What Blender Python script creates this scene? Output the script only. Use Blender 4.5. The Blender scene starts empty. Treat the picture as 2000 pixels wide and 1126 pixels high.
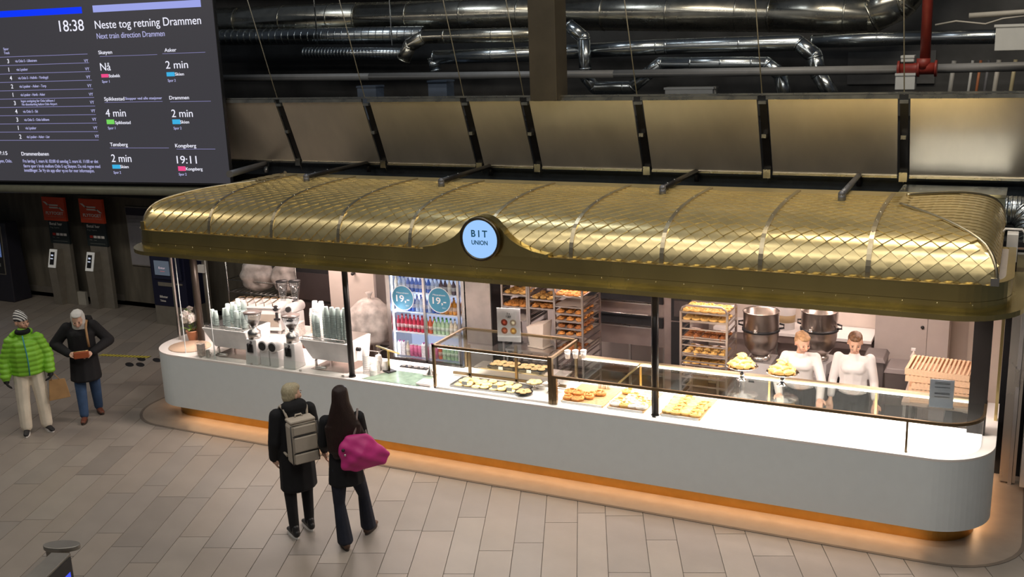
import bpy, bmesh, math, random
from math import pi, sin, cos, radians as rad
from mathutils import Vector, Matrix, Euler
random.seed(7)
SC = bpy.context.scene
COL = SC.collection

# ------------------------------------------------------------------ camera, world, lights, exposure
def make_camera():
    f, p, yaw, roll = 2000.16, 0.238896931, 0.466442615, -0.0360643430
    cp, sp, cy, sy, cr, sr = cos(p), sin(p), cos(yaw), sin(yaw), cos(roll), sin(roll)
    fwd = Vector((-sy*cp, cy*cp, -sp)); r = Vector((cy, sy, 0)); d = fwd.cross(r)
    right = r*cr - d*sr
    down = r*sr + d*cr
    m = Matrix((right, -down, -fwd)).transposed().to_4x4()
    m.translation = Vector((0, 0, 5.0))
    cam = bpy.data.cameras.new('camera'); cam.sensor_width = 36.0; cam.lens = f/2000*36
    cam.clip_start = 0.05; cam.clip_end = 200
    o = bpy.data.objects.new('camera', cam); COL.objects.link(o); o.matrix_world = m
    SC.camera = o
make_camera()
SC.view_settings.view_transform = 'Standard'; SC.view_settings.look = 'None'
SC.view_settings.gamma = 1.0; SC.view_settings.use_curve_mapping = False
SC.view_settings.exposure = 0.0
w = bpy.data.worlds.new('world'); SC.world = w; w.use_nodes = True
w.node_tree.nodes['Background'].inputs[0].default_value = (0.75, 0.85, 1.0, 1)
w.node_tree.nodes['Background'].inputs[1].default_value = 0.045

def area(name, loc, size, power, col=(1, 1, 1), rot=(0, 0, 0), spread=180):
    l = bpy.data.lights.new(name, 'AREA'); l.shape = 'RECTANGLE'; l.size, l.size_y = size
    l.energy = power; l.color = col; l.spread = rad(spread)
    o = bpy.data.objects.new(name, l); COL.objects.link(o); o.location = loc; o.rotation_euler = rot
    return o
# hall lighting: rows of long ceiling fittings over the concourse, seen only as reflections
for i, (x, y, pw) in enumerate([(-9, 2.0, 150), (-4.5, 2.6, 190), (0.5, 2.0, 210), (-11, 6.5, 90), (-5.5, 7.0, 120), (0.0, 7.0, 190)]):
    area('hall_light', (x, y, 9.5), (3.4, 0.5), pw*0.72, (1.0, 0.94, 0.85))
area('left_wall_fill', (-16.0, 8.2, 7.0), (5, 0.5), 135, (1.0, 0.88, 0.72))  # added fill lamp, brightens the ticket posts and left wall
# added lamps to brighten the roof band and duct zone
area('duct_zone_fill', (-7.5, 12.6, 9.0), (3, 0.6), 70, (0.85, 0.93, 1.0))
area('duct_zone_fill', (-1.0, 11.8, 8.5), (4, 0.6), 190, (1.0, 0.88, 0.70))
# kiosk: bright shop lighting under the canopy and the glow strip under the counter
for x in (-9.4, -8.0, -6.6, -5.2, -3.8, -2.4, -1.0):
    area('canopy_downlight', (x, 10.42, 2.34), (0.9, 0.25), 31, (1.0, 0.84, 0.76), spread=150)
for x in (-9.6, -7.6, -5.4, -3.2, -1.2):
    area('kitchen_downlight', (x, 12.35, 2.35), (1.0, 0.3), 24, (1.0, 0.77, 0.68), spread=160)
area('plinth_glow', (-5.4, 10.02, 0.185), (9.6, 0.05), 22, (1.0, 0.60, 0.32))
area('plinth_glow_right', (-0.14, 11.6, 0.185), (0.05, 2.2), 5, (1.0, 0.60, 0.32))
area('plinth_glow_left', (-10.7, 11.4, 0.185), (0.05, 2.0), 5, (1.0, 0.60, 0.32))

# ------------------------------------------------------------------ materials
MATS = {}
def mat(name, col, rough=0.5, metal=0.0, var=0.06, scale=8.0, emit=None, es=1.0, trans=0.0, alpha=None, bump=0.0, bscale=60.0, ior=1.45, stretch=None, coat=0.0, rvar=0.0, aniso=0.0, sub=0.0):
    if name in MATS: return MATS[name]
    m = bpy.data.materials.new(name); m.use_nodes = True
    nt = m.node_tree; b = nt.nodes['Principled BSDF']
    b.inputs['Roughness'].default_value = rough; b.inputs['Metallic'].default_value = metal
    b.inputs['Base Color'].default_value = (*col, 1)
    b.inputs['IOR'].default_value = ior
    if coat: b.inputs['Coat Weight'].default_value = coat
    if aniso: b.inputs['Anisotropic'].default_value = aniso
    if sub: b.inputs['Subsurface Weight'].default_value = sub; b.inputs['Subsurface Scale'].default_value = 0.02
    if trans: b.inputs['Transmission Weight'].default_value = trans
    if alpha is not None: b.inputs['Alpha'].default_value = alpha
    tc = nt.nodes.new('ShaderNodeTexCoord'); src = tc.outputs['Object']
    if stretch:
        mp = nt.nodes.new('ShaderNodeMapping'); mp.inputs['Scale'].default_value = stretch
        nt.links.new(src, mp.inputs[0]); src = mp.outputs[0]
    if var or rvar:
        n = nt.nodes.new('ShaderNodeTexNoise'); n.inputs['Scale'].default_value = scale; n.inputs['Detail'].default_value = 5
        nt.links.new(src, n.inputs[0])
        if var:
            r = nt.nodes.new('ShaderNodeValToRGB')
            r.color_ramp.elements[0].position = 0.3; r.color_ramp.elements[1].position = 0.7
            r.color_ramp.elements[0].color = (*[max(0, c*(1-var)) for c in col], 1)
            r.color_ramp.elements[1].color = (*[min(1, c*(1+var)) for c in col], 1)
            nt.links.new(n.outputs['Fac'], r.inputs[0]); nt.links.new(r.outputs[0], b.inputs['Base Color'])
        if rvar:
            mr = nt.nodes.new('ShaderNodeMapRange'); mr.inputs[3].default_value = rough-rvar; mr.inputs[4].default_value = rough+rvar
            nt.links.new(n.outputs['Fac'], mr.inputs[0]); nt.links.new(mr.outputs[0], b.inputs['Roughness'])
    if bump:
        n2 = nt.nodes.new('ShaderNodeTexNoise'); n2.inputs['Scale'].default_value = bscale; n2.inputs['Detail'].default_value = 4
        nt.links.new(src, n2.inputs[0])
        bp = nt.nodes.new('ShaderNodeBump'); bp.inputs['Strength'].default_value = bump; bp.inputs['Distance'].default_value = 0.01
        nt.links.new(n2.outputs['Fac'], bp.inputs['Height']); nt.links.new(bp.outputs[0], b.inputs['Normal'])
    if emit:
        b.inputs['Emission Color'].default_value = (*emit, 1); b.inputs['Emission Strength'].default_value = es
    MATS[name] = m
    return m

def glass(name, col=(0.96, 0.98, 0.97), fac=0.03, rough=0.0):
    """thin pane: mostly clear, with the reflection of a polished surface"""
    if name in MATS: return MATS[name]
    m = bpy.data.materials.new(name); m.use_nodes = True; nt = m.node_tree; nt.nodes.clear()
    o = nt.nodes.new('ShaderNodeOutputMaterial'); mx = nt.nodes.new('ShaderNodeMixShader')
    t = nt.nodes.new('ShaderNodeBsdfTransparent'); g = nt.nodes.new('ShaderNodeBsdfGlossy'); lw = nt.nodes.new('ShaderNodeLayerWeight'); pw = nt.nodes.new('ShaderNodeMath'); pw.operation = 'POWER'; pw.inputs[1].default_value = 5.0
    t.inputs[0].default_value = (*col, 1); g.inputs['Roughness'].default_value = rough
    ad = nt.nodes.new('ShaderNodeMath'); ad.operation = 'ADD'; ad.inputs[1].default_value = fac; ad.use_clamp = True
    nt.links.new(lw.outputs['Facing'], pw.inputs[0]); nt.links.new(pw.outputs[0], ad.inputs[0]); nt.links.new(ad.outputs[0], mx.inputs[0])
    nt.links.new(t.outputs[0], mx.inputs[1]); nt.links.new(g.outputs[0], mx.inputs[2]); nt.links.new(mx.outputs[0], o.inputs[0])
    MATS[name] = m
    return m

BRASS = mat('brushed_brass', (0.66, 0.53, 0.25), 0.30, 1.0, var=0.06, scale=6, rvar=0.05, aniso=0.3)
BRASS_B = mat('roof_brass', (0.84, 0.69, 0.36), 0.32, 0.86, var=0.05, scale=3, rvar=0.05)
BRASS_L = mat('rib_brass', (0.62, 0.53, 0.36), 0.36, 1.0, var=0.04)
BRASS_F = mat('fascia_brass', (0.72, 0.59, 0.25), 0.26, 1.0, var=0.10, scale=2.2, stretch=(1, 1, 0.3), rvar=0.05)
BRONZE = mat('bronze_frame', (0.26, 0.19, 0.11), 0.35, 0.9, var=0.08)
KICK = mat('kick_brass', (0.60, 0.36, 0.10), 0.32, 1.0, var=0.06)
STEEL = mat('stainless_steel', (0.62, 0.60, 0.58), 0.28, 1.0, var=0.04, scale=3, rvar=0.04, stretch=(1, 1, 0.4))
GALV = mat('galvanised_steel', (0.50, 0.54, 0.56), 0.26, 1.0, var=0.08, scale=3, rvar=0.05)
GALVW = mat('galvanised_warm', (0.62, 0.60, 0.52), 0.28, 1.0, var=0.12, scale=5, rvar=0.08)
PANEL = mat('brushed_panel', (0.80, 0.72, 0.60), 0.40, 0.85, var=0.12, scale=1.4, rvar=0.08, stretch=(1.2, 1, 0.5), bump=0.05, bscale=6)
WHITE = mat('white_lacquer', (0.76, 0.82, 0.84), 0.35, 0.0, var=0.015)
CTOP = mat('white_worktop', (0.86, 0.82, 0.79), 0.30, 0.0, var=0.02)
WPL = mat('white_plastic', (0.82, 0.80, 0.79), 0.35, 0.0, var=0.02)
BLK = mat('black_metal', (0.018, 0.016, 0.016), 0.35, 0.3, var=0.1)
BLKP = mat('black_plastic', (0.02, 0.02, 0.022), 0.4, 0.0, var=0.1)
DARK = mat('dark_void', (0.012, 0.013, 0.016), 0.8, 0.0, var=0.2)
CONC = mat('dark_concrete', (0.125, 0.112, 0.088), 0.85, 0.0, var=0.30, scale=1.6, stretch=(3, 3, 0.6), bump=0.3, bscale=12)
CONCG = mat('duct_wall_concrete', (0.10, 0.10, 0.10), 0.9, 0.0, var=0.35, scale=1.5, bump=0.2, bscale=14)
GLASS = glass('clear_glass')
ACRYL = glass('acrylic', (0.93, 0.95, 0.96), 0.07)
PINKW = mat('kitchen_wall_paint', (0.74, 0.66, 0.60), 0.6, var=0.02)
GREYP = mat('grey_painted_door', (0.52, 0.47, 0.44), 0.5, var=0.03)
BINP = mat('grey_bin_plastic', (0.16, 0.14, 0.135), 0.5, var=0.06)
SKIN = mat('skin', (0.62, 0.36, 0.25), 0.5, var=0.06, scale=20, sub=0.1)
SKIN2 = mat('skin_light', (0.66, 0.41, 0.30), 0.5, var=0.06, scale=20, sub=0.1)
BLUEBLK = mat('blue_black_beam', (0.035, 0.043, 0.052), 0.45, 0.4, var=0.15)
LEDW = mat('lit_white', (1, 1, 1), 0.5, emit=(1.0, 0.93, 0.84), es=3.0)

ORDN = ['first', 'second', 'third', 'fourth', 'fifth', 'sixth', 'seventh', 'eighth', 'ninth', 'tenth', 'eleventh', 'twelfth', 'thirteenth', 'fourteenth', 'fifteenth', 'sixteenth']
ROWN = ['front', 'second', 'third', 'fourth', 'fifth']
# ------------------------------------------------------------------ mesh helpers
class B:
    """collects shapes in one bmesh"""
    def __init__(s): s.b = bmesh.new(); s.M = Matrix()
    def _add(s, vs, fs, smooth=False):
        bv = [s.b.verts.new(s.M @ Vector(v)) for v in vs]
        for f in fs:
            try:
                ff = s.b.faces.new([bv[i] for i in f]); ff.smooth = smooth
            except ValueError: pass
        return s
    def box(s, x0, y0, z0, x1, y1, z1):
        if x0 > x1: x0, x1 = x1, x0
        if y0 > y1: y0, y1 = y1, y0
        if z0 > z1: z0, z1 = z1, z0
        v = [(x0,y0,z0),(x1,y0,z0),(x1,y1,z0),(x0,y1,z0),(x0,y0,z1),(x1,y0,z1),(x1,y1,z1),(x0,y1,z1)]
        return s._add(v, [(0,3,2,1),(4,5,6,7),(0,1,5,4),(1,2,6,5),(2,3,7,6),(3,0,4,7)])
    def hexa(s, bot, top):
        n = len(bot); v = list(bot)+list(top)
        f = [tuple(range(n-1, -1, -1)), tuple(range(n, 2*n))]+[(i, (i+1) % n, n+(i+1) % n, n+i) for i in range(n)]
        return s._add(v, f)
    def prism(s, pts, z0, z1, smooth=False):
        n = len(pts)
        v = [(x, y, z0) for x, y in pts]+[(x, y, z1) for x, y in pts]
        s._add(v, [tuple(range(n-1, -1, -1)), tuple(range(n, 2*n))])
        return s._add(v, [(i, (i+1) % n, n+(i+1) % n, n+i) for i in range(n)], smooth)
    def ring(s, outer, inner, z0, z1, ymax=None):
        n = len(outer)
        v = [(x, y, z) for z in (z0, z1) for L in (outer, inner) for x, y in L]
        f = []
        for i in range(n):
            j = (i+1) % n
            if ymax is not None and outer[i][1] > ymax and outer[j][1] > ymax: continue
            f += [(i, j, 2*n+j, 2*n+i), (n+j, n+i, 3*n+i, 3*n+j), (2*n+i, 2*n+j, 3*n+j, 3*n+i), (j, i, n+i, n+j)]
        return s._add(v, f)
    def tube(s, pts, r, n=8, close=False, caps=True):
        pts = [Vector(p) for p in pts]; m = len(pts); vs = []; rr = r if isinstance(r, (list, tuple)) else [r]*m
        prev = None
        for i, p in enumerate(pts):
            if close: t = (pts[(i+1) % m]-pts[i-1])
            else: t = (pts[min(i+1, m-1)]-pts[max(i-1, 0)])
            t.normalize()
            a = prev if prev is not None else (Vector((0, 0, 1)) if abs(t.z) < 0.9 else Vector((1, 0, 0)))
            u = (a-t*a.dot(t)); 
            if u.length < 1e-5: u = t.orthogonal()
            u.normalize(); prev = u; wv = t.cross(u)
            vs += [p+(u*cos(2*pi*k/n)+wv*sin(2*pi*k/n))*rr[i] for k in range(n)]
        f = []
        for i in range(m if close else m-1):
            j = (i+1) % m
            f += [(i*n+k, i*n+(k+1) % n, j*n+(k+1) % n, j*n+k) for k in range(n)]
        s._add(vs, f, True)
        if caps and not close: s._add(vs[:n], [tuple(range(n-1, -1, -1))]); s._add(vs[-n:], [tuple(range(n))])
        return s
    def cyl(s, p0, p1, r0, r1=None, n=16): return s.tube([p0, p1], [r0, r0 if r1 is None else r1], n)
    def lathe(s, prof, c=(0, 0, 0), n=20, smooth=True, sx=1, sy=1):
        vs = [(c[0]+r*sx*cos(2*pi*k/n), c[1]+r*sy*sin(2*pi*k/n), c[2]+z) for r, z in prof for k in range(n)]
        f = [(i*n+k, i*n+(k+1) % n, (i+1)*n+(k+1) % n, (i+1)*n+k) for i in range(len(prof)-1) for k in range(n)]
        s._add(vs, f, smooth)
        if prof[0][0] > 1e-4: s._add(vs[:n], [tuple(range(n-1, -1, -1))])
        if prof[-1][0] > 1e-4: s._add(vs[-n:], [tuple(range(n))])
        return s
    def ball(s, c, r, n=10, m=6):
        if not isinstance(r, (tuple, list)): r = (r, r, r)
        prof = [(sin(pi*i/m), -cos(pi*i/m)) for i in range(m+1)]
        vs = [(c[0]+a*r[0]*cos(2*pi*k/n), c[1]+a*r[1]*sin(2*pi*k/n), c[2]+z*r[2]) for a, z in prof for k in range(n)]
        return s._add(vs, [(i*n+k, i*n+(k+1) % n, (i+1)*n+(k+1) % n, (i+1)*n+k) for i in range(m) for k in range(n)], True)
    def blob(s, p0, r0, p1, r1=None):
        """convex hull of two balls (limb segment)"""
        r1 = r0 if r1 is None else r1
        t = bmesh.new()
        for p, r in ((p0, r0), (p1, r1)):
            if not isinstance(r, (tuple, list)): r = (r, r, r)
            bmesh.ops.create_icosphere(t, subdivisions=2, radius=1, matrix=Matrix.Translation(p) @ Matrix.Diagonal((*r, 1)))
        g = bmesh.ops.convex_hull(t, input=t.verts)
        bmesh.ops.delete(t, geom=list({v for v in g['geom_interior'] if isinstance(v, bmesh.types.BMVert)}), context='VERTS')
        vs = [v.co.copy() for v in t.verts]; idx = {v: i for i, v in enumerate(t.verts)}
        fs = [tuple(idx[v] for v in f.verts) for f in t.faces]; t.free()
        return s._add(vs, fs, True)
    def hull(s, balls):
        t = bmesh.new()
        for p, r in balls:
            if not isinstance(r, (tuple, list)): r = (r, r, r)
            bmesh.ops.create_icosphere(t, subdivisions=2, radius=1, matrix=Matrix.Translation(p) @ Matrix.Diagonal((*r, 1)))
        g = bmesh.ops.convex_hull(t, input=t.verts)
        bmesh.ops.delete(t, geom=list({v for v in g['geom_interior'] if isinstance(v, bmesh.types.BMVert)}), context='VERTS')
        vs = [v.co.copy() for v in t.verts]; idx = {v: i for i, v in enumerate(t.verts)}
        fs = [tuple(idx[v] for v in f.verts) for f in t.faces]; t.free()
        return s._add(vs, fs, True)
    def grid(s, fn, nu, nv, smooth=True, flip=False):
        vs = [fn(i/nu, j/nv) for j in range(nv+1) for i in range(nu+1)]; q = nu+1
        f = [(j*q+i, j*q+i+1, (j+1)*q+i+1, (j+1)*q+i) for j in range(nv) for i in range(nu)]
        if flip: f = [t[::-1] for t in f]
        return s._add(vs, f, smooth)
    def mesh(s, name, weld=True):
        if weld: bmesh.ops.remove_doubles(s.b, verts=s.b.verts, dist=1e-5)
        me = bpy.data.meshes.new(name); s.b.to_mesh(me); s.b.free()
        return me

def link(name, me, m, parent=None, loc=None, rot=None, label=None, bevel=0, kind=None):
    o = bpy.data.objects.new(name, me); COL.objects.link(o)
    if m is not None and len(me.materials) == 0: me.materials.append(m)
    if parent is not None: o.parent = parent
    if loc is not None: o.location = loc
    if rot is not None: o.rotation_euler = rot
    if label: o['label'] = label
    if kind: o['kind'] = kind
    if bevel:
        md = o.modifiers.new('bevel', 'BEVEL'); md.width = bevel; md.segments = 2; md.limit_method = 'ANGLE'; md.harden_normals = False
    return o
def part(name, b, m, parent, **k): return link(name, b.mesh(name), m, parent, **k)
def T(name, label, cat, loc=(0, 0, 0), rz=0, group=None, rx=0, ry=0):
    o = bpy.data.objects.new(name, None); COL.objects.link(o); o.location = loc; o.rotation_euler = (rx, ry, rz)
    o.empty_display_size = 0.1
    o['label'] = label; o['category'] = cat
    if group: o['group'] = group
    return o
def TM(name, b, m, label, cat, loc=(0, 0, 0), rz=0, group=None, bevel=0, kind=None, rot=None):
    o = link(name, b.mesh(name) if isinstance(b, B) else b, m, None, loc, rot or (0, 0, rz), bevel=bevel, kind=kind)
    o['label'] = label; o['category'] = cat
    if group: o['group'] = group
    return o
def S(name, b, m, bevel=0, parent=None):
    return link(name, b.mesh(name), m, parent, bevel=bevel, kind='structure' if parent is None else None)
def dup(o, loc=None, rz=None, label=None, group=None, parent=None, rot=None):
    c = o.copy(); COL.objects.link(c)
    if parent is not None: c.parent = parent
    if loc is not None: c.location = loc
    if rz is not None: c.rotation_euler = (0, 0, rz)
    if rot is not None: c.rotation_euler = rot
    if label: c['label'] = label
    if group: c['group'] = group
    for ch in list(o.children): dup(ch, parent=c)
    return c
FONTC = {}
def text(s, parent, m, loc, rot=(pi/2, 0, 0), h=0.1, wid=None, align='LEFT', name='lettering', depth=0.002, bold=0.0):
    cu = bpy.data.curves.new('t', 'FONT'); cu.body = s; cu.size = 1; cu.extrude = 0.01; cu.offset = bold; cu.align_x = 'LEFT'
    o = bpy.data.objects.new('t', cu); COL.objects.link(o)
    dg = bpy.context.evaluated_depsgraph_get(); dg.update()
    me = bpy.data.meshes.new_from_object(o.evaluated_get(dg)); bpy.data.objects.remove(o); bpy.data.curves.remove(cu)
    xs = [v.co.x for v in me.vertices]
    x0, x1 = min(xs), max(xs)
    sy = h/0.70; sx = (wid/(x1-x0)) if wid else sy
    off = 0 if align == 'LEFT' else -(x1-x0)/2
    for v in me.vertices:
        v.co = Vector(((v.co.x-x0+off)*sx, v.co.y*sy, v.co.z*depth/0.02))
    me.materials.clear(); me.name = name
    return link(name, me, m, parent, loc, rot)
def rrect(x0, y0, x1, y1, r, n=8, rb=None):
    """rounded rectangle outline, counter-clockwise; rb = radius of the back corners"""
    rb = r if rb is None else rb; P = []
    for cx, cy, a, q in ((x1-r, y0+r, -90, r), (x1-rb, y1-rb, 0, rb), (x0+rb, y1-rb, 90, rb), (x0+r, y0+r, 180, r)):
        for i in range(n+1):
            t = rad(a+90*i/n); P.append((cx+q*cos(t), cy+q*sin(t)))
    return P
# ------------------------------------------------------------------ setting: floor with stone tiles
CAMP = Vector((0, 0, 5.0)); _ci = SC.camera.matrix_world.inverted()
def screen(p):
    q = _ci @ Vector(p)
    if q.z >= -0.1: return None
    return (1000+2000*q.x/-q.z, 563-2000*q.y/-q.z, -q.z)
TH = rad(-22.45); FU = Vector((cos(TH), -sin(TH), 0)); FV = Vector((sin(TH), cos(TH), 0))
TONES = [mat('floor_stone_%s' % n, c, 0.42, 0.0, var=0.05, scale=3.5, bump=0.04, bscale=40, rvar=0.06) for n, c in
         (('beige', (0.255, 0.222, 0.190)), ('grey', (0.238, 0.212, 0.187)), ('dark', (0.212, 0.188, 0.165)), ('pale', (0.268, 0.238, 0.207)))]
TWT = [0, 0, 1, 3, 0, 1, 2, 3, 0, 1]
b = B(); b.box(-30, -6, -0.3, 8, 20, -0.012); FLOOR = S('floor', b, mat('floor_stone_plain', (0.26, 0.235, 0.21), 0.5))
b = B(); b.box(-27, 3, -0.0118, 3, 15.5, -0.009); part('grout_bed', b, mat('grout', (0.15, 0.132, 0.115), 0.9), FLOOR)
def build_tiles():
    rnd = random.Random(3); edges = []; x = -22.02+0.16-0.04
    u = 0.16
    ws = [0.40, 0.31]
    L = [0.16]; k = 0
    while L[-1] < 9: L.append(L[-1]+ws[k % 2]); k += 1
    R = [0.16]; k = 0
    while R[-1] > -20: R.append(R[-1]-[0.30, 0.345][k % 2]); k += 1
    us = sorted(set(L+R)); tiles = []
    for i in range(len(us)-1):
        v = 2.0+rnd.random()*0.9; 
        while v < 24:
            ln = rnd.choice([0.9, 1.2, 1.5]); tone = rnd.choice(TWT)
            c = FU*((us[i]+us[i+1])/2)+FV*(v+ln/2)
            inside = (-10.3 < c.x < -0.3 and 10.5 < c.y < 13.8)
            if c.y < 15.4 and c.x > -27 and c.y > -2 and c.x < 4 and not inside:
                s = screen(c)
                vis = s is not None and -60 < s[0] < 2060 and -60 < s[1] < 1200
                if vis: tiles.append((s[2], us[i], us[i+1], v, ln, tone))
                elif s is not None and -500 < s[0] < 2500 and s[1] < 1700: tiles.append((99+s[2], us[i], us[i+1], v, ln, tone))
            v += ln
    tiles.sort()
    cache = {}
    def hexbox(b, w, l, z0=-0.009, z1=0.0):
        g = 0.0025; q = 0.0015
        bot = [(-w/2+g, -l/2+g, z0), (w/2-g, -l/2+g, z0), (w/2-g, l/2-g, z0), (-w/2+g, l/2-g, z0)]
        top = [(-w/2+g+q, -l/2+g+q, z1), (w/2-g-q, -l/2+g+q, z1), (w/2-g-q, l/2-g-q, z1), (-w/2+g+q, l/2-g-q, z1)]
        b.hexa(bot, top)
    rest = [B() for _ in TONES]
    for n, (d, a, c, v, ln, tone) in enumerate(tiles):
        cen = FU*((a+c)/2)+FV*(v+ln/2)
        if n < 300:
            key = (round(c-a, 2), ln, tone)
            if key not in cache:
                bb = B(); hexbox(bb, c-a, ln); me = bb.mesh('tile'); me.materials.append(TONES[tone]); cache[key] = me
            link('tile', cache[key], None, FLOOR, cen, (0, 0, -TH))
            bpy.context.scene.collection
        else:
            rest[tone].M = Matrix.Translation(cen) @ Matrix.Rotation(-TH, 4, 'Z'); hexbox(rest[tone], c-a, ln)
    for t, bb in zip(TONES, rest):
        o = part('tile', bb, t, FLOOR, kind='stuff')
build_tiles()
# flush stone border around the kiosk
o_ = rrect(-11.15, 9.68, 0.28, 13.9, 0.75, 10, 0.3); i_ = rrect(-10.50, 10.16, -0.20, 13.4, 0.45, 10, 0.3)
b = B(); b.ring(o_, i_, -0.012, 0.0035); S('trim_1', b, mat('border_stone', (0.30, 0.25, 0.205), 0.40, var=0.08, scale=6, rvar=0.06))
o2 = rrect(-11.19, 9.64, 0.32, 13.94, 0.79, 10, 0.3)
b = B(); b.ring(o2, o_, -0.012, 0.0045); S('trim_2', b, mat('border_edge', (0.15, 0.125, 0.105), 0.5, var=0.1))

# ------------------------------------------------------------------ setting: walls, beam, ceiling zone
b = B(); b.box(-27, 14.6, 0, -10.45, 14.9, 2.6); S('wall_left', b, CONC)
b = B(); b.box(-27, 14.58, 0.09, -16.2, 14.62, 0.22); b.box(-27, 14.60, 0.0, -10.7, 14.61, 0.09); S('baseboard_left', b, mat('baseboard', (0.16, 0.145, 0.125), 0.6))
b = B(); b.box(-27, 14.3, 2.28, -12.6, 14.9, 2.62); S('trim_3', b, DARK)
b = B(); b.box(-30, 17.4, 2.4, 8, 17.7, 9.0); S('wall_back', b, CONCG)
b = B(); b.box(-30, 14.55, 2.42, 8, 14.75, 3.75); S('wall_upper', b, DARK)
b = B(); b.box(-13.5, 14.28, 2.82, 3, 14.5, 3.06); b.box(-13.5, 14.24, 3.02, 3, 14.3, 3.05); S('trim_4', b, BLUEBLK)
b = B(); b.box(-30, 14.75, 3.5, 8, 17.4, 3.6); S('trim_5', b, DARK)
b = B(); b.box(-10.45, 14.0, 0, 0.2, 14.12, 2.45); S('wall_kitchen', b, PINKW)
b = B(); b.box(0.16, 12.1, 0, 0.26, 14.0, 2.45); b.box(-0.45,13.96,0,0.16,14.0,2.45); S('wall_right', b, mat('warm_white_wall', (0.82, 0.74, 0.66), 0.6, var=0.02))
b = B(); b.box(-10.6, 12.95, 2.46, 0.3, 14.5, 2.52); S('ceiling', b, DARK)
b = B(); b.box(-10.25, 10.85, -0.011, -0.25, 13.99, 0.006); S('floor_kitchen', b, mat('kitchen_floor', (0.085, 0.07, 0.06), 0.4, var=0.1))
b = B(); b.box(0.24, 11.68, 0.05, 1.6, 11.74, 2.15); d = S('door_1', b, mat('white_door', (0.74, 0.70, 0.66), 0.5, var=0.02))
b = B(); b.box(0.30, 11.66, 0.0, 1.5, 11.68, 0.09); link('kick_board', b.mesh('kick_board'), mat('pale_grey_paint', (0.55, 0.52, 0.48), 0.5), d)
b = B(); b.box(0.10, 12.0, 2.1, 1.6, 12.1, 2.95); S('wall_side', b, mat('pale_concrete', (0.52, 0.47, 0.42), 0.8, var=0.15, scale=6, bump=0.2))
b = B(); b.box(-0.03, 12.08, 0, 0.24, 12.12, 2.6); S('gap_shade', b, DARK)  # near-black sheet painting the shade in the gaps beside the metal post
# square column in front of the duct zone
b = B(); b.box(-6.42, 13.55, 4.12, -6.0, 13.95, 9.5); S('trim_7', b, mat('column_steel', (0.11, 0.09, 0.062), 0.5, 0.5, var=0.15, scale=2), bevel=0.008)
# small grey conduit boxes and rail stuff behind the panels
def hanger_clips(): pass

# inclined reflector panels above the kiosk, each lifted on its own wires
SEP = [-13.3, -11.11, -9.375, -7.59, -6.59, -4.85, -3.12, -1.365, 0.62]
wheres = ['darkest brushed metal screen panel beside the departure board', 'brushed metal screen panel crossed by a pale streak of light', 'dull brushed metal screen panel above the left third of the roof', 'narrowest brushed metal screen panel, left of the square column foot',
          'brushed metal screen panel under the square column', 'brushed metal screen panel under the flat white box', 'brushed metal screen panel left of the red pipe', 'palest brushed metal screen panel at the far right']
def incl(t): return 13.70+0.42*t, 4.14-1.05*t     # along the slope, 0 top .. 1 bottom
for i in range(8):
    x0, x1 = SEP[i]+0.075, SEP[i+1]-0.075
    t = T('metal_screen_panel', wheres[i], 'panel', ((x0+x1)/2, 13.70, 4.14), group=None)
    hw = (x1-x0)/2
    def face(u, v, hw=hw): y, z = incl(v); return (-hw+2*hw*u, y-13.7, z-4.14)
    b = B(); b.hexa([(-hw, 0, 0), (hw, 0, 0), (hw, 0.03, 0.01), (-hw, 0.03, 0.01)][::-1], [(-hw, 0.42, -1.05), (hw, 0.42, -1.05), (hw, 0.45, -1.04), (-hw, 0.45, -1.04)][::-1]); part('face_sheet', b, PANEL, t)
    b = B(); b.box(-hw-0.02, -0.03, -0.03, hw+0.02, 0.01, 0.02); part('top_rail', b, GALVW, t)
    b = B(); b.box(-hw, 0.40, -1.075, hw, 0.44, -1.045); part('bottom_rail', b, GALVW, t)
b = B(); b.box(-12.95, 13.68, 4.165, 3, 13.73, 4.19); TM('top_bar', b, GALVW, 'long pale metal bar running along the top of all the screen panels', 'bar')
swh = ['left end by the departure board', 'second gap, beside the streaked panel', 'third gap from the departure board', 'gap just left of the square column', 'gap just right of the square column', 'gap right of the flat white box', 'gap below the red pipe']
for i in range(1, 8):
    x = SEP[i]
    t = T('panel_hanger', 'narrow dark hanger strip and wire in the %s' % swh[i-1], 'hanger', (x, 13.7, 4.14))
    b = B(); b.hexa([(-0.05, 0.06, -0.08), (0.05, 0.06, -0.08), (0.05, 0.1, -0.08), (-0.05, 0.1, -0.08)], [(-0.05, 0.47, -1.08), (0.05, 0.47, -1.08), (0.05, 0.51, -1.08), (-0.05, 0.51, -1.08)]); part('strip', b, BLK, t)
    b = B(); b.box(-0.05, 0.0, -0.09, 0.05, 0.06, -0.05); part('clip', b, GALVW, t); b = B(); b.box(-0.05, 0.38, -1.12, 0.05, 0.44, -1.0); part('clip', b, GALVW, t); b = B(); b.box(-0.03, 0.15, -0.55, 0.03, 0.24, -0.5); part('clip', b, GALVW, t)
    b = B(); b.tube([(0, 0, 0.02), (-0.06, -0.75, 2.5)], 0.0075, 6); part('wire', b, mat('pale_wire', (0.45, 0.42, 0.34), 0.5, 0.3), t)
    b = B(); b.tube([(0, 0.43, -1.08), (0.0, 0.5, -1.2)], 0.006, 6); part('tail', b, GALVW, t)

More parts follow.
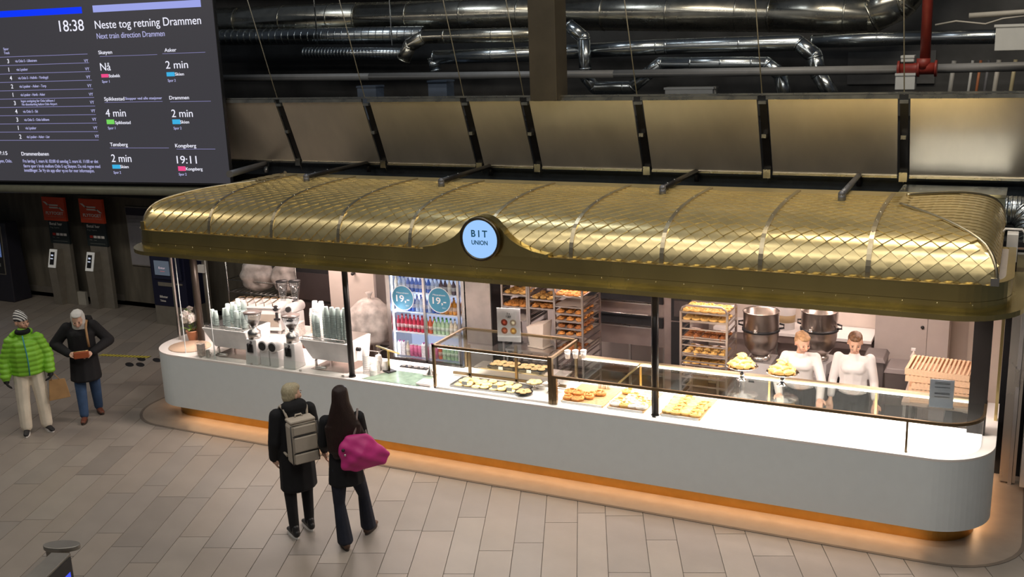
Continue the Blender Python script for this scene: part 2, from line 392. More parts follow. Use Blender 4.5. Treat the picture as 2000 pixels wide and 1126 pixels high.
# ------------------------------------------------------------------ ducts and pipes
def duct(name, label, pts, r, m, y, seams=0.4, cat='duct', n=20):
    """pts in x,z at depth y (or x,y,z)"""
    P = [Vector((p[0], y, p[1])) if len(p) == 2 else Vector(p) for p in pts]
    t = T(name, label, cat, tuple(P[0]))
    P = [p-P[0] for p in P]
    b = B()
    for i in range(len(P)-1):
        b.tube([P[i], P[i+1]], r, n, caps=True)
    for i in range(1, len(P)-1): b.ball(P[i], r, n, 10)
    part('shell', b, m, t)
    if seams:
        b = B()
        for i in range(len(P)-1):
            d = P[i+1]-P[i]; L = d.length; k = max(1, int(L/seams)); d.normalize()
            for j in range(k+1):
                c = P[i]+d*min(L, j*seams+0.02); b.tube([c-d*0.012, c+d*0.012], r*1.025, n)
        part('seam_ring', b, m, t, kind='stuff')
    return t
duct('ventilation_duct', 'widest dark silver duct running along the top behind the column, bending up at right', [(-15, 5.53), (-11.1, 5.47), (-7.4, 5.39), (-3.6, 5.23), (-2.14, 5.15), (-1.75, 5.33), (-1.1, 6.2)], 0.27, GALVW, 16.2, 1.1)
duct('ventilation_duct', 'wide dark duct highest of all, cut by the top edge above the column', [(-16, 6.45), (-7.4, 5.95), (-2.9, 5.85)], 0.27, GALVW, 16.9, 1.1)
duct('ventilation_duct', 'shiny duct left of the column with an elbow turning down at its left end', [(-6.9, 5.045), (-9.12, 5.085), (-9.42, 4.95), (-9.56, 4.72)], 0.115, GALVW, 15.2, 0.9)
duct('ventilation_duct', 'dim long duct behind the wire by the departure board', [(-14.5, 5.23), (-9.5, 5.12)], 0.15, GALV, 15.85, 0.15)
duct('ventilation_duct', 'middle bluish duct that elbows down left of the red pipe', [(-8.96, 4.74), (-7.14, 4.75), (-6.17, 4.78), (-4.92, 4.80), (-2.98, 4.80), (-2.74, 4.62), (-2.68, 4.38), (-2.45, 4.0)], 0.115, GALV, 15.2, 1.1)
duct('ventilation_duct', 'short duct elbow dropping under the left end of the bluish duct', [(-8.98, 4.74), (-8.93, 4.52)], 0.10, GALV, 15.2, 0.1)
fd_ = duct('flexible_duct', 'dim ribbed flexible duct hanging behind the left elbow', [(-11.93, 4.88), (-9.79, 4.81)], 0.105, GALV, 15.6, 0.07)
for x in (0.3, 1.9): b = B(); b.box(x-0.008, -0.008, 0.08, x+0.008, 0.008, 1.1); part('hanger_rod', b, GALV, fd_)
duct('drain_pipe', 'long thin grey pipe running the whole width above the screen panels', [(-14, 4.49), (-10, 4.46), (-5.6, 4.43), (-1.59, 4.42), (1.5, 4.44)], 0.06, mat('grey_pipe', (0.22, 0.22, 0.22), 0.5, 0.1), 14.8, 0, 'pipe')
duct('ventilation_duct', 'U-shaped duct dropping beside the column and rising again to the right', [(-6.42, 5.18), (-6.16, 4.98), (-6.13, 4.39), (-5.98, 4.22), (-5.39, 4.22), (-5.13, 4.42), (-4.93, 4.56), (-3.36, 4.53), (-3.16, 4.38), (-3.08, 4.0)], 0.10, GALV, 14.98, 0.45)
duct('ventilation_duct', 'straight bright duct passing behind the red pipe to the white box', [(-2.9, 4.80), (-1.39, 4.81), (0.2, 4.79)], 0.10, GALV, 15.8, 0.9)
RED = mat('red_paint', (0.20, 0.025, 0.018), 0.45, 0.0, var=0.15)
t = T('sprinkler_pipe', 'dark red sprinkler pipe dropping to a flanged tee at upper right', 'pipe', (-1.21, 14.45, 4.44))
b = B(); b.cyl((-0.0, 0, 0), (-0.03, 0, 2.5), 0.065); part('riser', b, RED, t)
b = B(); b.cyl((-0.30, 0, 0), (0.14, 0, 0), 0.075); b.cyl((-0.02, 0, 0), (-0.02, 0, 0.13), 0.085); part('tee', b, RED, t)
for x in (-0.33, -0.09, 0.12): b = B(); b.cyl((x, 0, 0), (x+0.03, 0, 0), 0.105); part('flange', b, RED, t)
GB = mat('pale_box', (0.46, 0.47, 0.47), 0.5, var=0.04)
for nm, lb, x0, z0, x1, z1, y in (('valve_box', 'small white box hanging under the red tee', -1.55, 4.18, -1.31, 4.38, 14.35), ('valve_motor', 'small white cap piece sitting on the red tee', -1.5, 4.53, -1.34, 4.6, 14.4),
                               ('control_box', 'large white box cut by the right edge beside the bright duct', -0.40, 4.65, 0.6, 4.95, 14.1),
                               ('junction_box', 'small blue-grey box left, behind the second panel wire', -10.42, 3.6, -10.03, 4.29, 15.0), ('junction_box', 'small blue-grey box above the dull panel, hung on a thin rod', -8.99, 3.6, -8.63, 4.36, 15.0),
                               ('flat_unit', 'flat white unit box standing just behind the panel bar', -4.87, 3.6, -4.14, 4.20, 15.0)):
    t = T(nm, lb, 'box', ((x0+x1)/2, y, z0)); hw = (x1-x0)/2; h = z1-z0
    b = B(); b.box(-hw, 0, 0, hw, 0.25, h); part('casing', b, GB if 'blue' not in lb else mat('blue_grey_box', (0.12, 0.15, 0.20), 0.5), t, bevel=0.006)
    b = B(); b.box(-hw*1.04, -0.01, h-0.02, hw*1.04, 0.26, h+0.01); part('lid', b, GB if 'blue' not in lb else mat('blue_grey_box', (0.12, 0.15, 0.20), 0.5), t)
for x, lb, c, r in ((-0.95, 'thick grey', (0.35, 0.34, 0.32), 0.03), (-0.72, 'white', (0.5, 0.5, 0.48), 0.018), (-0.62, 'thin orange', (0.40, 0.14, 0.06), 0.018), (-0.52, 'dark', (0.12, 0.12, 0.13), 0.02), (-0.40, 'pale', (0.42, 0.40, 0.36), 0.03), (-0.20, 'yellowish', (0.42, 0.36, 0.22), 0.025)):
    b = B(); b.tube([(0, 0, 0), (0.0, 0, 0.5), (0.03, 0, 0.9)], r, 8); TM('vertical_pipe', b, mat('pipe_'+lb.replace(' ', '_'), c, 0.5), '%s upright pipe in the cluster right of the red pipe' % lb, 'pipe', (x, 15.4, 3.6))
b = B(); b.tube([(-1.15, 14.9, 4.98), (-0.9, 14.9, 5.02), (-0.55, 14.9, 4.97), (-0.35, 14.9, 5.03), (0.4, 14.9, 5.1)], 0.012, 6); TM('cable', b, mat('pale_cable', (0.4, 0.38, 0.34), 0.5), 'loose pale cable sagging beside the red pipe', 'cable')
b = B(); b.tube([(-0.75, 14.9, 5.08), (0.6, 14.9, 5.12)], 0.035, 8); TM('conduit', b, mat('pale_cable', (0.4, 0.38, 0.34), 0.5), 'short pale conduit above the large white box', 'pipe')
b = B(); b.box(-2.6, 17.34, 4.1, -1.3, 17.395, 4.6); TM('board', b, mat('board_grey', (0.16, 0.16, 0.16), 0.8, var=0.1), 'grey board fixed to the wall behind the thin grey pipe', 'board')
# brackets carrying the back of the roof
for k, (bx, ex) in enumerate(((-10.1, -11.9), (-8.75, -9.74), (-6.62, -7.45), (-3.68, -4.14), (-1.69, -1.92))):
    lab = ['thickest grey pipe arm beside the departure board corner', 'black pipe arm above the left end of the roof', 'black pipe arm behind the roof left of the lit sign', 'black pipe arm behind the roof right of the column', 'grey pipe arm above the right end of the roof'][k]
    t = T('roof_arm', lab, 'pipe', (bx, 11.25, 3.2)); d = Vector((ex-bx, 2.95, -0.19)) if k else Vector((ex-bx, 2.95, -0.25))
    s = Vector((0, 0, 0.07)); r = 0.035 if k else 0.05
    b = B(); b.tube([s, s+d], r, 8); part('tube', b, mat('arm_grey', (0.16, 0.16, 0.17), 0.45, 0.6) if k in (0, 4) else BLK, t)
    if k:
        b = B(); b.tube([s, s+Vector((0, 0, -0.08))], r*1.15, 8); b.ball(s, r*1.2); part('elbow', b, mat('arm_grey', (0.16, 0.16, 0.17), 0.45, 0.6), t)
        b = B(); [b.tube([s+d*f+Vector((0, 0, 0.04)), Vector(((s+d*f).x, (s+d*f).y, 0.01))], 0.012, 6) for f in (0.12, 0.30)]; part('support_pin', b, GALV, t)
    b = B(); b.ball(s+d, r*1.5); b.tube([s+d, s+d+Vector((0, 0, -0.15))], r, 8); part('end_fitting', b, GALV if k == 0 else BLK, t)
# plenum and duct behind the right end of the roof
t = T('plenum_box', 'galvanised metal box behind the right end of the roof', 'box', (-0.42, 13.3, 2.525))
b = B(); b.box(-0.9, 0, 0, 0.28, 0.6, 0.47); part('casing', b, mat('zinc_sheet', (0.36, 0.40, 0.36), 0.35, 0.7, var=0.1), t); b = B(); b.box(-0.91, -0.02, 0.45, 0.29, 0.62, 0.485); part('rim', b, GALV, t)
duct('ventilation_duct', 'fat curved duct leaving the metal box at the right edge', [(-0.14, 13.35, 2.82), (0.02, 13.35, 2.82), (0.12, 13.3, 2.74), (0.2, 13.2, 2.5)], 0.17, GALV, 0, 0.05)
t = T('meter_cabinet', 'small white cabinet with a bent pipe on the right roof edge', 'box', (-0.02, 11.9, 2.5)); b = B(); b.box(-0.06, 0, 0, 0.05, 0.2, 0.30); part('casing', b, WPL, t, bevel=0.005)
b = B(); b.tube([(-0.12, 0.1, 0.28), (-0.08, 0.1, 0.34), (0.08, 0.1, 0.34), (0.11, 0.1, 0.30), (0.11, 0.1, 0.2)], 0.012, 8); part('bent_pipe', b, WPL, t)
# tall metal post at the right side of the kiosk
t = T('door_track', 'tall ribbed aluminium post between kiosk and white door', 'post', (0.11, 11.84, 0))
b = B(); b.box(-0.075, 0, 0.02, 0.015, 0.12, 2.6); part('wide_channel', b, STEEL, t); b = B(); b.box(0.012, -0.03, 0, 0.05, 0.1, 2.6); part('narrow_channel', b, mat('aluminium', (0.55, 0.55, 0.56), 0.4, 0.9), t)
b = B(); b.box(0.055, -0.01, 0.02, 0.085, 0.12, 2.6); part('edge_channel', b, STEEL, t); b = B(); b.box(0.0, -0.05, 1.15, 0.04, -0.03, 1.35); part('lock_plate', b, STEEL, t)

# ------------------------------------------------------------------ departure screen
SCR = mat('screen_dark', (0.015, 0.015, 0.02), 0.35, emit=(0.50, 0.48, 0.56), es=0.085, var=0)
EW = mat('screen_white', (0, 0, 0), 0.5, emit=(0.88, 0.88, 1.0), es=1.0, var=0); EB = mat('screen_lilac', (0, 0, 0), 0.5, emit=(0.58, 0.58, 0.98), es=0.8, var=0)
EC = {'w': EW, 'b': EB, 'red': mat('screen_red', (0, 0, 0), 0.5, emit=(0.95, 0.08, 0.28), es=0.9, var=0), 'cyan': mat('screen_cyan', (0, 0, 0), 0.5, emit=(0.05, 0.48, 0.85), es=0.9, var=0),
      'green': mat('screen_green', (0, 0, 0), 0.5, emit=(0.20, 0.75, 0.13), es=0.9, var=0), 'blue': mat('screen_blue', (0, 0, 0), 0.5, emit=(0.0, 0.035, 0.95), es=1.0, var=0), 'ln': mat('screen_line', (0, 0, 0), 0.5, emit=(0.22, 0.21, 0.42), es=1.0, var=0), 'pale': mat('screen_pale', (0, 0, 0), 0.5, emit=(0.33, 0.37, 0.80), es=1.0, var=0)}
t = T('departure_board', 'huge dark departure screen of train times hung above the ticket posts', 'screen', (-12.18, 13.59, 2.75), rad(7.3488)); DB = t
b = B(); b.box(-8.2, 0.0, -0.03, 0.0, 0.07, 3.30); part('housing', b, BLKP, t)
b = B(); b.box(-8.18, -0.006, 0.0, -0.015, 0.0, 3.27); part('display', b, SCR, t)
b = B(); b.box(-8.1, -0.012, 2.94, -2.68, -0.006, 3.05); part('blue_bar', b, EC['blue'], t)
b = B(); b.box(-2.44, -0.012, 2.945, -0.24, -0.006, 3.06); part('pale_bar', b, EC['pale'], t)
b = B()
for z, x, _ in [(2.25, -2.68, 0), (2.1, -2.67, 0), (1.95, -2.67, 0), (1.8, -2.66, 0), (1.65, -2.66, 0), (1.5, -2.66, 0), (1.35, -2.66, 0), (1.2, -2.67, 0), (1.05, -2.67, 0), (0.9, -2.67, 0), (0.75, -2.68, 0)]: b.box(-8.1, -0.011, z-0.005, x, -0.006, z+0.005)
for x0, x1, z in [(-2.42, -1.22, 2.2), (-1.11, -0.25, 2.21), (-2.44, -1.22, 1.41), (-1.06, -0.24, 1.4), (-2.45, -1.2, 0.61), (-1.04, -0.25, 0.59)]: b.box(x0, -0.011, z-0.004, x1, -0.006, z+0.004)
part('ruled_line', b, EC['ln'], t, kind='stuff')
for x0, z0, x1, z1, c in [(-2.44, 1.84, -2.29, 1.9, 'red'), (-1.07, 1.83, -0.91, 1.9, 'cyan'), (-2.45, 1.03, -2.29, 1.11, 'green'), (-1.06, 1.02, -0.9, 1.1, 'cyan'), (-2.45, 0.24, -2.28, 0.31, 'cyan'), (-1.05, 0.21, -0.9, 0.29, 'red')]:
    b = B(); b.box(x0, -0.012, z0, x1, -0.006, z1); part('line_badge', b, EC[c], t, label='%s line badge' % c)
TXT = [('18:38', -3.21, 2.65, 0.53, 0.191, 'w'), ('Neste tog retning Drammen', -2.44, 2.67, 2.17, 0.137, 'w'), ('Next train direction Drammen', -2.43, 2.5, 1.41, 0.095, 'b'), ('Skøyen', -2.44, 2.24, 0.29, 0.061, 'w'), ('Asker', -1.06, 2.24, 0.24, 0.059, 'w'), ('Nå', -2.44, 1.96, 0.22, 0.131, 'w'), ('2 min', -1.07, 1.96, 0.45, 0.128, 'w'), ('Stabekk', -2.28, 1.84, 0.24, 0.053, 'w'), ('Skien', -0.9, 1.84, 0.18, 0.051, 'w'), ('Spor 1', -2.44, 1.75, 0.16, 0.044, 'b'), ('Spor 2', -1.06, 1.74, 0.16, 0.043, 'b'), ('Spikkestad', -2.44, 1.44, 0.43, 0.062, 'w'), ('Stopper ved alle stasjoner', -1.99, 1.45, 0.77, 0.044, 'b'), ('Drammen', -1.07, 1.44, 0.4, 0.061, 'w'), ('4 min', -2.45, 1.16, 0.43, 0.134, 'w'), ('2 min', -1.06, 1.14, 0.43, 0.131, 'w'), ('Spikkestad', -2.27, 1.03, 0.33, 0.054, 'w'), ('Skien', -0.9, 1.03, 0.18, 0.053, 'w'), ('Spor 1', -2.44, 0.94, 0.16, 0.045, 'b'), ('Spor 2', -1.05, 0.93, 0.16, 0.044, 'b'), ('Tønsberg', -2.44, 0.64, 0.38, 0.064, 'w'), ('Kongsberg', -1.06, 0.62, 0.43, 0.062, 'w'), ('2 min', -2.45, 0.36, 0.43, 0.137, 'w'), ('19:11', -1.06, 0.34, 0.41, 0.134, 'w'), ('Skien', -2.28, 0.25, 0.18, 0.055, 'w'), ('Kongsberg', -0.89, 0.22, 0.34, 0.054, 'w'), ('Spor 2', -2.44, 0.15, 0.16, 0.046, 'b'), ('Spor 2', -1.05, 0.13, 0.16, 0.045, 'b'), ('Spor', -4.53, 2.37, 0.12, 0.045, 'b'), ('Track', -4.53, 2.3, 0.13, 0.045, 'b'), ('3', -4.48, 2.14, 0.06, 0.072, 'w'), ('via Oslo S - Lillestrøm', -4.3, 2.15, 0.49, 0.045, 'b'), ('VY', -2.77, 2.11, 0.09, 0.053, 'b'), ('1', -4.48, 1.99, 0.06, 0.073, 'w'), ('via Lysaker', -4.3, 2.0, 0.26, 0.045, 'b'), ('VY', -2.77, 1.97, 0.09, 0.053, 'b'), ('4', -4.48, 1.84, 0.06, 0.073, 'w'), ('via Oslo S - Hellvik - Ytrebygd', -4.29, 1.85, 0.68, 0.045, 'b'), ('VY', -2.77, 1.83, 0.09, 0.053, 'b'), ('2', -4.48, 1.69, 0.06, 0.073, 'w'), ('via Lysaker - Asker - Torp', -4.29, 1.7, 0.61, 0.046, 'b'), ('VY', -2.77, 1.68, 0.09, 0.053, 'b'), ('1', -4.47, 1.54, 0.06, 0.073, 'w'), ('via Lysaker - Høvik - Asker', -4.29, 1.55, 0.56, 0.046, 'b'), ('VY', -2.76, 1.53, 0.09, 0.054, 'b'), ('3', -4.47, 1.39, 0.06, 0.074, 'w'), ('Ingen avstigning før Oslo lufthavn /', -4.3, 1.44, 0.77, 0.041, 'b'), ('No disembarking before Oslo Airport', -4.29, 1.38, 0.8, 0.041, 'b'), ('VY', -2.76, 1.39, 0.09, 0.054, 'b'), ('4', -4.47, 1.24, 0.06, 0.074, 'w'), ('via Oslo S - Ski', -4.29, 1.25, 0.34, 0.046, 'b'), ('VY', -2.76, 1.24, 0.09, 0.054, 'b'), ('3', -4.47, 1.09, 0.06, 0.074, 'w'), ('via Oslo S - Oslo lufthavn', -4.29, 1.1, 0.57, 0.046, 'b'), ('VY', -2.76, 1.09, 0.09, 0.054, 'b'), ('1', -4.46, 0.94, 0.06, 0.075, 'w'), ('via Lysaker', -4.29, 0.95, 0.25, 0.047, 'b'), ('VY', -2.76, 0.94, 0.09, 0.054, 'b'), ('2', -4.46, 0.78, 0.06, 0.075, 'w'), ('via Lysaker - Asker - Lier', -4.29, 0.79, 0.53, 0.047, 'b'), ('VY', -2.75, 0.79, 0.09, 0.055, 'b'), ('Drammenbanen', -4.47, 0.47, 0.63, 0.066, 'w'), ('Fra lørdag 1. mars kl. 02:00 til søndag 2. mars kl. 11:00 er det', -4.46, 0.34, 1.71, 0.057, 'b'), ('færre spor i bruk mellom Oslo S og Skøyen. Du må regne med', -4.46, 0.25, 1.74, 0.057, 'b'), ('innstillinger. Se Vy sin app eller vy.no for mer informasjon.', -4.46, 0.17, 1.6, 0.057, 'b'), ('17:15', -5.04, 0.48, 0.24, 0.067, 'w'), ('øyen, Oslo.', -5.05, 0.34, 0.33, 0.058, 'b')]
for s, x, z, wd, h, c in TXT: text(s, t, EC[c], (x, -0.010, z), h=h, wid=wd if len(s) > 1 else None, bold=0.006 if h < 0.08 else 0.0)
for x in (-3.15, -3.0, -2.9): pass
b = B(); b.tube([(-8.2, 0.12, -0.17), (0.35, 0.12, -0.17)], 0.085, 14); TM('support_beam', b, mat('green_grey_tube', (0.17, 0.175, 0.13), 0.45, var=0.1), 'grey-green rounded beam under the departure screen', 'beam', (-12.18, 13.59, 2.75), rad(7.3488))
t = T('cable_tray', 'toothed dark cable tray along the top of the departure screen', 'tray', (-12.18, 13.59, 6.1), rad(7.3488))
b = B(); b.box(-8.0, -0.05, 0.0, -2.4, 0.1, 0.03); part('rail', b, GALV, t)
b = B(); [b.box(-8+0.09*i, -0.06, -0.09, -8+0.09*i+0.03, -0.03, 0.0) for i in range(60)]; part('tooth', b, GALV, t, kind='stuff')
# ------------------------------------------------------------------ kiosk canopy with its scaled brass roof
PROF = [(0, 2.69), (.003, 2.75), (.012, 2.80), (.03, 2.865), (.06, 2.925), (.10, 2.975), (.16, 3.025), (.24, 3.063), (.34, 3.095), (.46, 3.123), (.60, 3.148), (.78, 3.168), (1.0, 3.185), (1.26, 3.197), (1.85, 3.20)]
def build_prof(kx, upto):
    P = [(0.0, PROF[0][0], PROF[0][1])]
    pts = [(u*kx, z) for u, z in PROF if u <= upto+1e-6]; out = [(0.0,)+pts[0]]
    for a, c in zip(pts, pts[1:]): out.append((out[-1][0]+math.hypot(c[0]-a[0], c[1]-a[1]), c[0], c[1]))
    return out
def prof_at(P, s):
    s = max(0, min(P[-1][0]-1e-6, s))
    for a, c in zip(P, P[1:]):
        if s <= c[0]:
            t = (s-a[0])/(c[0]-a[0]); return a[1]+(c[1]-a[1])*t, a[2]+(c[2]-a[2])*t
    return P[-1][1], P[-1][2]
def prof_n(P, s):
    a = prof_at(P, s-0.03); c = prof_at(P, s+0.03); dx, dz = c[0]-a[0], c[1]-a[1]; L = math.hypot(dx, dz) or 1
    return -dz/L, dx/L        # outward (toward smaller u) , up
DX0, DX1, DY0, DY1 = -10.50, -0.12, 9.93, 12.98
KX = 1.0/1.26
CAN = T('kiosk_canopy', 'brass canopy with a scaled vaulted roof and deep fascia over the white counter', 'canopy', (-5.4, 11.4, 2.38))
OC = Vector((-5.4, 11.4, 2.38))
class BW(B):       # world coordinates into the canopy's frame
    def __init__(s): super().__init__(); s.M = Matrix.Translation(-OC)
b = BW(); b.prism(rrect(-10.9, 9.72, 0.14, 11.74, 0.65, 12, 0.02), 2.385, 2.435); part('lip', b, BRASS_F, CAN)
b = BW(); b.prism(rrect(-10.72, 9.9, -0.04, 11.7, 0.5, 10, 0.02), 2.365, 2.384); b.box(-10.7, 11.7, 2.365, 0.0, 12.94, 2.455); part('soffit', b, mat('soffit_white', (0.7, 0.66, 0.62), 0.5), CAN)
fo = rrect(-10.80, 9.87, 0.01, 11.74, 0.5, 12, 0.02); fi = rrect(-10.74, 9.93, -0.05, 11.7, 0.44, 12, 0.02)
fo2 = rrect(-10.804, 9.866, 0.014, 11.744, 0.504, 12, 0.02)
b = BW(); b.ring(fo2, fi, 2.435, 2.528); part('lower_fascia', b, BRASS_F, CAN)
b = BW(); b.ring(fo, fi, 2.530, 2.685); part('upper_fascia', b, BRASS_F, CAN)
b = BW(); b.ring(rrect(-10.81, 9.86, 0.02, 11.745, 0.51, 12, 0.02), fi, 2.685, 2.694); part('fascia_cap', b, BRASS, CAN)
b = BW(); b.prism(rrect(-10.78, 9.9, -0.01, 11.72, 0.47, 10, 0.02), 2.66, 2.682); b.box(-10.6, 11.7, 2.5, -0.12, 13.0, 2.682); part('gutter_deck', b, mat('grey_trim_sheet', (0.45, 0.40, 0.37), 0.5, 0.3), CAN)
sc = BW(); sc.M = Matrix.Translation(-OC) @ Matrix.Translation((0, 9.864, 2.508)) @ Matrix.Rotation(pi/2, 4, 'X')
b = BW()
for i in range(34): b.ball((-10.2+0.3*i, 9.864, 2.508), (0.006, 0.004, 0.006), 6, 4)
part('screw', b, mat('bright_screw', (0.9, 0.85, 0.7), 0.2, 1.0, var=0), CAN, kind='stuff')
# vaulted deck under the scales
def hip(t):    # profile point t -> corner ring
    u, z = PROF[t]; return u, u*KX, z
b = BW(); rings = []
nP = 14
for t in range(nP):
    u, ux, z = hip(t); rings.append([(DX0+ux, DY0+u, z-0.006), (DX1-ux, DY0+u, z-0.006), (DX1-ux, DY1-u, z-0.006), (DX0+ux, DY1-u, z-0.006)])
for a, c in zip(rings, rings[1:]):
    for k in range(4):
        j = (k+1) % 4; b._add([a[k], a[j], c[j], c[k]], [(0, 1, 2, 3)], False)
b._add(rings[-1], [(0, 1, 2, 3)])
part('roof_deck', b, BRASS_B, CAN)
PF = build_prof(1.0, 1.85); PE = build_prof(KX, 1.26)
SW = 1.0141/6; SH = 0.150; ROW = SH/2
def scale_shape(P, s, frame, jig, half=None):
    """diamond plate; frame(x, u, z) -> world ; half: -1/1 keeps one side only"""
    vs = []; fs = []
    rows = [(-1, 0, .017), (-.5, .5, .014), (0, 1, .009), (.5, .5, .004), (.92, .08, .001)]
    idx = []
    for f, wd, lift in rows:
        ss = s+f*SH/2*1.04; u, z = prof_at(P, ss); nu, nz = prof_n(P, ss); lift = lift*(1.0 if P is PF and s < 0.6 else 0.6)+jig*f
        r = []
        for k in ((0,) if wd == 0 else (-1, 0, 1)):
            r.append(len(vs)); vs.append(frame(k*wd*SW/2*0.985, u+nu*lift, z+nz*lift))
        idx.append(r)
    b0, r1, r2, r3, r4 = idx
    fs += [(b0[0], r1[1], r1[0]), (b0[0], r1[2], r1[1])]
    for a, c in ((r1, r2), (r2, r3), (r3, r4)):
        fs += [(a[0], a[1], c[1], c[0]), (a[1], a[2], c[2], c[1])]
    # folded lower lips
    lip = []
    for f, wd in ((0, -1), (-.5, -.5), (-1, 0), (-.5, .5), (0, 1)):
        ss = s+f*SH/2*1.04; u, z = prof_at(P, ss); nu, nz = prof_n(P, ss)
        lip.append(len(vs)); vs.append(frame(wd*SW/2*0.985, u-nu*0.004, z-nz*0.004))
    base = [r2[0], r1[0], b0[0], r1[2], r2[2]]; edge = []
    for e in base: edge.append(len(vs)); vs.append(tuple(vs[e]))
    for k in range(4): fs.append((edge[k], edge[k+1], lip[k+1], lip[k]))
    return vs, fs
SCALES = []; CACHE = {}; rnd = random.Random(5)
def add_scale(side, r, s, pos):
    SCALES.append((side, r, s, pos))
nrow = int(PF[-1][0]/ROW)
for r in range(nrow):
    s = 0.03+ROW*r; u, z = prof_at(PF, s); ux = min(u*KX, 1.0)
    n = int(11/SW); x = -0.196+ (SW/2 if r % 2 else 0) - 1.014*11
    while x < 0.2:
        x += SW
        if DX0+ux+SW*0.2 < x < DX1-ux-SW*0.2: add_scale('F', r, s, (x, DY0, 0))
nre = int(PE[-1][0]/ROW)
for r in range(nre):
    s = 0.03+ROW*r; ux, z = prof_at(PE, s); u = ux/KX
    y = DY0+(SW/2 if r % 2 else 0)-SW
    while y < DY1:
        y += SW
        if DY0+u+SW*0.25 < y < DY1-u-SW*0.25:
            add_scale('R', r, s, (DX1, y, 0)); add_scale('L', r, s, (DX0, y, 0))
def frame_of(side, pos, local=False):
    px, py, _ = (0, 0, 0) if local else pos
    if side == 'F': return lambda x, u, z: (px+x, py+u, z)
    if side == 'R': return lambda x, u, z: (px-u, py+x, z)
    return lambda x, u, z: (px+u, py-x, z)
def rank(q):
    side, r, s, pos = q; P = PF if side == 'F' else PE; u, z = prof_at(P, s); nu, nz = prof_n(P, s)
    c = Vector(frame_of(side, pos)(0, u, z)); n = Vector(frame_of(side, (0, 0, 0))(0, nu, nz))
    d = CAMP-c; k = d.normalized().dot(n); return -max(0, k)/d.length_squared
SCALES.sort(key=rank)
rest = BW(); rest.M = Matrix.Translation(-OC)
for n, q in enumerate(SCALES):
    side, r, s, pos = q; P = PF if side == 'F' else PE; jig = (n % 3-1)*0.0012
    if n < 298:
        key = (side, r, n % 3)
        if key not in CACHE:
            bb = B(); vs, fs = scale_shape(P, s, frame_of(side, None, True), jig); bb._add(vs, fs if side == 'F' else [f for f in fs], True); CACHE[key] = bb.mesh('scale', False); CACHE[key].materials.append(BRASS_B)
        link('scale', CACHE[key], None, CAN, Vector(pos)-OC)
    else:
        vs, fs = scale_shape(P, s, frame_of(side, pos), jig); rest._add(vs, fs, True)
link('scale', rest.mesh('scale', False), BRASS_B, CAN, kind='stuff')
# brass straps over the vault and along the hips
def strap(path, w, side):
    """path of (pos, normal); side vector across"""
    b = BW(); vs = []
    for p, n in path:
        p = Vector(p); n = Vector(n)
        vs += [p-side*w/2+n*0.002, p-side*w/2+n*0.020, p+side*w/2+n*0.020, p+side*w/2+n*0.002]
    f = []
    for i in range(len(path)-1):
        f += [(4*i+k, 4*i+k+1, 4*i+5+k, 4*i+4+k) for k in range(3)]
    b._add(vs, f, False); return b
def fpt(P, s, fr): u, z = prof_at(P, s); nu, nz = prof_n(P, s); return fr(0, u, z), fr(0, nu, nz)
for k in range(9):
    x = -9.34+1.0141*k
    fr = lambda a, u, z: (x+a, DY0+u, z)
    pth = []
    for i in range(40):
        s = PF[-1][0]*i/39; u, z = prof_at(PF, s); nu, nz = prof_n(PF, s); pth.append(((x, DY0+u, z), (0, nu, nz)))
    part('rib', strap(pth, 0.045, Vector((1, 0, 0))), BRASS_L, CAN)
    b = BW()
    for i in (9, 14, 19, 26): p = Vector(pth[i][0])+Vector(pth[i][1])*0.022; b.ball(p, 0.008, 6, 4)
    part('rib_screw', b, MATS['bright_screw'], CAN, kind='stuff')
for cx, sx in ((DX1, -1), (DX0, 1)):
    for cy, sy in ((DY0, 1), (DY1, -1)):
        b = BW(); pp = []
        for i in range(36):
            s = PF[-1][0]*0.70*i/35; u, z = prof_at(PF, s); pp.append(Vector((cx+sx*u*KX, cy+sy*u, z+0.010)))
        b.tube(pp, 0.017, 6); part('hip_bead', b, BRASS_L, CAN)
b = BW(); b.box(DX1-0.05, DY0-0.03, 2.69, DX1+0.02, DY0+0.05, 2.76); part('corner_shoe', b, STEEL, CAN)
b = BW(); b.box(DX0-0.03, DY0-0.02, 2.69, DX0+0.04, DY0+0.06, 2.80); part('corner_shoe', b, BRASS, CAN)
# posts standing on the counter and carrying the canopy
for x, y, r, m in ((-7.34, 10.03, 0.037, BLK), (-3.38, 10.075, 0.040, BLK)):
    b = BW(); b.cyl((x, y, 0.951), (x, y, 2.366), r); part('post', b, m, CAN)
    b = BW(); b.cyl((x, y, 0.951), (x, y, 0.965), r*1.25); part('post_base', b, m, CAN)
b = BW(); b.box(-0.30, 10.72, 0.951, -0.13, 10.82, 2.366); part('corner_post', b, mat('dark_glossy_post', (0.04, 0.036, 0.034), 0.25, 0.5), CAN)
b = BW(); b.cyl((-10.36, 10.62, 0.951), (-10.36, 10.62, 2.366), 0.05); part('corner_post', b, mat('brown_grey_post', (0.07, 0.055, 0.045), 0.35, 0.4), CAN)
b = BW(); b.box(-0.06, 11.2, 0.951, -0.03, 11.26, 2.366); part('side_mullion', b, BRASS, CAN)
b = BW(); b.box(-10.74, 10.55, 0.951, -10.71, 10.58, 2.366); part('side_mullion', b, STEEL, CAN)
for x, y in ((-9.55, 10.0), (-10.15, 10.08)):
    b = BW(); b.box(x-0.005, y-0.005, 0.951, x+0.005, y+0.005, 2.366); part('glass_edge', b, mat('pale_glass_edge', (0.75, 0.8, 0.8), 0.2), CAN)
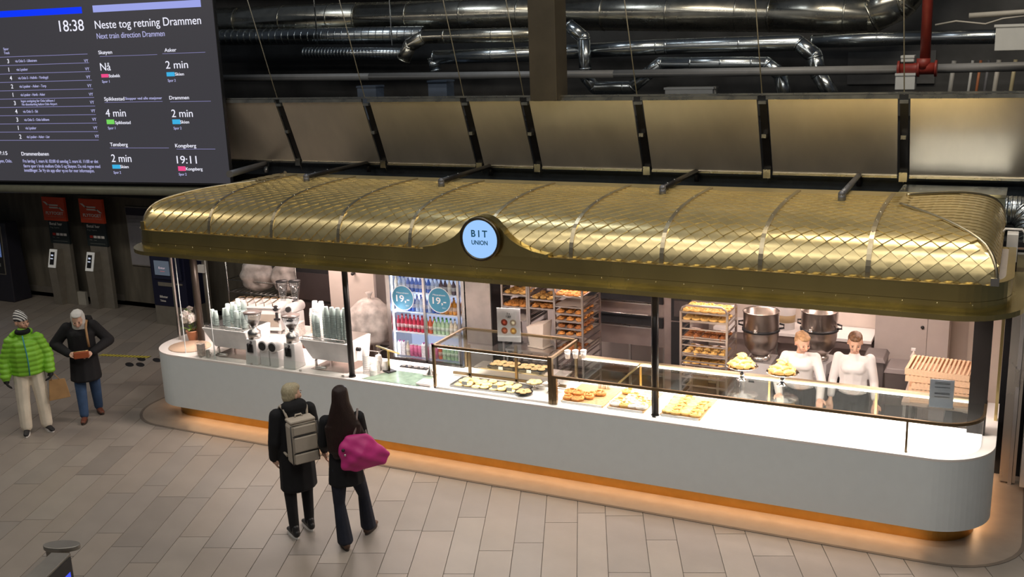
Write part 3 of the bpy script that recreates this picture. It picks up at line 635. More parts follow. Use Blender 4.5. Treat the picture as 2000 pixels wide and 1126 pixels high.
# lit round sign with its swept pediment
sg = T('shop_sign', 'round backlit shop sign reading BIT UNION on a swept brass pediment', 'sign', (-5.29, 9.84, 2.69))
prof_l = [(-0.77, 0.0), (-0.77, 0.04), (-0.62, 0.065), (-0.46, 0.12), (-0.36, 0.175), (-0.29, 0.23), (-0.24, 0.30), (-0.215, 0.34)]
crv = [(0.255*cos(rad(a)), 0.175+0.255*sin(rad(a))) for a in range(150, 29, -10)]
pr_ = [(-x, z) for x, z in reversed(prof_l)]
outl = prof_l[:-1]+crv+[p for p in pr_[1:-1]]+[(0.80, 0.05), (0.80, 0.0)]
b = B(); n = len(outl); vs = [(x, -0.03, z) for x, z in outl]+[(x, 0.10, z) for x, z in outl]
# front fan built as vertical slabs so the concave outline stays clean
xs = sorted(set([x for x, z in outl])); 
def top(x):
    best = 0
    for (x0, z0), (x1, z1) in zip(outl, outl[1:]):
        if min(x0, x1) <= x <= max(x0, x1) and x0 != x1: best = max(best, z0+(z1-z0)*(x-x0)/(x1-x0))
    return best
xx = [-0.77+1.57*i/64 for i in range(65)]
for a, c in zip(xx, xx[1:]):
    za, zc = top(min(max(a, -0.769), 0.799)), top(min(max(c, -0.769), 0.799))
    b._add([(a, -0.03, 0), (c, -0.03, 0), (c, -0.03, zc), (a, -0.03, za), (c, 0.10, zc), (a, 0.10, za), (a, 0.10, 0), (c, 0.10, 0)], [(0, 1, 2, 3), (3, 2, 4, 5), (6, 5, 4, 7)])
b._add([(-0.77, -0.03, 0), (-0.77, -0.03, 0.04), (-0.77, 0.1, 0.04), (-0.77, 0.1, 0)], [(0, 1, 2, 3)]); b._add([(0.8, -0.03, 0), (0.8, -0.03, 0.05), (0.8, 0.1, 0.05), (0.8, 0.1, 0)], [(3, 2, 1, 0)])
part('pediment', b, BRASS_F, sg)
def disc(r, y0, y1, z, n=40): 
    b = B(); b.tube([(0, y0, z), (0, y1, z)], r, n); return b
b = B(); b.tube([(0.232*cos(a*pi/20), -0.075, 0.178+0.232*sin(a*pi/20)) for a in range(40)], 0.020, 8, close=True); b.tube([(0, -0.03, 0.178), (0, -0.07, 0.178)], 0.235, 40); part('sign_rim', b, mat('dark_bronze', (0.12, 0.10, 0.07), 0.3, 0.9), sg)
part('lit_face', disc(0.212, -0.07, -0.085, 0.178), mat('sign_face', (0.02, 0.03, 0.05), 0.4, emit=(0.32, 0.56, 0.95), es=1.05, var=0), sg)
INK = mat('sign_ink', (0.01, 0.05, 0.10), 0.5, emit=(0.01, 0.07, 0.12), es=0.6, var=0)
text('B I T', sg, INK, (0, -0.088, 0.205), h=0.075, wid=0.20, align='C', bold=0.02)
text('UNION', sg, INK, (0, -0.088, 0.118), h=0.048, wid=0.20, align='C', bold=0.02)

# ------------------------------------------------------------------ counter
ct = T('kiosk_counter', 'long white round-cornered bakery counter on a recessed brass plinth', 'counter', (-5.42, 9.93, 0))
OB = Vector((-5.42, 9.93, 0))
class BC(B):
    def __init__(s): super().__init__(); s.M = Matrix.Translation(-OB)
CO = rrect(-10.84, 9.93, -0.02, 13.6, 0.58, 16, 0.05); CI = rrect(-10.28, 10.78, -0.25, 13.5, 0.15, 16, 0.05)
def smoothring(b, o, i, z0, z1): b.ring(o, i, z0, z1); return b
b = BC(); b.ring(rrect(-10.84, 9.93, -0.02, 11.78, 0.58, 16, 0.02), rrect(-10.30, 10.80, -0.24, 11.78, 0.1, 16, 0.01), 0.20, 0.925, ymax=11.7); part('body', b, WHITE, ct)
b = BC(); b.ring(rrect(-10.84, 9.93, -0.02, 11.78, 0.58, 16, 0.02), rrect(-10.30, 10.82, -0.24, 11.78, 0.1, 16, 0.01), 0.926, 0.95, ymax=11.7); part('worktop', b, CTOP, ct)
b = BC(); b.ring(rrect(-10.67, 10.12, -0.16, 11.75, 0.45, 16, 0.02), rrect(-10.4, 10.5, -0.4, 11.75, 0.1, 16, 0.01), 0.0, 0.20, ymax=11.7); part('plinth', b, KICK, ct)
for i, x in enumerate((-9.4, -7.9, -6.4, -4.6, -2.9, -1.4)): pass
# ------------------------------------------------------------------ fittings inside the kiosk
def L(*a): return a
WOODL = mat('pale_slat_wood', (0.66, 0.43, 0.22), 0.55, var=0.12, scale=6, stretch=(1, 8, 8), bump=0.1)
WOODB = mat('birch_board', (0.72, 0.52, 0.38), 0.5, var=0.06, scale=5, stretch=(1, 6, 1))
BAKED = mat('baked_brown', (0.62, 0.27, 0.07), 0.55, var=0.35, scale=18, bump=0.3)
BAKEY = mat('baked_golden', (0.80, 0.50, 0.16), 0.5, var=0.25, scale=20, bump=0.25)
BAKED2 = mat('baked_dark', (0.36, 0.13, 0.04), 0.5, var=0.35, scale=18, bump=0.3)
COOK = mat('cookie_yellow', (0.78, 0.55, 0.24), 0.7, var=0.2, scale=25, bump=0.4)
COOKD = mat('cookie_tan', (0.42, 0.27, 0.13), 0.7, var=0.3, scale=25, bump=0.4)
ICING = mat('sugar_dusting', (0.85, 0.78, 0.70), 0.7, var=0.1, scale=30)
TRAYG = mat('grey_tray', (0.30, 0.30, 0.30), 0.35, 0.8, var=0.05)
PAPER = mat('baking_paper', (0.72, 0.62, 0.54), 0.7, var=0.05, bump=0.1, bscale=12)
CUPG = mat('sage_cup', (0.30, 0.37, 0.355), 0.5, var=0.12, scale=14)
CUPW = mat('white_cup', (0.82, 0.80, 0.78), 0.5, var=0.03)

# glass display cases ------------------------------------------------------
def frame_bar(b, p, q, w=0.028):
    (x0, y0, z0), (x1, y1, z1) = p, q
    b.box(min(x0, x1)-w/2, min(y0, y1)-w/2, min(z0, z1)-w/2, max(x0, x1)+w/2, max(y0, y1)+w/2, max(z0, z1)+w/2)
t = T('display_case', 'tall square bronze-framed glass case of yellow cookies left on the counter', 'display case', (-5.37, 10.02, 0.951))
X0, X1, D, H = -0.76, 0.75, 0.80, 0.53
b = B(); b.box(X0-0.01, -0.005, 0.0, X1+0.03, D, 0.022); part('base_board', b, CTOP, t)
for nm, segs in (('front_post', [((X0, 0.01, 0.02), (X0, 0.01, H))]), ('front_post', [((X1+0.02, 0.01, 0.02), (X1+0.02, 0.01, H))]), ('rear_post', [((X0, D, 0.02), (X0, D, H))]), ('rear_post', [((X1, D, 0.02), (X1, D, H))]),
                 ('front_rail', [((X0, 0.01, H), (X1+0.02, 0.01, H))]), ('rear_rail', [((X0, D, H), (X1+0.02, D, H))]), ('side_rail', [((X0, 0.01, H), (X0, D, H))]), ('side_rail', [((X1+0.02, 0.01, H), (X1+0.02, D, H))]),
                 ('shelf_rail', [((X0+0.02, 0.45, 0.06), (X1, 0.45, 0.06))]), ('middle_post', [((0.12, 0.45, 0.02), (0.12, 0.45, H-0.05))]), ('shelf_post', [((-0.52, 0.45, 0.02), (-0.52, 0.45, H-0.1))])):
    b = B(); [frame_bar(b, *s_, w=0.05 if nm == 'front_post' and segs[0][0][0] > 0 else 0.03) for s_ in segs]; part(nm, b, BRONZE, t)
for nm, q in (('glass_top', (X0, 0.01, H+0.004, X1, D, H+0.010)), ('front_pane', (X0+0.02, 0.004, 0.03, X1-0.01, 0.009, H-0.015)), ('side_pane', (X0-0.004, 0.02, 0.03, X0+0.001, D-0.02, H-0.015)), ('shelf_pane', (-0.50, 0.448, 0.08, X1-0.02, 0.453, H-0.1))):
    b = B(); b.box(*q); part(nm, b, GLASS, t)
b = B(); b.box(-0.5, 0.50, 0.13, X1-0.03, D-0.04, 0.145); part('rear_shelf', b, STEEL, t)
b = B(); b.box(X0+0.05, 0.02, H-0.03, X1-0.03, 0.035, H-0.018); part('light_strip', b, LEDW, t)
area('case_light', (-5.37, 10.10, 1.455), (1.4, 0.05), 7, (1.0, 0.93, 0.86))

t = T('display_case', 'long low brass-framed glass case with a rounded right end of the counter', 'display case', (-4.57, 10.02, 0.951))
W_, D, H = 4.43, 0.80, 0.33; R_ = 0.40
def case_path(inset, r, back=D):
    P = [(inset, inset)]
    cx, cy = W_-inset-r, inset+r
    P += [(cx+r*sin(rad(a)), cy-r*cos(rad(a))) for a in range(0, 91, 9)]
    P += [(W_-inset, back)]
    return P
cp_ = case_path(0.0, R_)
b = B()
for a, c in zip(cp_, cp_[1:]):
    d = Vector((c[0]-a[0], c[1]-a[1], 0)); d.normalize(); nn = Vector((d.y, -d.x, 0))*0.014
    A, C_ = Vector((*a, 0)), Vector((*c, 0))
    b.hexa([tuple(v) for v in (A-nn+Vector((0, 0, H-0.018)), A+nn+Vector((0, 0, H-0.018)), C_+nn+Vector((0, 0, H-0.018)), C_-nn+Vector((0, 0, H-0.018)))][::-1],
           [tuple(v) for v in (A-nn+Vector((0, 0, H+0.012)), A+nn+Vector((0, 0, H+0.012)), C_+nn+Vector((0, 0, H+0.012)), C_-nn+Vector((0, 0, H+0.012)))][::-1])
part('front_rail', b, BRONZE, t)
b = B(); vs = []
for x, y in case_path(0.006, R_-0.006): vs += [(x, y, 0.0), (x, y, H-0.02)]
b._add(vs, [(2*i, 2*i+2, 2*i+3, 2*i+1) for i in range(len(vs)//2-1)], True); o = part('front_pane', b, GLASS, t)
b = B(); P = [(0, 0.0)]+[(x, y) for x, y in case_path(0.0, R_)[1:]]+[(0, D)]; b.prism(P, H+0.002, H+0.008); part('glass_top', b, GLASS, t)
b = B(); P = [(0.0, 0.01)]+[(x, y) for x, y in case_path(0.012, R_-0.012)[1:]]+[(0, D)]; b.prism(P, 0.0, 0.012); part('base_board', b, mat('lit_look_base', (0.9, 0.88, 0.86), 0.4, emit=(1.0, 0.95, 0.92), es=0.9, var=0), t)  # emission puts the case lighting into the white base colour
b = B(); b.box(0, D-0.03, H-0.015, W_, D+0.03, H+0.015); part('rear_rail', b, BRASS_L, t)
b = B(); b.box(0.05, D-0.055, H-0.02, W_-0.02, D-0.035, H-0.004); part('light_strip', b, LEDW, t)
for x in (0.77, 2.26, 3.38): b = B(); b.box(x-0.012, D-0.02, 0.0, x+0.012, D, H-0.015); part('mullion', b, BRASS, t)
b = B(); b.box(0.77-0.01, 0.02, H-0.012, 0.77+0.01, D-0.03, H+0.001); part('cross_bar', b, BRASS, t)
b = B(); b.box(0.0, -0.012, 0.0, 0.045, 0.03, H-0.018); part('front_post', b, BRONZE, t)
b = B(); b.box(3.755, -0.012, 0.0, 3.775, 0.012, H-0.018); part('front_post', b, BRONZE, t)
b = B(); b.box(0.02, D-0.008, 0.02, W_-0.02, D-0.004, H-0.02); part('rear_pane', b, GLASS, t)
area('case_light', (-2.4, 10.76, 1.255), (4.0, 0.03), 22, (1.0, 0.93, 0.86), (rad(-28), 0, 0))

# pastries ----------------------------------------------------------------
def blobmesh(name, m, shapes, res=None):
    b = B()
    for s_ in shapes: b.ball(*s_)
    me = b.mesh(name); me.materials.append(m); return me
def bun_mesh(m, n):
    b = B(); pts = []; r0 = random.Random(n)
    for i in range(16):
        a = i*0.75+r0.random(); rr = 0.050-0.0030*i; pts.append((rr*cos(a), rr*sin(a), 0.018+0.0018*i))
    b.tube(pts, [0.016-0.0002*i for i in range(16)], 7)
    b.ball((0, 0, 0.018), (0.045, 0.045, 0.018)); me = b.mesh('cinnamon_bun'); me.materials.append(m); return me
def croissant_mesh(m):
    b = B(); pts = []; rr = []
    for i in range(17):
        a = -1.15+2.3*i/16; pts.append((0.075*sin(a), 0.06*cos(a)-0.045, 0.03)); q = cos(a*1.25); rr.append(max(0.008, 0.032*q)*(1+0.10*(i % 2)))
    b.tube(pts, rr, 10); me = b.mesh('croissant'); me.materials.append(m); return me
def cookie_mesh(m, k):
    b = B(); b.lathe([(0, 0), (0.045, 0.0), (0.052, 0.008), (0.045, 0.018), (0.02, 0.022), (0, 0.023)], n=14)
    r0 = random.Random(k)
    for i in range(7): a = r0.random()*6.3; r = r0.random()*0.035; b.ball((r*cos(a), r*sin(a), 0.020), 0.007, 6, 4)
    me = b.mesh('cookie'); me.materials.append(m); return me
def pretzel_mesh(m):
    b = B(); b.tube([(0.055*cos(a*pi/10), 0.042*sin(a*pi/10), 0.02) for a in range(20)], 0.017, 8, close=True)
    for k in range(5): a = k*1.257; b.tube([(0.05*cos(a), 0.04*sin(a), 0.034), (0.05*cos(a+.9), 0.04*sin(a+.9), 0.034)], 0.009, 6)
    b.ball((0, 0, 0.018), (0.035, 0.03, 0.015)); me = b.mesh('bun'); me.materials.append(m); return me
def danish_mesh(m, top):
    b = B(); b.lathe([(0, 0), (0.05, 0.002), (0.06, 0.018), (0.05, 0.034), (0.03, 0.030), (0, 0.026)], n=12); me = b.mesh('danish'); me.materials.append(m); return me
PM = {'bun': bun_mesh(BAKED, 1), 'bunl': bun_mesh(BAKEY, 2), 'croissant': croissant_mesh(BAKEY), 'cookie': cookie_mesh(COOK, 1), 'cookied': cookie_mesh(COOKD, 2), 'knot': pretzel_mesh(BAKED), 'danish': danish_mesh(BAKEY, 0),
      'sugar': pretzel_mesh(ICING), 'dark': bun_mesh(BAKED2, 3), 'knoty': pretzel_mesh(BAKEY)}
prnd = random.Random(11)
def pastry(kind, name, label, group, loc, sc=1.0, rz=None, rx=0):
    o = bpy.data.objects.new(name, PM[kind]); COL.objects.link(o); o.location = loc; o.scale = (sc, sc, sc*prnd.uniform(0.9, 1.1))
    o.rotation_euler = (rx, 0, prnd.random()*6.28 if rz is None else rz)
    o['label'] = label; o['category'] = 'pastry'; o['group'] = group
    return o
# cookies in the tall case
t = T('baking_tray', 'grey steel tray under the yellow cookies at the front of the tall case', 'tray', (-5.55, 10.24, 0.974))
b = B(); b.prism(rrect(-0.42, -0.17, 0.55, 0.17, 0.03, 4), 0, 0.008); part('sheet', b, TRAYG, t)
b = B(); b.ring(rrect(-0.42, -0.17, 0.55, 0.17, 0.03, 4), rrect(-0.41, -0.16, 0.54, 0.16, 0.02, 4), 0.008, 0.022); part('rim', b, TRAYG, t)
for i in range(7):
    for j in range(3):
        pastry('cookie', 'cookie', 'yellow cookie, %s from left, %s row, front tray of tall case' % (ORDN[i], ROWN[j]), 'cookies on the front tray of the tall case', (-5.87+0.115*i+0.02*prnd.random(), 10.13+0.105*j, 0.984+0.012*((i+j) % 2)), 1.08)
for i in range(5): pastry('cookie', 'cookie', 'yellow cookie lying on top of the others, %s from left, in the tall case' % ORDN[i], 'stacked cookies in the tall case', (-5.82+0.15*i, 10.19+0.06*(i % 2), 1.010), 1.08)
for k, (x, lb) in enumerate(((-5.50, 'left'), (-5.12, 'right'))):
    t = T('dark_tray', 'dark tray of tan cookies on the rear shelf of the tall case, %s' % lb, 'tray', (x, 10.67, 1.097)); b = B(); b.prism(rrect(-0.20, -0.13, 0.17, 0.12, 0.03, 4), 0, 0.02); part('sheet', b, BLKP, t)
    b = B(); b.box(-0.03, -0.138, 0.0, 0.03, -0.132, 0.035); part('price_tag', b, WPL, t)
    for i in range(4):
        for j in range(2): pastry('cookied', 'cookie', 'tan cookie, %s from left, %s row, %s dark rear tray' % (ORDN[i], ROWN[j], lb), 'tan cookies on the %s rear tray' % lb, (x-0.14+0.09*i, 10.62+0.10*j, 1.118+0.006*(i % 2)), 0.95)
for k, (x, y, lb, kd) in enumerate(((-4.96, 10.36, 'holding yellow pastries', 'cookie'), (-4.73, 10.30, 'standing empty at the right', None), (-5.0, 10.14, 'low and dark with filled pastries', 'cookied'))):
    hh = (0.07, 0.10, 0.02)[k]
    t = T('cake_stand', 'small round cake stand in the tall case, %s' % lb, 'cake stand', (x, y, 0.974)); b = B(); b.lathe([(0.045, 0), (0.04, 0.008), (0.012, 0.015), (0.012, hh), (0.10, hh+0.002), (0.11, hh+0.012), (0.10, hh+0.008), (0, hh+0.006)], n=20); part('stand', b, STEEL if k != 2 else BLKP, t)
    if kd:
        for i in range(5): a = i*1.257; pastry(kd, 'cookie', 'small pastry, %s counter-clockwise from the right, on the stand %s' % (ORDN[i], lb), 'pastries on the stand %s' % lb, (x+0.055*cos(a), y+0.055*sin(a), 0.974+hh+0.010), 0.8)
for x, y in ((-5.75, 10.07), (-5.35, 10.08), (-5.15, 10.06)):
    t = T('price_card', 'small blank price card standing before the cookies %s' % {-5.75: 'at the left', -5.35: 'in the middle', -5.15: 'at the right'}[x], 'price card', (x, y, 1.0)); b = B(); b.box(-0.035, 0, 0.02, 0.035, 0.003, 0.065); part('card', b, mat('grey_card', (0.42, 0.42, 0.42), 0.4), t); b = B(); b.box(-0.002, 0, -0.018, 0.002, 0.002, 0.02); part('stem', b, STEEL, t)
# slatted wooden trays with pastries in the long case
def slat_board(x0, x1, y0, y1, z, label, m=WOODL):
    t = T('slatted_tray', label, 'tray', ((x0+x1)/2, y0, z)); w2 = (x1-x0)/2; d = y1-y0
    n = int(d/0.028)
    me = None
    for i in range(n):
        if me is None:
            b = B(); b.box(-w2, 0, 0.012, w2, 0.020, 0.024); me = b.mesh('slat'); me.materials.append(m)
        link('slat', me, None, t, (0, i*0.028, 0))
    for x in (-w2+0.01, w2-0.03): b = B(); b.box(x, 0, 0, x+0.02, d, 0.0118); part('batten', b, m, t)
    b = B(); b.box(-w2+0.02, -0.012, 0.0, w2-0.02, -0.004, 0.03); part('tag_strip', b, mat('clear_strip', (0.8, 0.78, 0.76), 0.3), t)
    return t
z = 0.965
slat_board(-4.50, -3.98, 10.06, 10.72, z, 'slatted wooden tray with brown twisted buns, leftmost in the long case')
slat_board(-3.94, -3.50, 10.06, 10.74, z, 'slatted wooden tray with sugared buns, left of the black post')
slat_board(-3.325, -2.87, 10.06, 10.74, z, 'slatted wooden tray with golden pastries, right of the black post')
for i, (x, y, q) in enumerate([(-4.44, 10.14, 0), (-4.35, 10.18, 0), (-4.30, 10.27, 0), (-4.40, 10.28, 0), (-4.44, 10.23, 1), (-4.36, 10.23, 1), (-4.22, 10.33, 0), (-4.15, 10.39, 0), (-4.32, 10.14, 0), (-4.22, 10.24, 0)]):
    pastry('knot' if i % 3 else 'bun', 'twisted_bun', 'brown twisted bun, %s of the heap%s, on the leftmost wooden tray' % (('front left corner piece', 'front piece second from left', 'middle right piece', 'rear left piece', 'upper left piece', 'upper right piece', 'detached left piece', 'detached rightmost piece', 'front right piece', 'inner right piece')[i], ''), 'brown twisted buns on the leftmost wooden tray', (x, y, z+0.026+q*0.035), 1.15)
for i in range(18):
    x = -3.87+0.105*(i % 4)+0.02*prnd.random(); y = 10.14+0.105*(i//4)
    k = ('sugar' if i % 3 != 1 else 'knoty')
    if i in (8, 12): continue
    pastry(k, 'sugared_bun', 'pale %s bun, %s from left, %s row, tray left of the black post' % ('sugared' if k == 'sugar' else 'golden', ORDN[i % 4], ROWN[i//4]), '%s buns left of the black post' % ('sugared' if k == 'sugar' else 'golden'), (x, y, z+0.026), 1.15)
for i in range(18):
    x = -3.27+0.105*(i % 4)+0.02*prnd.random(); y = 10.13+0.11*(i//4)
    pastry('knoty' if i % 2 else 'danish', 'golden_pastry', '%s golden pastry, %s from left, %s row, tray right of the black post' % ('round' if i % 2 == 0 else 'twisted', ORDN[i % 4], ROWN[i//4]), '%s golden pastries right of the black post' % ('round' if i % 2 == 0 else 'twisted'), (x, y, z+0.026), 1.15)
for i, x in enumerate((-4.06, -3.26, -1.86)):
    t = T('price_card', 'tiny clear price card at the case front, %s' % ('beside the twisted buns', 'before the golden pastries', 'before the bare white base')[i], 'price card', (x, 10.055, 0.963)); b = B(); b.box(-0.012, 0, 0.0, 0.012, 0.003, 0.09); part('stem', b, ACRYL, t); b = B(); b.box(-0.03, 0, 0.0, 0.03, 0.02, 0.005); part('foot', b, STEEL, t)
# little white figures seen under the glass
for i in range(3):
    b = B(); b.lathe([(0.02, 0), (0.025, 0.03), (0.028, 0.07), (0.02, 0.075), (0, 0.075)], (0, 0, 0), 12); TM('tasting_cup', b, CUPW, '%s small white cup under the glass behind the twisted buns' % ('left', 'middle', 'right')[i], 'cup', (-4.24+0.055*i, 10.62, 0.993), group='cups under the glass')
# cups on an acrylic rack on the case
t = T('cup_rack', 'clear acrylic rack carrying three upside sample cups on the long case', 'rack', (-4.44, 10.38, 1.290))
b = B(); b.prism(rrect(-0.17, -0.035, 0.17, 0.035, 0.03, 6), 0, 0.012); part('foot', b, ACRYL, t)
for i, x in enumerate((-0.10, 0.0, 0.10)):
    b = B(); b.cyl((x, 0, 0.012), (x, 0, 0.10+0.012*i), 0.006, n=8); part('rod', b, ACRYL, t)
for i, x in enumerate((-0.10, 0.0, 0.10)):
    t = T('sample_cup', '%s white sample cup on the acrylic rack' % ('left', 'middle', 'right')[i], 'cup', (-4.44+x, 10.38, 1.392+0.012*i)); b = B(); b.lathe([(0.026, 0), (0.036, 0.085), (0.034, 0.085), (0.024, 0.004), (0, 0.004)], n=18); part('cup', b, CUPW, t)
    b = B(); b.lathe([(0.038, 0.085), (0.038, 0.094), (0.02, 0.102), (0, 0.102)], n=18); part('lid', b, WPL, t)
# menu stands
t = T('menu_stand', 'upright white card in acrylic with four round dish pictures, on the tall case', 'sign', (-5.31, 10.43, 1.492), rad(8))
b = B(); b.box(-0.17, -0.04, 0, 0.17, 0.04, 0.012); part('foot', b, ACRYL, t); b = B(); b.box(-0.145, -0.006, 0.012, 0.145, 0.0, 0.42); part('card', b, mat('menu_card', (0.85, 0.80, 0.78), 0.4), t)
b = B(); b.box(-0.15, -0.012, 0.012, 0.15, -0.008, 0.43); part('cover', b, ACRYL, t)
text('3 x', t, BLKP, (0, -0.0075, 0.345), h=0.022, wid=0.04, align='C'); text('129', t, BLKP, (0, -0.0075, 0.305), h=0.026, wid=0.06, align='C')
for i, (x, zz, c) in enumerate(((-0.055, 0.245, (0.35, 0.06, 0.03)), (0.055, 0.245, (0.62, 0.50, 0.36)), (-0.055, 0.145, (0.42, 0.12, 0.05)), (0.055, 0.145, (0.65, 0.33, 0.08)))):
    b = B(); b.cyl((x, -0.007, zz), (x, -0.0078, zz), 0.040, n=24); part('picture', b, mat('dish_pic_%d' % i, c, 0.5, var=0.3, scale=40), t)
    b = B(); b.cyl((x, -0.0075, zz), (x, -0.0082, zz), 0.018, n=16); part('picture_centre', b, mat('dish_mid_%d' % i, tuple(min(1, q*1.8) for q in c), 0.5, var=0.2, scale=40), t)
text('-  -  -  -', t, GREYP, (0, -0.0075, 0.07), h=0.01, wid=0.1, align='C')
t = T('menu_stand', 'upright printed price list in acrylic at the right end of the long case', 'sign', (-0.54, 10.43, 1.290), rad(6))
b = B(); b.box(-0.125, -0.035, 0, 0.125, 0.035, 0.012); part('foot', b, ACRYL, t); b = B(); b.box(-0.11, -0.005, 0.012, 0.11, 0.0, 0.30); part('card', b, mat('pale_blue_card', (0.60, 0.63, 0.68), 0.4), t)
b = B(); b.box(-0.115, -0.010, 0.012, 0.115, -0.007, 0.31); part('cover', b, ACRYL, t)
b = B(); [b.box(-0.065, -0.0062, zz, 0.075, -0.0052, zz+0.004) for zz in (0.27, 0.255, 0.22, 0.16, 0.15, 0.12)]; part('print_line', b, BLKP, t, kind='stuff')
# croissants on silver stands
for n_, (x, y, hh, lb) in enumerate(((-2.57, 10.62, 0.15, 'left'), (-2.13, 10.60, 0.135, 'right'))):
    t = T('cake_stand', '%s footed silver stand heaped with croissants on the long case' % lb, 'cake stand', (x, y, 1.290))
    b = B(); b.lathe([(0.055, 0), (0.055, 0.006), (0.03, 0.02), (0.022, 0.05), (0.034, 0.07), (0.020, 0.09), (0.03, hh-0.005), (0.16, hh), (0.175, hh+0.01), (0.172, hh+0.014), (0.15, hh+0.006), (0, hh+0.004)], n=32); part('stand', b, mat('polished_silver', (0.85, 0.82, 0.80), 0.12, 1.0, var=0.02), t)
    k = 0
    for ring, (rr, num, zz) in enumerate(((0.115, 8, 0.0), (0.07, 5, 0.035), (0.0, 2, 0.07))):
        for i in range(num):
            a = i*2*pi/num+ring*0.4; k += 1
            pastry('croissant', 'croissant', 'golden croissant, %s, %s silver stand' % ('top of the heap, %s one' % ('lower', 'upper')[i] if ring == 2 else '%s ring, %s counter-clockwise from the right' % (('bottom', 'middle')[ring], ORDN[i]), lb), 'croissants on the %s silver stand' % lb, (x+rr*cos(a), y+rr*sin(a), 1.290+hh+0.004+zz+0.02*(ring == 2)*i), 1.0, rz=a+pi/2+prnd.uniform(-.3, .3))
# till area
t = T('counter_mat', 'sage green glass mat lying on the counter left of the tall case', 'mat', (-6.72, 10.0, 0.951)); b = B(); b._add([(-0.46, 0.0, 0.006), (0.37, 0.0, 0.006), (0.37, 0.42, 0.006), (-0.24, 0.42, 0.006), (-0.46, 0.0, 0.001), (0.37, 0.0, 0.001), (0.37, 0.42, 0.001), (-0.24, 0.42, 0.001)], [(0, 1, 2, 3), (7, 6, 5, 4), (0, 4, 5, 1), (1, 5, 6, 2), (2, 6, 7, 3), (3, 7, 4, 0)]); part('sheet', b, mat('sage_glass', (0.20, 0.29, 0.22), 0.12, var=0.25, scale=10), t)
t = T('tablet_stand', 'brass-backed payment tablet on a pole stand beside the green mat', 'tablet', (-7.0, 10.36, 0.951), rad(-25))
b = B(); b.box(-0.07, -0.06, 0, 0.07, 0.06, 0.02); part('foot', b, BLKP, t, bevel=0.004); b = B(); b.cyl((0, 0, 0.02), (0, 0, 0.27), 0.014); part('pole', b, BRASS, t)
b = B(); b.hexa([(-0.13, -0.10, 0.33), (0.13, -0.10, 0.33), (0.13, 0.08, 0.24), (-0.13, 0.08, 0.24)][::-1], [(-0.13, -0.09, 0.345), (0.13, -0.09, 0.345), (0.13, 0.09, 0.255), (-0.13, 0.09, 0.255)][::-1]); part('tablet', b, BRASS, t)
t = T('card_reader', 'small silver bell-shaped holder with papers beside the tall case', 'holder', (-6.42, 10.40, 0.951)); b = B(); b.lathe([(0.05, 0), (0.045, 0.03), (0.02, 0.08), (0.01, 0.14), (0, 0.145)], n=14); part('cone', b, STEEL, t); b = B(); b.box(-0.08, -0.05, 0, 0.08, 0.05, 0.02); part('tray', b, STEEL, t)
t = T('napkin_tray', 'low white tray with paper near the front left of the tall case', 'tray', (-6.30, 10.10, 0.958)); b = B(); b.box(-0.10, -0.08, 0, 0.10, 0.10, 0.03); part('box', b, WPL, t, bevel=0.006); b = B(); b.box(-0.08, -0.05, 0.031, 0.08, 0.08, 0.036); part('paper', b, PAPER, t)
t = T('key_mat', 'dark strip of small tools lying behind the green mat', 'tray', (-6.78, 10.60, 0.951)); b = B(); b.box(-0.2, -0.03, 0, 0.2, 0.04, 0.015); part('base', b, BLKP, t)
for i in range(4): b = B(); b.cyl((-0.15+0.09*i, 0, 0.015), (-0.15+0.09*i, 0, 0.03), 0.028, n=12); part('pot', b, STEEL, t)
# stacks of cups ------------------------------------------------------------
def cup_stack(x, y, z, n, m, label, group, r=0.038, mouth_down=True, step=0.030, h=0.11):
    t = T('cup_stack', label, 'cups', (x, y, z), group=group)
    key = ('cup', m.name, r, h)
    if key not in CACHE:
        b = B(); b.lathe([(r, 0), (r*1.04, 0.004), (r, 0.008), (r*0.72, h), (r*0.66, h), (0, h-0.006)], n=14); CACHE[key] = b.mesh('cup'); CACHE[key].materials.append(m)
    for i in range(n): link('cup', CACHE[key], None, t, (0, 0, step*i))
    return t
for i, (dx, dy, n) in enumerate([(0.10, 0.05, 4), (0.20, 0.0, 4), (0.31, 0.06, 5), (0.40, 0.0, 6), (0.49, 0.07, 7), (0.46, 0.17, 9), (0.57, 0.0, 5), (0.60, 0.12, 9), (0.66, 0.03, 5), (0.36, 0.17, 7), (0.26, 0.18, 6)]):
    cup_stack(-9.85+dx, 10.20+dy, 1.362, n, CUPG, '%s sage cup stack on the left machine, %s, %s row' % (('short', 'tall')[n > 5], ('leftmost', 'second from left', 'third from left', 'left of centre', 'centre', 'centre', 'right of centre', 'right', 'rightmost', 'centre left', 'left')[i], 'rear' if dy > 0.1 else 'front'), '%s cup stacks on the left machine' % ('short' if n < 6 else 'tall'))
for i, (dx, dy, n) in enumerate([(0.05, 0.05, 7), (0.13, 0.0, 7), (0.21, 0.07, 9), (0.29, 0.0, 11), (0.38, 0.0, 11), (0.47, 0.0, 11), (0.56, 0.02, 11), (0.34, 0.12, 9), (0.46, 0.12, 9)]):
    cup_stack(-8.10+dx, 10.22+dy, 1.362, n, CUPG, '%s sage cup stack on the right machine, %s, %s row' % (('short', 'tall')[n > 9], ('leftmost', 'second from left', 'third from left', 'fourth from left', 'centre', 'right of centre', 'rightmost', 'left', 'right')[i], 'rear' if dy > 0.1 else 'front'), '%s cup stacks on the right machine' % ('short' if n < 10 else 'tall'))
for i, (dx, dy, n) in enumerate([(0, 0, 14), (0.085, -0.02, 13), (0.04, 0.08, 13)]):
    cup_stack(-8.26+dx, 10.58+dy, 1.30, n, mat('clear_cup', (0.75, 0.72, 0.72), 0.15, var=0.15, scale=20), '%s tall column of clear plastic cups behind the right machine' % ('left', 'right', 'rear')[i], 'clear plastic cup columns', r=0.045, step=0.024)
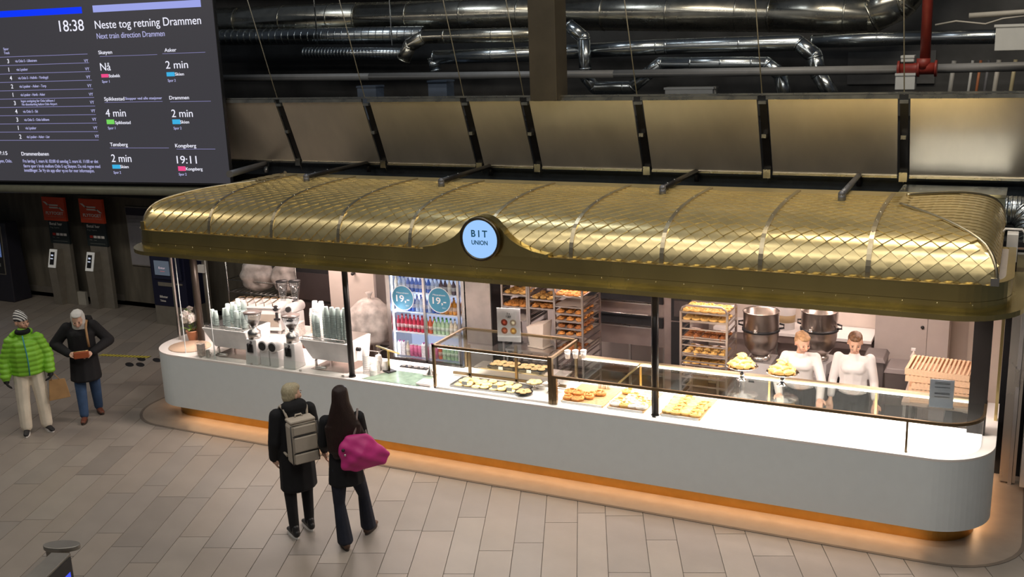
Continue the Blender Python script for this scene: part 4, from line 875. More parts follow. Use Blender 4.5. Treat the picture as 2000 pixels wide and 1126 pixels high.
cup_stack(-7.25, 10.22, 0.951, 9, CUPW, 'tall stack of grey-white lids just right of the left black post', None, r=0.045, step=0.028)
for i, (x, y, n) in enumerate([(-7.14, 10.27, 6), (-7.07, 10.38, 4), (-7.18, 10.40, 7), (-7.24, 10.36, 5), (-7.12, 10.18, 4)]):
    cup_stack(x, y, 0.951, n, CUPW, 'stack of white lids left of the tablet stand, %s' % ('front left', 'nearest the tablet', 'rear and tallest', 'rear left', 'frontmost')[i], 'white lid stacks', r=0.05, step=0.02, h=0.07)
# coffee machines with plain backs toward the customers -----------------------
def coffee_machine(x, label):
    t = T('espresso_machine', label, 'coffee machine', (x, 10.08, 0.951))
    w2 = 0.36
    b = B(); b.hexa([(-w2+0.10, 0.10, 0.11), (w2-0.0, 0.10, 0.11), (w2, 0.50, 0.11), (-w2+0.10, 0.50, 0.11)], [(-w2, -0.02, 0.40), (w2+0.03, -0.02, 0.40), (w2+0.03, 0.52, 0.40), (-w2, 0.52, 0.40)]); part('housing', b, mat('white_enamel', (0.90, 0.90, 0.90), 0.3), t, bevel=0.012)
    b = B(); b.box(-w2+0.01, 0.0, 0.401, w2, 0.5, 0.409); part('cup_tray', b, STEEL, t)
    for fx in (-w2+0.14, w2-0.05):
        for fy in (0.12, 0.44): b = B(); b.tube([(fx, fy, 0.0), (fx, fy, 0.09), (fx+0.02, fy, 0.115)], 0.018, 8); part('foot', b, STEEL, t)
    b = B(); b.box(-w2+0.12, 0.03, 0.001, w2-0.03, 0.52, 0.006); part('drip_sheet', b, mat('reflective_sheet', (0.55, 0.48, 0.45), 0.2, 0.8), t)
    b = B(); b.tube([(-w2+0.05, -0.0, 0.41), (-w2+0.05, 0.0, 0.44), (w2-0.02, 0.0, 0.44), (w2-0.02, 0.0, 0.41)], 0.006, 6); part('cup_rail', b, STEEL, t)
    b = B(); b.cyl((w2+0.02, 0.2, 0.28), (w2+0.07, 0.2, 0.28), 0.025); part('steam_knob', b, BLKP, t)
    b = B(); b.tube([(w2-0.35, 0.02, 0.04), (w2-0.50, 0.0, 0.04)], 0.02, 8); part('portafilter', b, STEEL, t)
    return t
coffee_machine(-9.44, 'white slant-backed espresso machine at the left end, cups on top')
coffee_machine(-7.80, 'white slant-backed espresso machine just left of the left black post')
def grinder(x, y, label, hop):
    t = T('coffee_grinder', label, 'coffee grinder', (x, y, 0.951))
    b = B(); b.hexa([(-0.10, -0.09, 0), (0.10, -0.09, 0), (0.10, 0.13, 0), (-0.10, 0.13, 0)], [(-0.085, -0.06, 0.34), (0.085, -0.06, 0.34), (0.085, 0.10, 0.34), (-0.085, 0.10, 0.34)]); part('body', b, WPL, t, bevel=0.01)
    b = B(); b.lathe([(0.085, 0.341), (0.085, 0.43), (0.05, 0.46), (0.04, 0.49), (0, 0.49)], (0, 0.02, 0), 20); part('collar', b, STEEL, t)
    b = B(); b.box(-0.045, -0.098, 0.17, 0.045, -0.085, 0.28); part('display', b, BLKP, t)
    b = B(); b.lathe([(0.04, 0.49), (0.10, 0.60), (0.115, 0.68), (0.112, 0.68), (0.097, 0.60), (0.036, 0.495)], (0, 0.02, 0), 24); hp_ = part('hopper', b, ACRYL, t)
    b = B(); b.lathe([(0.12, 0.681), (0.12, 0.695), (0.03, 0.705), (0, 0.705)], (0, 0.02, 0), 24); part('hopper_lid', b, mat('smoked_lid', (0.15, 0.12, 0.11), 0.3), hp_)
    if hop: b = B(); b.lathe([(0.036, 0.50), (0.07, 0.56), (0, 0.57)], (0, 0.02, 0), 16); part('beans', b, mat('coffee_beans', (0.05, 0.025, 0.015), 0.5, var=0.4, scale=60), hp_)
    b = B(); b.tube([(0.0, -0.06, 0.30), (0, -0.12, 0.29), (0, -0.12, 0.24)], 0.018, 8); part('spout', b, BLKP, t)
    return t
grinder(-8.90, 10.06, 'white coffee grinder with a bean hopper left of the two round dials', True)
grinder(-8.30, 10.09, 'white coffee grinder with a full-height hopper right of the two round dials', True)
for k, x in enumerate((-8.70, -8.54)):
    t = T('milk_steamer', '%s of two white boxes with a round black dial on top' % ('left', 'right')[k], 'coffee machine', (x, 10.06, 0.951))
    b = B(); b.box(-0.07, -0.06, 0, 0.072, 0.26, 0.22); part('body', b, WPL, t, bevel=0.008)
    b = B(); b.cyl((0, -0.08, 0.27), (0, 0.24, 0.27), 0.072, n=24); dr_ = part('drum', b, WPL, t)
    b = B(); b.cyl((0, -0.088, 0.27), (0, -0.081, 0.27), 0.055, n=24); part('dial', b, mat('dial_black', (0.04, 0.04, 0.04), 0.3, var=0.3, scale=60), dr_)
# glass splash guard before the left machines
t = T('splash_guard', 'low clear glass guard along the front edge before the coffee machines', 'glass', (-8.7, 9.965, 0.951)); b = B(); b.box(-1.1, 0, 0, 1.28, 0.006, 0.13); part('pane', b, GLASS, t)
for x in (-1.08, -0.2, 0.6, 1.26): b = B(); b.box(x-0.015, -0.004, 0, x+0.015, 0.011, 0.025); part('clip', b, STEEL, t)
# left end items
t = T('serving_board', 'round pale wooden board lying at the left end of the counter', 'board', (-10.30, 10.32, 0.951)); b = B(); b.lathe([(0.30, 0), (0.305, 0.006), (0.30, 0.014), (0, 0.014)], n=40, sx=1, sy=0.9); part('disc', b, WOODB, t)
t = T('candle_jar', 'clear square jar of pink card beside the left coffee machine', 'jar', (-9.83, 10.05, 0.951)); b = B(); b.box(-0.06, -0.05, 0, 0.05, 0.05, 0.19); part('jar', b, ACRYL, t); b = B(); b.box(-0.045, -0.035, 0.005, 0.04, 0.035, 0.17); part('filling', b, mat('pink_white_filling', (0.75, 0.6, 0.52), 0.5, var=0.25, scale=30), t)
t = T('steel_jug', 'small steel jug beside the square jar', 'jug', (-9.70, 10.03, 0.951)); b = B(); b.lathe([(0.03, 0), (0.034, 0.03), (0.024, 0.09), (0.028, 0.10), (0.022, 0.10), (0, 0.02)], n=16); part('body', b, STEEL, t); b = B(); b.tube([(0.03, 0, 0.085), (0.06, 0, 0.07), (0.05, 0, 0.03), (0.032, 0, 0.025)], 0.004, 6); part('handle', b, STEEL, t)
# orchid
t = T('potted_orchid', 'white orchid in a terracotta pot at the left end of the counter', 'plant', (-10.50, 10.60, 0.951))
b = B(); b.lathe([(0.06, 0), (0.085, 0.13), (0.095, 0.135), (0.095, 0.15), (0.08, 0.15), (0.075, 0.12), (0, 0.12)], n=20); part('pot', b, mat('terracotta', (0.55, 0.27, 0.16), 0.7, var=0.1), t)
b = B(); b.lathe([(0, 0.125), (0.078, 0.13)], n=12); part('soil', b, mat('soil', (0.05, 0.03, 0.02), 0.9), t)
orn = random.Random(4)
for st in range(2):
    sx = (-1, 1)[st]; pts = [(0.01*sx, 0, 0.12), (0.03*sx, 0, 0.28), (0.0, 0, 0.42), (-0.07-0.02*st, 0, 0.46), (-0.13, 0.02*sx, 0.38)]
    b = B(); b.tube(pts, 0.004, 6); part('stem', b, mat('plant_green', (0.18, 0.30, 0.06), 0.5), t)
PET = mat('petal_white', (0.85, 0.78, 0.74), 0.6, var=0.06, sub=0.1)
b = B()
for k in range(5): a = k*2*pi/5; b.ball((0.024*cos(a), -0.002, 0.024*sin(a)), (0.024, 0.005, 0.024), 8, 5)
b.ball((0, -0.008, 0), (0.006, 0.006, 0.006), 6, 4); flower = b.mesh('flower'); flower.materials.append(PET)
for k in range(38):
    a = orn.random(); r = orn.random()
    p = (-0.14+0.20*a+0.02*orn.random(), orn.uniform(-0.06, 0.05), 0.20+0.28*(1-abs(a-0.5))*orn.uniform(0.45, 1.0)); link('flower', flower, None, t, p, (orn.uniform(-.6, .6), orn.uniform(-1, 1), orn.uniform(-.8, 1.0)))
for k in range(5):
    a = k*1.3; b = B(); b.grid(lambda u, v, a=a: ((0.03+0.14*u)*cos(a)-(v-0.5)*0.05*sin(pi*u)*sin(a), (0.03+0.14*u)*sin(a)+(v-0.5)*0.05*sin(pi*u)*cos(a), 0.14+0.06*sin(2.4*u)), 6, 2); part('leaf', b, MATS['plant_green'], t)
# ------------------------------------------------------------------ kitchen behind the counter
# drinks fridge
t = T('drinks_fridge', 'lit glass-door drinks fridge with two round blue price stickers', 'fridge', (-7.42, 12.0, 0))
b = B(); b.box(-0.66, 0, 0.0, 0.52, 0.03, 0.52); b2 = b; part('lower_grille', b, BLKP, t)
b = B(); b.box(-0.66, 0.0, 0.50, -0.62, 0.6, 2.02); part('side_frame', b, STEEL, t); b = B(); b.box(0.58, 0.0, 0.0, 0.63, 0.6, 2.02); part('side_frame', b, STEEL, t)
b = B(); b.box(-0.66, 0.0, 1.98, 0.63, 0.6, 2.05); part('top_frame', b, STEEL, t)
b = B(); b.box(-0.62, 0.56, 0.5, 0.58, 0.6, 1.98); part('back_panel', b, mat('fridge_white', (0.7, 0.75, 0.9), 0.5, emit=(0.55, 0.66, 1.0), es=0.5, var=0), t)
b = B(); b.box(-0.62, 0.05, 0.49, 0.58, 0.6, 0.52); part('floor_panel', b, WPL, t)
for x in (-0.615, -0.035, 0.52): b = B(); b.box(x, -0.02, 0.53, x+0.035, 0.02, 1.98); part('door_frame', b, STEEL, t)
for x0, x1 in ((-0.58, -0.035), (0.0, 0.52)): b = B(); b.box(x0, -0.012, 0.56, x1, -0.004, 1.97); part('door_pane', b, GLASS, t)
b = B(); b.box(-0.58, -0.02, 0.53, 0.55, 0.02, 0.56); part('door_rail', b, STEEL, t)
b = B(); b.box(-0.60, 0.03, 0.56, -0.575, 0.06, 1.97); part('light_strip', b, mat('fridge_led', (1, 1, 1), 0.5, emit=(0.85, 0.90, 1.0), es=4.0, var=0), t)
area('fridge_light', (-7.42, 12.06, 1.93), (1.0, 0.05), 14, (0.75, 0.83, 1.0), (rad(35), 0, 0)); area('fridge_light', (-7.95, 12.1, 1.25), (0.05, 1.2), 7, (0.8, 0.87, 1.0), (0, rad(-90), 0))
SHZ = [0.56, 0.93, 1.24, 1.53, 1.80]
for z in SHZ[1:]: b = B(); b.box(-0.58, 0.06, z-0.014, 0.55, 0.55, z); part('shelf', b, mat('shelf_white', (0.8, 0.82, 0.88), 0.4), t)
STB = mat('sticker_blue', (0.05, 0.20, 0.30), 0.5, emit=(0.02, 0.10, 0.15), es=0.5); STW = mat('sticker_white', (0.8, 0.8, 0.8), 0.5)
for k, (x, z) in enumerate(((-0.365, 1.46), (0.24, 1.475))):
    s_ = T('price_sticker', 'round blue 19,- price sticker on the %s fridge door' % ('left', 'right')[k], 'sticker', (-7.42+x, 11.984, z))
    b = B(); b.cyl((0, 0, 0), (0, -0.002, 0), 0.185, n=48); part('rim', b, STW, s_); b = B(); b.cyl((0, -0.002, 0), (0, -0.004, 0), 0.173, n=48); part('disc', b, STB, s_)
    text('19,-', s_, STW, (0.0, -0.0045, -0.055), h=0.095, wid=0.22, align='C', bold=0.012); text('Mineralvann', s_, STW, (0, -0.0045, 0.065), h=0.022, wid=0.20, align='C'); text('0,5 l', s_, STW, (0.07, -0.0045, -0.115), h=0.014, wid=0.05, align='C')
def bottle_mesh(n, body, cap, h=0.22, r=0.030, kind=0):
    b = B()
    if kind == 0: b.lathe([(r*0.9, 0), (r, 0.01), (r, h*0.62), (r*0.45, h*0.82), (r*0.4, h*0.93), (0, h*0.93)], n=10)
    elif kind == 1: b.lathe([(r*1.1, 0), (r*1.1, h*0.75), (0, h*0.77)], n=10)
    else: b.box(-r, -r, 0, r, r, h*0.8); b.hexa([(-r, -r, h*.8), (r, -r, h*.8), (r, r, h*.8), (-r, r, h*.8)], [(-r, -0.003, h*.95), (r, -0.003, h*.95), (r, 0.003, h*.95), (-r, 0.003, h*.95)])
    me = b.mesh('bottle'); me.materials.append(mat('drink_'+n, body, 0.2, var=0.25, scale=40)); b = B()
    if kind != 1: b.cyl((0, 0, h*0.9), (0, 0, h), r*0.5, n=8)
    else: b.cyl((0, 0, h*0.765), (0, 0, h*0.79), r, n=10)
    c = b.mesh('cap'); c.materials.append(mat('cap_'+n, cap, 0.4)); 
    b = B(); b.lathe([(r*1.04, h*0.25), (r*1.04, h*0.5)], n=10); l = b.mesh('label_band'); l.materials.append(mat('band_'+n, tuple(min(0.9, q*0.5+0.35) for q in body), 0.5))
    return me, c, l
BT = {'blue': bottle_mesh('blue', (0.05, 0.14, 0.55), (0.6, 0.6, 0.8)), 'water': bottle_mesh('water', (0.42, 0.52, 0.75), (0.05, 0.1, 0.5)), 'red': bottle_mesh('red', (0.50, 0.02, 0.06), (0.6, 0.05, 0.08)), 'orange': bottle_mesh('orange', (0.80, 0.32, 0.04), (0.7, 0.3, 0.05)),
      'dark': bottle_mesh('dark', (0.06, 0.03, 0.05), (0.5, 0.5, 0.5)), 'green': bottle_mesh('green', (0.45, 0.62, 0.42), (0.10, 0.45, 0.10)), 'coral': bottle_mesh('coral', (0.70, 0.12, 0.05), (0.8, 0.4, 0.2)), 'milk': bottle_mesh('milk', (0.80, 0.74, 0.80), (0.5, 0.1, 0.4), kind=2), 'berry': bottle_mesh('berry', (0.65, 0.15, 0.32), (0.8, 0.8, 0.8), kind=1), 'tea': bottle_mesh('tea', (0.72, 0.62, 0.50), (0.7, 0.7, 0.7))}
ROWS = [['milk', 'milk', 'tea', 'berry', 'berry', 'berry', 'milk', 'milk', 'milk', 'berry', 'coral', 'green', 'green', 'green', 'green', 'milk'],
        ['red']*7+['coral', 'coral', 'green', 'green', 'green', 'green', 'tea', 'tea', 'tea'],
        ['water', 'blue', 'water', 'blue', 'blue', 'water', 'water', 'blue', 'water', 'blue', 'blue', 'orange', 'orange', 'orange', 'orange', 'orange'],
        ['tea', 'water', 'water', 'blue', 'blue', 'blue', 'blue', 'blue', 'blue', 'water', 'water', 'dark', 'dark', 'tea', 'dark', 'dark']]
RN = ['bottom', 'second', 'third', 'top visible']
for r, row in enumerate(ROWS):
    for i, k in enumerate(row):
        for dep in range(2 if r in (1, 2) else 1):
            me, c, l = BT[k]; o = link('drink_bottle', me, None, None, (-7.97+0.068*i, 12.12+0.1*dep, SHZ[r]+0.001)); o['label'] = '%s drink bottle, %s from left%s, %s fridge shelf' % ({'milk': 'white carton', 'tea': 'pale beige', 'dark': 'dark', 'water': 'clear blue', 'berry': 'pink'}.get(k, k), ORDN[i], (', behind' if dep else ''), RN[r]); o['category'] = 'bottle'; o['group'] = '%s bottles, %s shelf%s' % (k, RN[r], ' rear' if dep else '')
            link('cap', c, None, o)
            if k not in ('milk', 'berry'): link('label_band', l, None, o)
# steel cupboard beside the fridge
t = T('steel_cupboard', 'tall brushed steel cupboard between the drinks fridge and the bread racks', 'cupboard', (-6.57, 12.0, 0)); b = B(); b.box(-0.20, 0.02, 0, 0.20, 0.6, 2.1); part('carcass', b, BLKP, t); b = B(); b.box(-0.20, 0, 0.05, 0.19, 0.02, 2.08); part('door', b, mat('cupboard_steel', (0.50, 0.45, 0.42), 0.35, 0.8, var=0.12, scale=5), t)
# bread racks ----------------------------------------------------------------
RACKM = mat('rack_metal', (0.50, 0.44, 0.42), 0.35, 0.9, var=0.05)
def rack(x, y, w, d, h, label, trays, rnd_top=False, tray_lbl='', kinds=None, group=None):
    t = T('tray_rack', label, 'rack', (x, y, 0))
    me = None; w2 = w/2
    for px in (-w2, w2):
        for py in (0, d): b = B(); b.box(px-0.013, py-0.013, 0.06, px+0.013, py+0.013, h-(0.07 if rnd_top else 0)); part('post', b, RACKM, t)
    for py in (0, d):
        b = B()
        if rnd_top: b.tube([(-w2, py, h-0.08), (-w2+0.02, py, h-0.03), (-w2+0.07, py, h), (w2-0.07, py, h), (w2-0.02, py, h-0.03), (w2, py, h-0.08)], 0.014, 8)
        else: b.box(-w2, py-0.01, h-0.02, w2, py+0.01, h)
        part('top_bar', b, RACKM, t)
    for px in (-w2, w2):
        b = B(); n = int((h-0.35)/0.09)
        for k in range(n): b.box(px-0.012, 0, 0.25+0.09*k, px+0.012, d, 0.256+0.09*k)
        part('runner', b, RACKM, t, kind='stuff')
        for py in (0, d): b = B(); b.cyl((px-0.01, py, 0.035), (px+0.01, py, 0.035), 0.035, n=12); part('wheel', b, BLKP, t)
    if rnd_top:
        for k in range(10): b = B(); b.box(-w2, -0.008, 0.70+0.105*k, w2, 0.008, 0.716+0.105*k); part('cross_bar', b, RACKM, t)
    for n_, (z, kd, cnt, pap) in enumerate(trays):
        tl = '%s tray of %s in the %s' % (ORD[n_], {'bun': 'brown buns', 'bunl': 'golden buns', 'dark': 'dark buns', 'knot': 'twisted buns', 'knoty': 'pale twisted buns', 'croissant': 'croissants', 'danish': 'round buns', None: 'paper only'}[kd], tray_lbl)
        tt = T('baking_tray', tl, 'tray', (x, y+0.01, z))
        b = B(); b.box(-w2+0.015, -0.02, 0.0, w2-0.015, d-0.02, 0.008); b.box(-w2+0.015, -0.02, 0.008, w2-0.015, -0.012, 0.022); b.box(w2-0.021, -0.012, 0.008, w2-0.015, d-0.02, 0.022); part('sheet', b, RACKM, tt)
        if pap:
            q = random.Random(n_+int(x*10)); jx = q.uniform(-.01, .01)
            def fn(u, v): 
                e = (abs(u-.5)*2)**6+(abs(v-.5)*2)**6
                return (-w2+0.02+(w-0.04)*u+jx, -0.035+(d+0.02)*v, 0.012+0.025*min(1, e)*(0.6+0.4*sin(9*u+5*v+n_)))
            b = B(); b.grid(fn, 10, 10); part('paper', b, PAPER, tt)
        if kd:
            cx = max(1, int((w-0.06)/0.10)); cy = cnt
            for i in range(cx):
                for j in range(cy):
                    pastry(kd, 'baked_bun', '%s, %s from left, %s row, %s tray, %s' % (dict(bun='brown bun', bunl='golden bun', dark='dark bun', knot='twisted bun', knoty='pale twisted bun', danish='round bun')[kd], ORDN[i], ROWN[j], ORD[n_], tray_lbl), 'buns: '+tl, (x-w2+0.07+(w-0.14)*i/max(1, cx-1), y+0.05+0.125*j, z+0.016), 1.0)
    return t
ORD = ['topmost', 'second', 'third', 'fourth', 'fifth', 'sixth', 'seventh', 'eighth', 'ninth']
rack(-6.06, 12.1, 0.38, 0.55, 1.95, 'steel tray rack just right of the steel cupboard', [(1.78, 'bunl', 3, True), (1.60, 'bunl', 3, True), (1.43, 'knot', 3, True), (1.25, None, 0, True)], tray_lbl='rack beside steel cupboard')
rack(-5.65, 12.1, 0.38, 0.55, 1.95, 'steel tray rack in the middle of the three left racks', [(1.76, 'danish', 3, False), (1.56, 'bunl', 3, False), (1.44, 'bun', 3, False)], tray_lbl='middle left rack')
rack(-5.23, 12.02, 0.40, 0.62, 1.95, 'steel tray rack at the right of the three left racks, fullest with papered trays', [(1.66, 'knot', 4, True), (1.52, None, 0, True), (1.42, 'bun', 4, True), (1.32, 'bun', 4, True), (1.22, 'dark', 4, True), (1.12, 'bun', 4, True), (0.90, 'dark', 3, True)], tray_lbl='fullest left rack')
rack(-3.35, 11.85, 0.58, 0.44, 1.74, 'round-topped steel rack of bun trays right of the black post', [(1.64, 'knoty', 3, True), (1.53, 'danish', 3, False), (1.30, 'dark', 3, True), (1.09, 'bunl', 3, True), (0.97, 'danish', 3, True), (0.86, 'dark', 3, True)], True, tray_lbl='round-topped rack')
b = B(); b.prism([(-0.13, 0), (0.12, -0.02), (0.14, 0.2), (-0.1, 0.2)], 0, 0.02); b.hexa([(-0.10, 0, 0.02), (0.10, -0.0, 0.02), (0.10, 0.2, 0.02), (-0.10, 0.2, 0.02)], [(-0.14, -0.01, 0.28), (0.12, 0.0, 0.34), (0.13, 0.22, 0.36), (-0.12, 0.2, 0.30)]); TM('flour_sack', b, PAPER, 'crumpled white paper sack leaning on the middle rack', 'sack', (-5.66, 11.9, 0.96), rad(-6))
t = T('sack_shelf', 'low steel table under the paper sack behind the case', 'table', (-5.75, 11.75, 0)); b = B(); b.box(-0.3, 0, 0.93, 0.35, 0.32, 0.955); part('top', b, STEEL, t)
for x in (-0.28, 0.33): 
    for y in (0.02, 0.3): b = B(); b.box(x-0.01, y-0.01, 0, x+0.01, y+0.01, 0.93); part('leg', b, STEEL, t)
# deck oven
OVS = mat('oven_steel', (0.46, 0.38, 0.36), 0.35, 0.8, var=0.12, scale=4)
t = T('deck_oven', 'wide steel deck oven with dark slots behind the racks', 'oven', (-4.75, 13.0, 0))
b = B(); b.box(-0.75, 0.03, 0.78, 0.52, 0.95, 2.1); part('body', b, OVS, t)
for z0, z1 in ((1.08, 1.22), (1.42, 1.54), (1.72, 1.84)):
    b = B(); b.box(-0.70, 0.0, z0, 0.40, 0.03, z1); dd_ = part('deck_door', b, DARK, t); b = B(); b.box(-0.72, -0.04, z0-0.03, 0.42, 0.03, z0-0.012); part('deck_ledge', b, STEEL, t); b = B(); b.tube([(-0.6, -0.03, z1+0.02), (0.3, -0.03, z1+0.02)], 0.008, 6); part('deck_handle', b, STEEL, dd_)
for z in (1.14, 1.48, 1.78): b = B(); b.box(0.42, -0.002, z-0.08, 0.50, 0.028, z+0.07); part('control_panel', b, BLKP, t); 
for x in (-0.72, 0.0, 0.5): b = B(); b.box(x-0.015, 0.05, 0, x+0.015, 0.08, 0.78); part('leg', b, STEEL, t)
b = B(); b.box(-0.72, 0.5, 0.2, 0.5, 0.9, 0.24); part('under_shelf', b, OVS, t)
t = T('oven_tower', 'narrow black built-in oven tower between the deck oven and round-topped rack', 'oven', (-3.98, 12.9, 0)); b = B(); b.box(-0.22, 0.02, 0, 0.18, 0.8, 2.2); part('body', b, OVS, t); b = B(); b.box(-0.12, 0.0, 0.1, 0.16, 0.02, 1.2); part('lower_door', b, BLKP, t); b = B(); b.box(-0.12, 0.0, 1.22, 0.16, 0.02, 1.62); od_ = part('oven_door', b, BLKP, t)
b = B(); b.box(-0.12, 0.0, 1.64, 0.16, 0.02, 2.1); part('upper_door', b, BLKP, t); b = B(); b.box(-0.08, -0.004, 1.28, 0.12, 0.0, 1.5); part('oven_window', b, mat('oven_window', (0.06, 0.05, 0.05), 0.2), od_); b = B(); b.ball((0.02, -0.015, 1.08), 0.018); part('knob', b, STEEL, t)
# mixers
def mixer(x, y, label, rz):
    t = T('dough_mixer', label, 'mixer', (x, y, 0), rz)
    bowl = mat('bowl_steel', (0.66, 0.58, 0.53), 0.28, 1.0, var=0.05)
    b = B(); b.box(-0.20, 0.0, 0.02, 0.20, 0.55, 0.86); part('body', b, mat('mixer_grey', (0.34, 0.33, 0.33), 0.4, 0.3), t, bevel=0.015)
    b = B(); b.hexa([(-0.20, 0.0, 0.861), (0.20, 0.0, 0.861), (0.20, 0.55, 0.861), (-0.20, 0.55, 0.861)], [(-0.17, 0.08, 1.0), (0.17, 0.08, 1.0), (0.17, 0.5, 1.0), (-0.17, 0.5, 1.0)]); part('shoulder', b, mat('mixer_grey', (0.34, 0.33, 0.33), 0.4, 0.3), t)
    b = B(); b.box(-0.17, -0.01, 0.55, 0.17, 0.0, 0.85); part('front_panel', b, mat('mixer_panel', (0.55, 0.52, 0.52), 0.4), t); b = B(); b.box(-0.08, -0.015, 0.77, -0.01, -0.01, 0.80); part('readout', b, BLKP, t)
    b = B(); b.lathe([(0.12, 1.0), (0.13, 1.03), (0.10, 1.07), (0, 1.08)], (0, 0.25, 0), 24); part('bowl_seat', b, STEEL, t)
    b = B(); b.lathe([(0.05, 1.07), (0.13, 1.09), (0.19, 1.18), (0.215, 1.30), (0.22, 1.62), (0.228, 1.625), (0.222, 1.63), (0.205, 1.62), (0.20, 1.30), (0.17, 1.19), (0.10, 1.12), (0, 1.11)], (0, 0.25, 0), 36); part('bowl', b, bowl, t)
    b = B(); b.lathe([(0.222, 1.375), (0.232, 1.38), (0.232, 1.405), (0.222, 1.41)], (0, 0.25, 0), 36); part('bowl_band', b, BLKP, t)
    for sx in (-1, 1): b = B(); b.tube([(sx*0.225, 0.25, 1.42), (sx*0.28, 0.25, 1.43), (sx*0.28, 0.25, 1.47), (sx*0.225, 0.25, 1.48)], 0.012, 6); part('bowl_handle', b, BLKP, t)
    b = B(); b.ball((-0.02, 0.02, 1.42), 0.022); b.cyl((-0.02, 0.02, 1.39), (-0.02, 0.03, 1.41), 0.03, n=10); part('latch', b, STEEL, t)
    b = B(); b.tube([(0.22, 0.05, 0.6), (0.22, 0.05, 0.9)], 0.012, 6); part('side_lever', b, BLKP, t); b = B(); b.box(0.2, 0.1, 0.35, 0.22, 0.5, 0.75); part('side_control', b, BLKP, t)
mixer(-2.75, 12.05, 'big steel mixing bowl on a grey mixer behind the left croissant stand', 0)
mixer(-2.14, 12.3, 'big steel mixing bowl on a grey mixer behind the white-shirted woman on the left', rad(-12))
# white shelf, tubs and work bench along the back wall
t = T('work_bench', 'long steel work bench with a white top along the back wall', 'bench', (-2.45, 13.39, 0)); b = B(); b.box(-1.2, 0, 1.0, 0.88, 0.6, 1.04); part('top', b, WPL, t); b = B(); b.box(-1.2, 0.02, 0.9, 0.88, 0.05, 1.0); part('apron', b, OVS, t); b = B(); b.box(-1.18, 0.1, 0.08, 0.86, 0.58, 0.88); part('cabinet', b, OVS, t)
for x in (-1.15, -0.35, 0.3, 0.84): b = B(); b.box(x, 0.02, 0, x+0.03, 0.05, 0.9); part('leg', b, STEEL, t)
area('bench_light', (-2.0, 13.75, 1.95), (1.8, 0.08), 12, (1.0, 0.80, 0.70))
t = T('wall_shelf', 'white wall shelf lit from below behind the mixers', 'shelf', (-2.2, 13.63, 2.0)); b = B(); b.box(-1.1, 0, 0, 0.7, 0.36, 0.03); part('board', b, WPL, t)
for k, (x, r, lb) in enumerate(((-2.72, 0.13, 'left of the black cable'), (-2.38, 0.14, 'right of the black cable'))):
    t = T('flour_tub', 'white round tub with a tan band, %s' % lb, 'tub', (x, 13.65, 1.041)); b = B(); b.lathe([(r*0.92, 0), (r, 0.30), (r*0.96, 0.32), (0, 0.33)], n=24); part('body', b, WPL, t); b = B(); b.lathe([(r*0.96, 0.10), (r*0.985, 0.2)], n=24); part('band', b, mat('tan_band', (0.45, 0.33, 0.18), 0.5), t); b = B(); b.lathe([(r*1.04, 0.32), (r*1.04, 0.35), (0, 0.355)], n=24); part('lid', b, mat('tub_lid_%d' % k, ((0.6, 0.62, 0.75), (0.65, 0.12, 0.08))[k], 0.4), t)
for i in range(4): b = B(); b.box(-0.13, -0.12, 0, 0.13, 0.14, 0.07); b.box(-0.14, -0.13, 0.07, 0.14, 0.15, 0.08); TM('proofing_box', b, WPL, '%s white dough box in the stack behind the left mixing bowl' % ('bottom', 'second', 'third', 'top')[i], 'box', (-3.02, 13.65, 1.041+0.081*i))
b = B(); b.tube([(0, 0, 0), (0.01, 0, -0.5), (0.0, 0, -1.1), (-0.05, 0, -1.3)], 0.008, 6); TM('black_cable', b, BLKP, 'black power cable hanging before the white wall above the bench', 'cable', (-2.36, 13.1, 2.45))
# tall grey cupboard doors
t = T('grey_cupboard', 'tall plain grey two-door cupboard behind the bins', 'cupboard', (-1.12, 13.45, 0)); b = B(); b.box(-0.42, 0.02, 0, 0.46, 0.5, 2.4); part('carcass', b, GREYP, t)
for x0, x1 in ((-0.42, 0.205), (0.213, 0.46)): b = B(); b.box(x0, 0, 0.05, x1, 0.02, 2.38); gd_ = part('door', b, GREYP, t)
b = B(); b.ball((0.15, -0.01, 1.27), 0.022, 10, 6); part('knob', b, BLKP, gd_)
# bins, bottle
for k, (x, y, w, h, lb) in enumerate(((-1.10, 12.45, 0.38, 1.0, 'large grey wheeled bin behind the wooden crates'), (-1.46, 12.75, 0.26, 1.02, 'grey bin half hidden by the right woman'))):
    t = T('waste_bin', lb, 'bin', (x, y, 0)); w2 = w/2
    b = B(); b.hexa([(-w2*.85, 0.03, 0.05), (w2*.85, 0.03, 0.05), (w2*.85, 0.40, 0.05), (-w2*.85, 0.40, 0.05)], [(-w2, 0, h-0.06), (w2, 0, h-0.06), (w2, 0.45, h-0.06), (-w2, 0.45, h-0.06)]); part('body', b, BINP, t, bevel=0.01)
    b = B(); b.hexa([(-w2-0.015, -0.02, h-0.058), (w2+0.015, -0.02, h-0.058), (w2+0.015, 0.47, h-0.058), (-w2-0.015, 0.47, h-0.058)], [(-w2+0.02, 0.02, h), (w2-0.02, 0.02, h), (w2-0.02, 0.44, h), (-w2+0.02, 0.44, h)]); part('lid', b, BINP, t, bevel=0.01)
    for s_ in (-1, 1): b = B(); b.cyl((s_*w2*.8, 0.36, 0.06), (s_*w2*.95, 0.36, 0.06), 0.06, n=14); part('wheel', b, BLKP, t)
t = T('spray_bottle', 'small beige spray bottle standing on the large grey bin', 'bottle', (-1.00, 12.72, 1.001)); b = B(); b.lathe([(0.035, 0), (0.038, 0.1), (0.012, 0.15), (0.012, 0.17), (0, 0.17)], n=12); part('body', b, PAPER, t); b = B(); b.box(-0.03, -0.012, 0.17, 0.02, 0.012, 0.20); part('trigger', b, WPL, t)
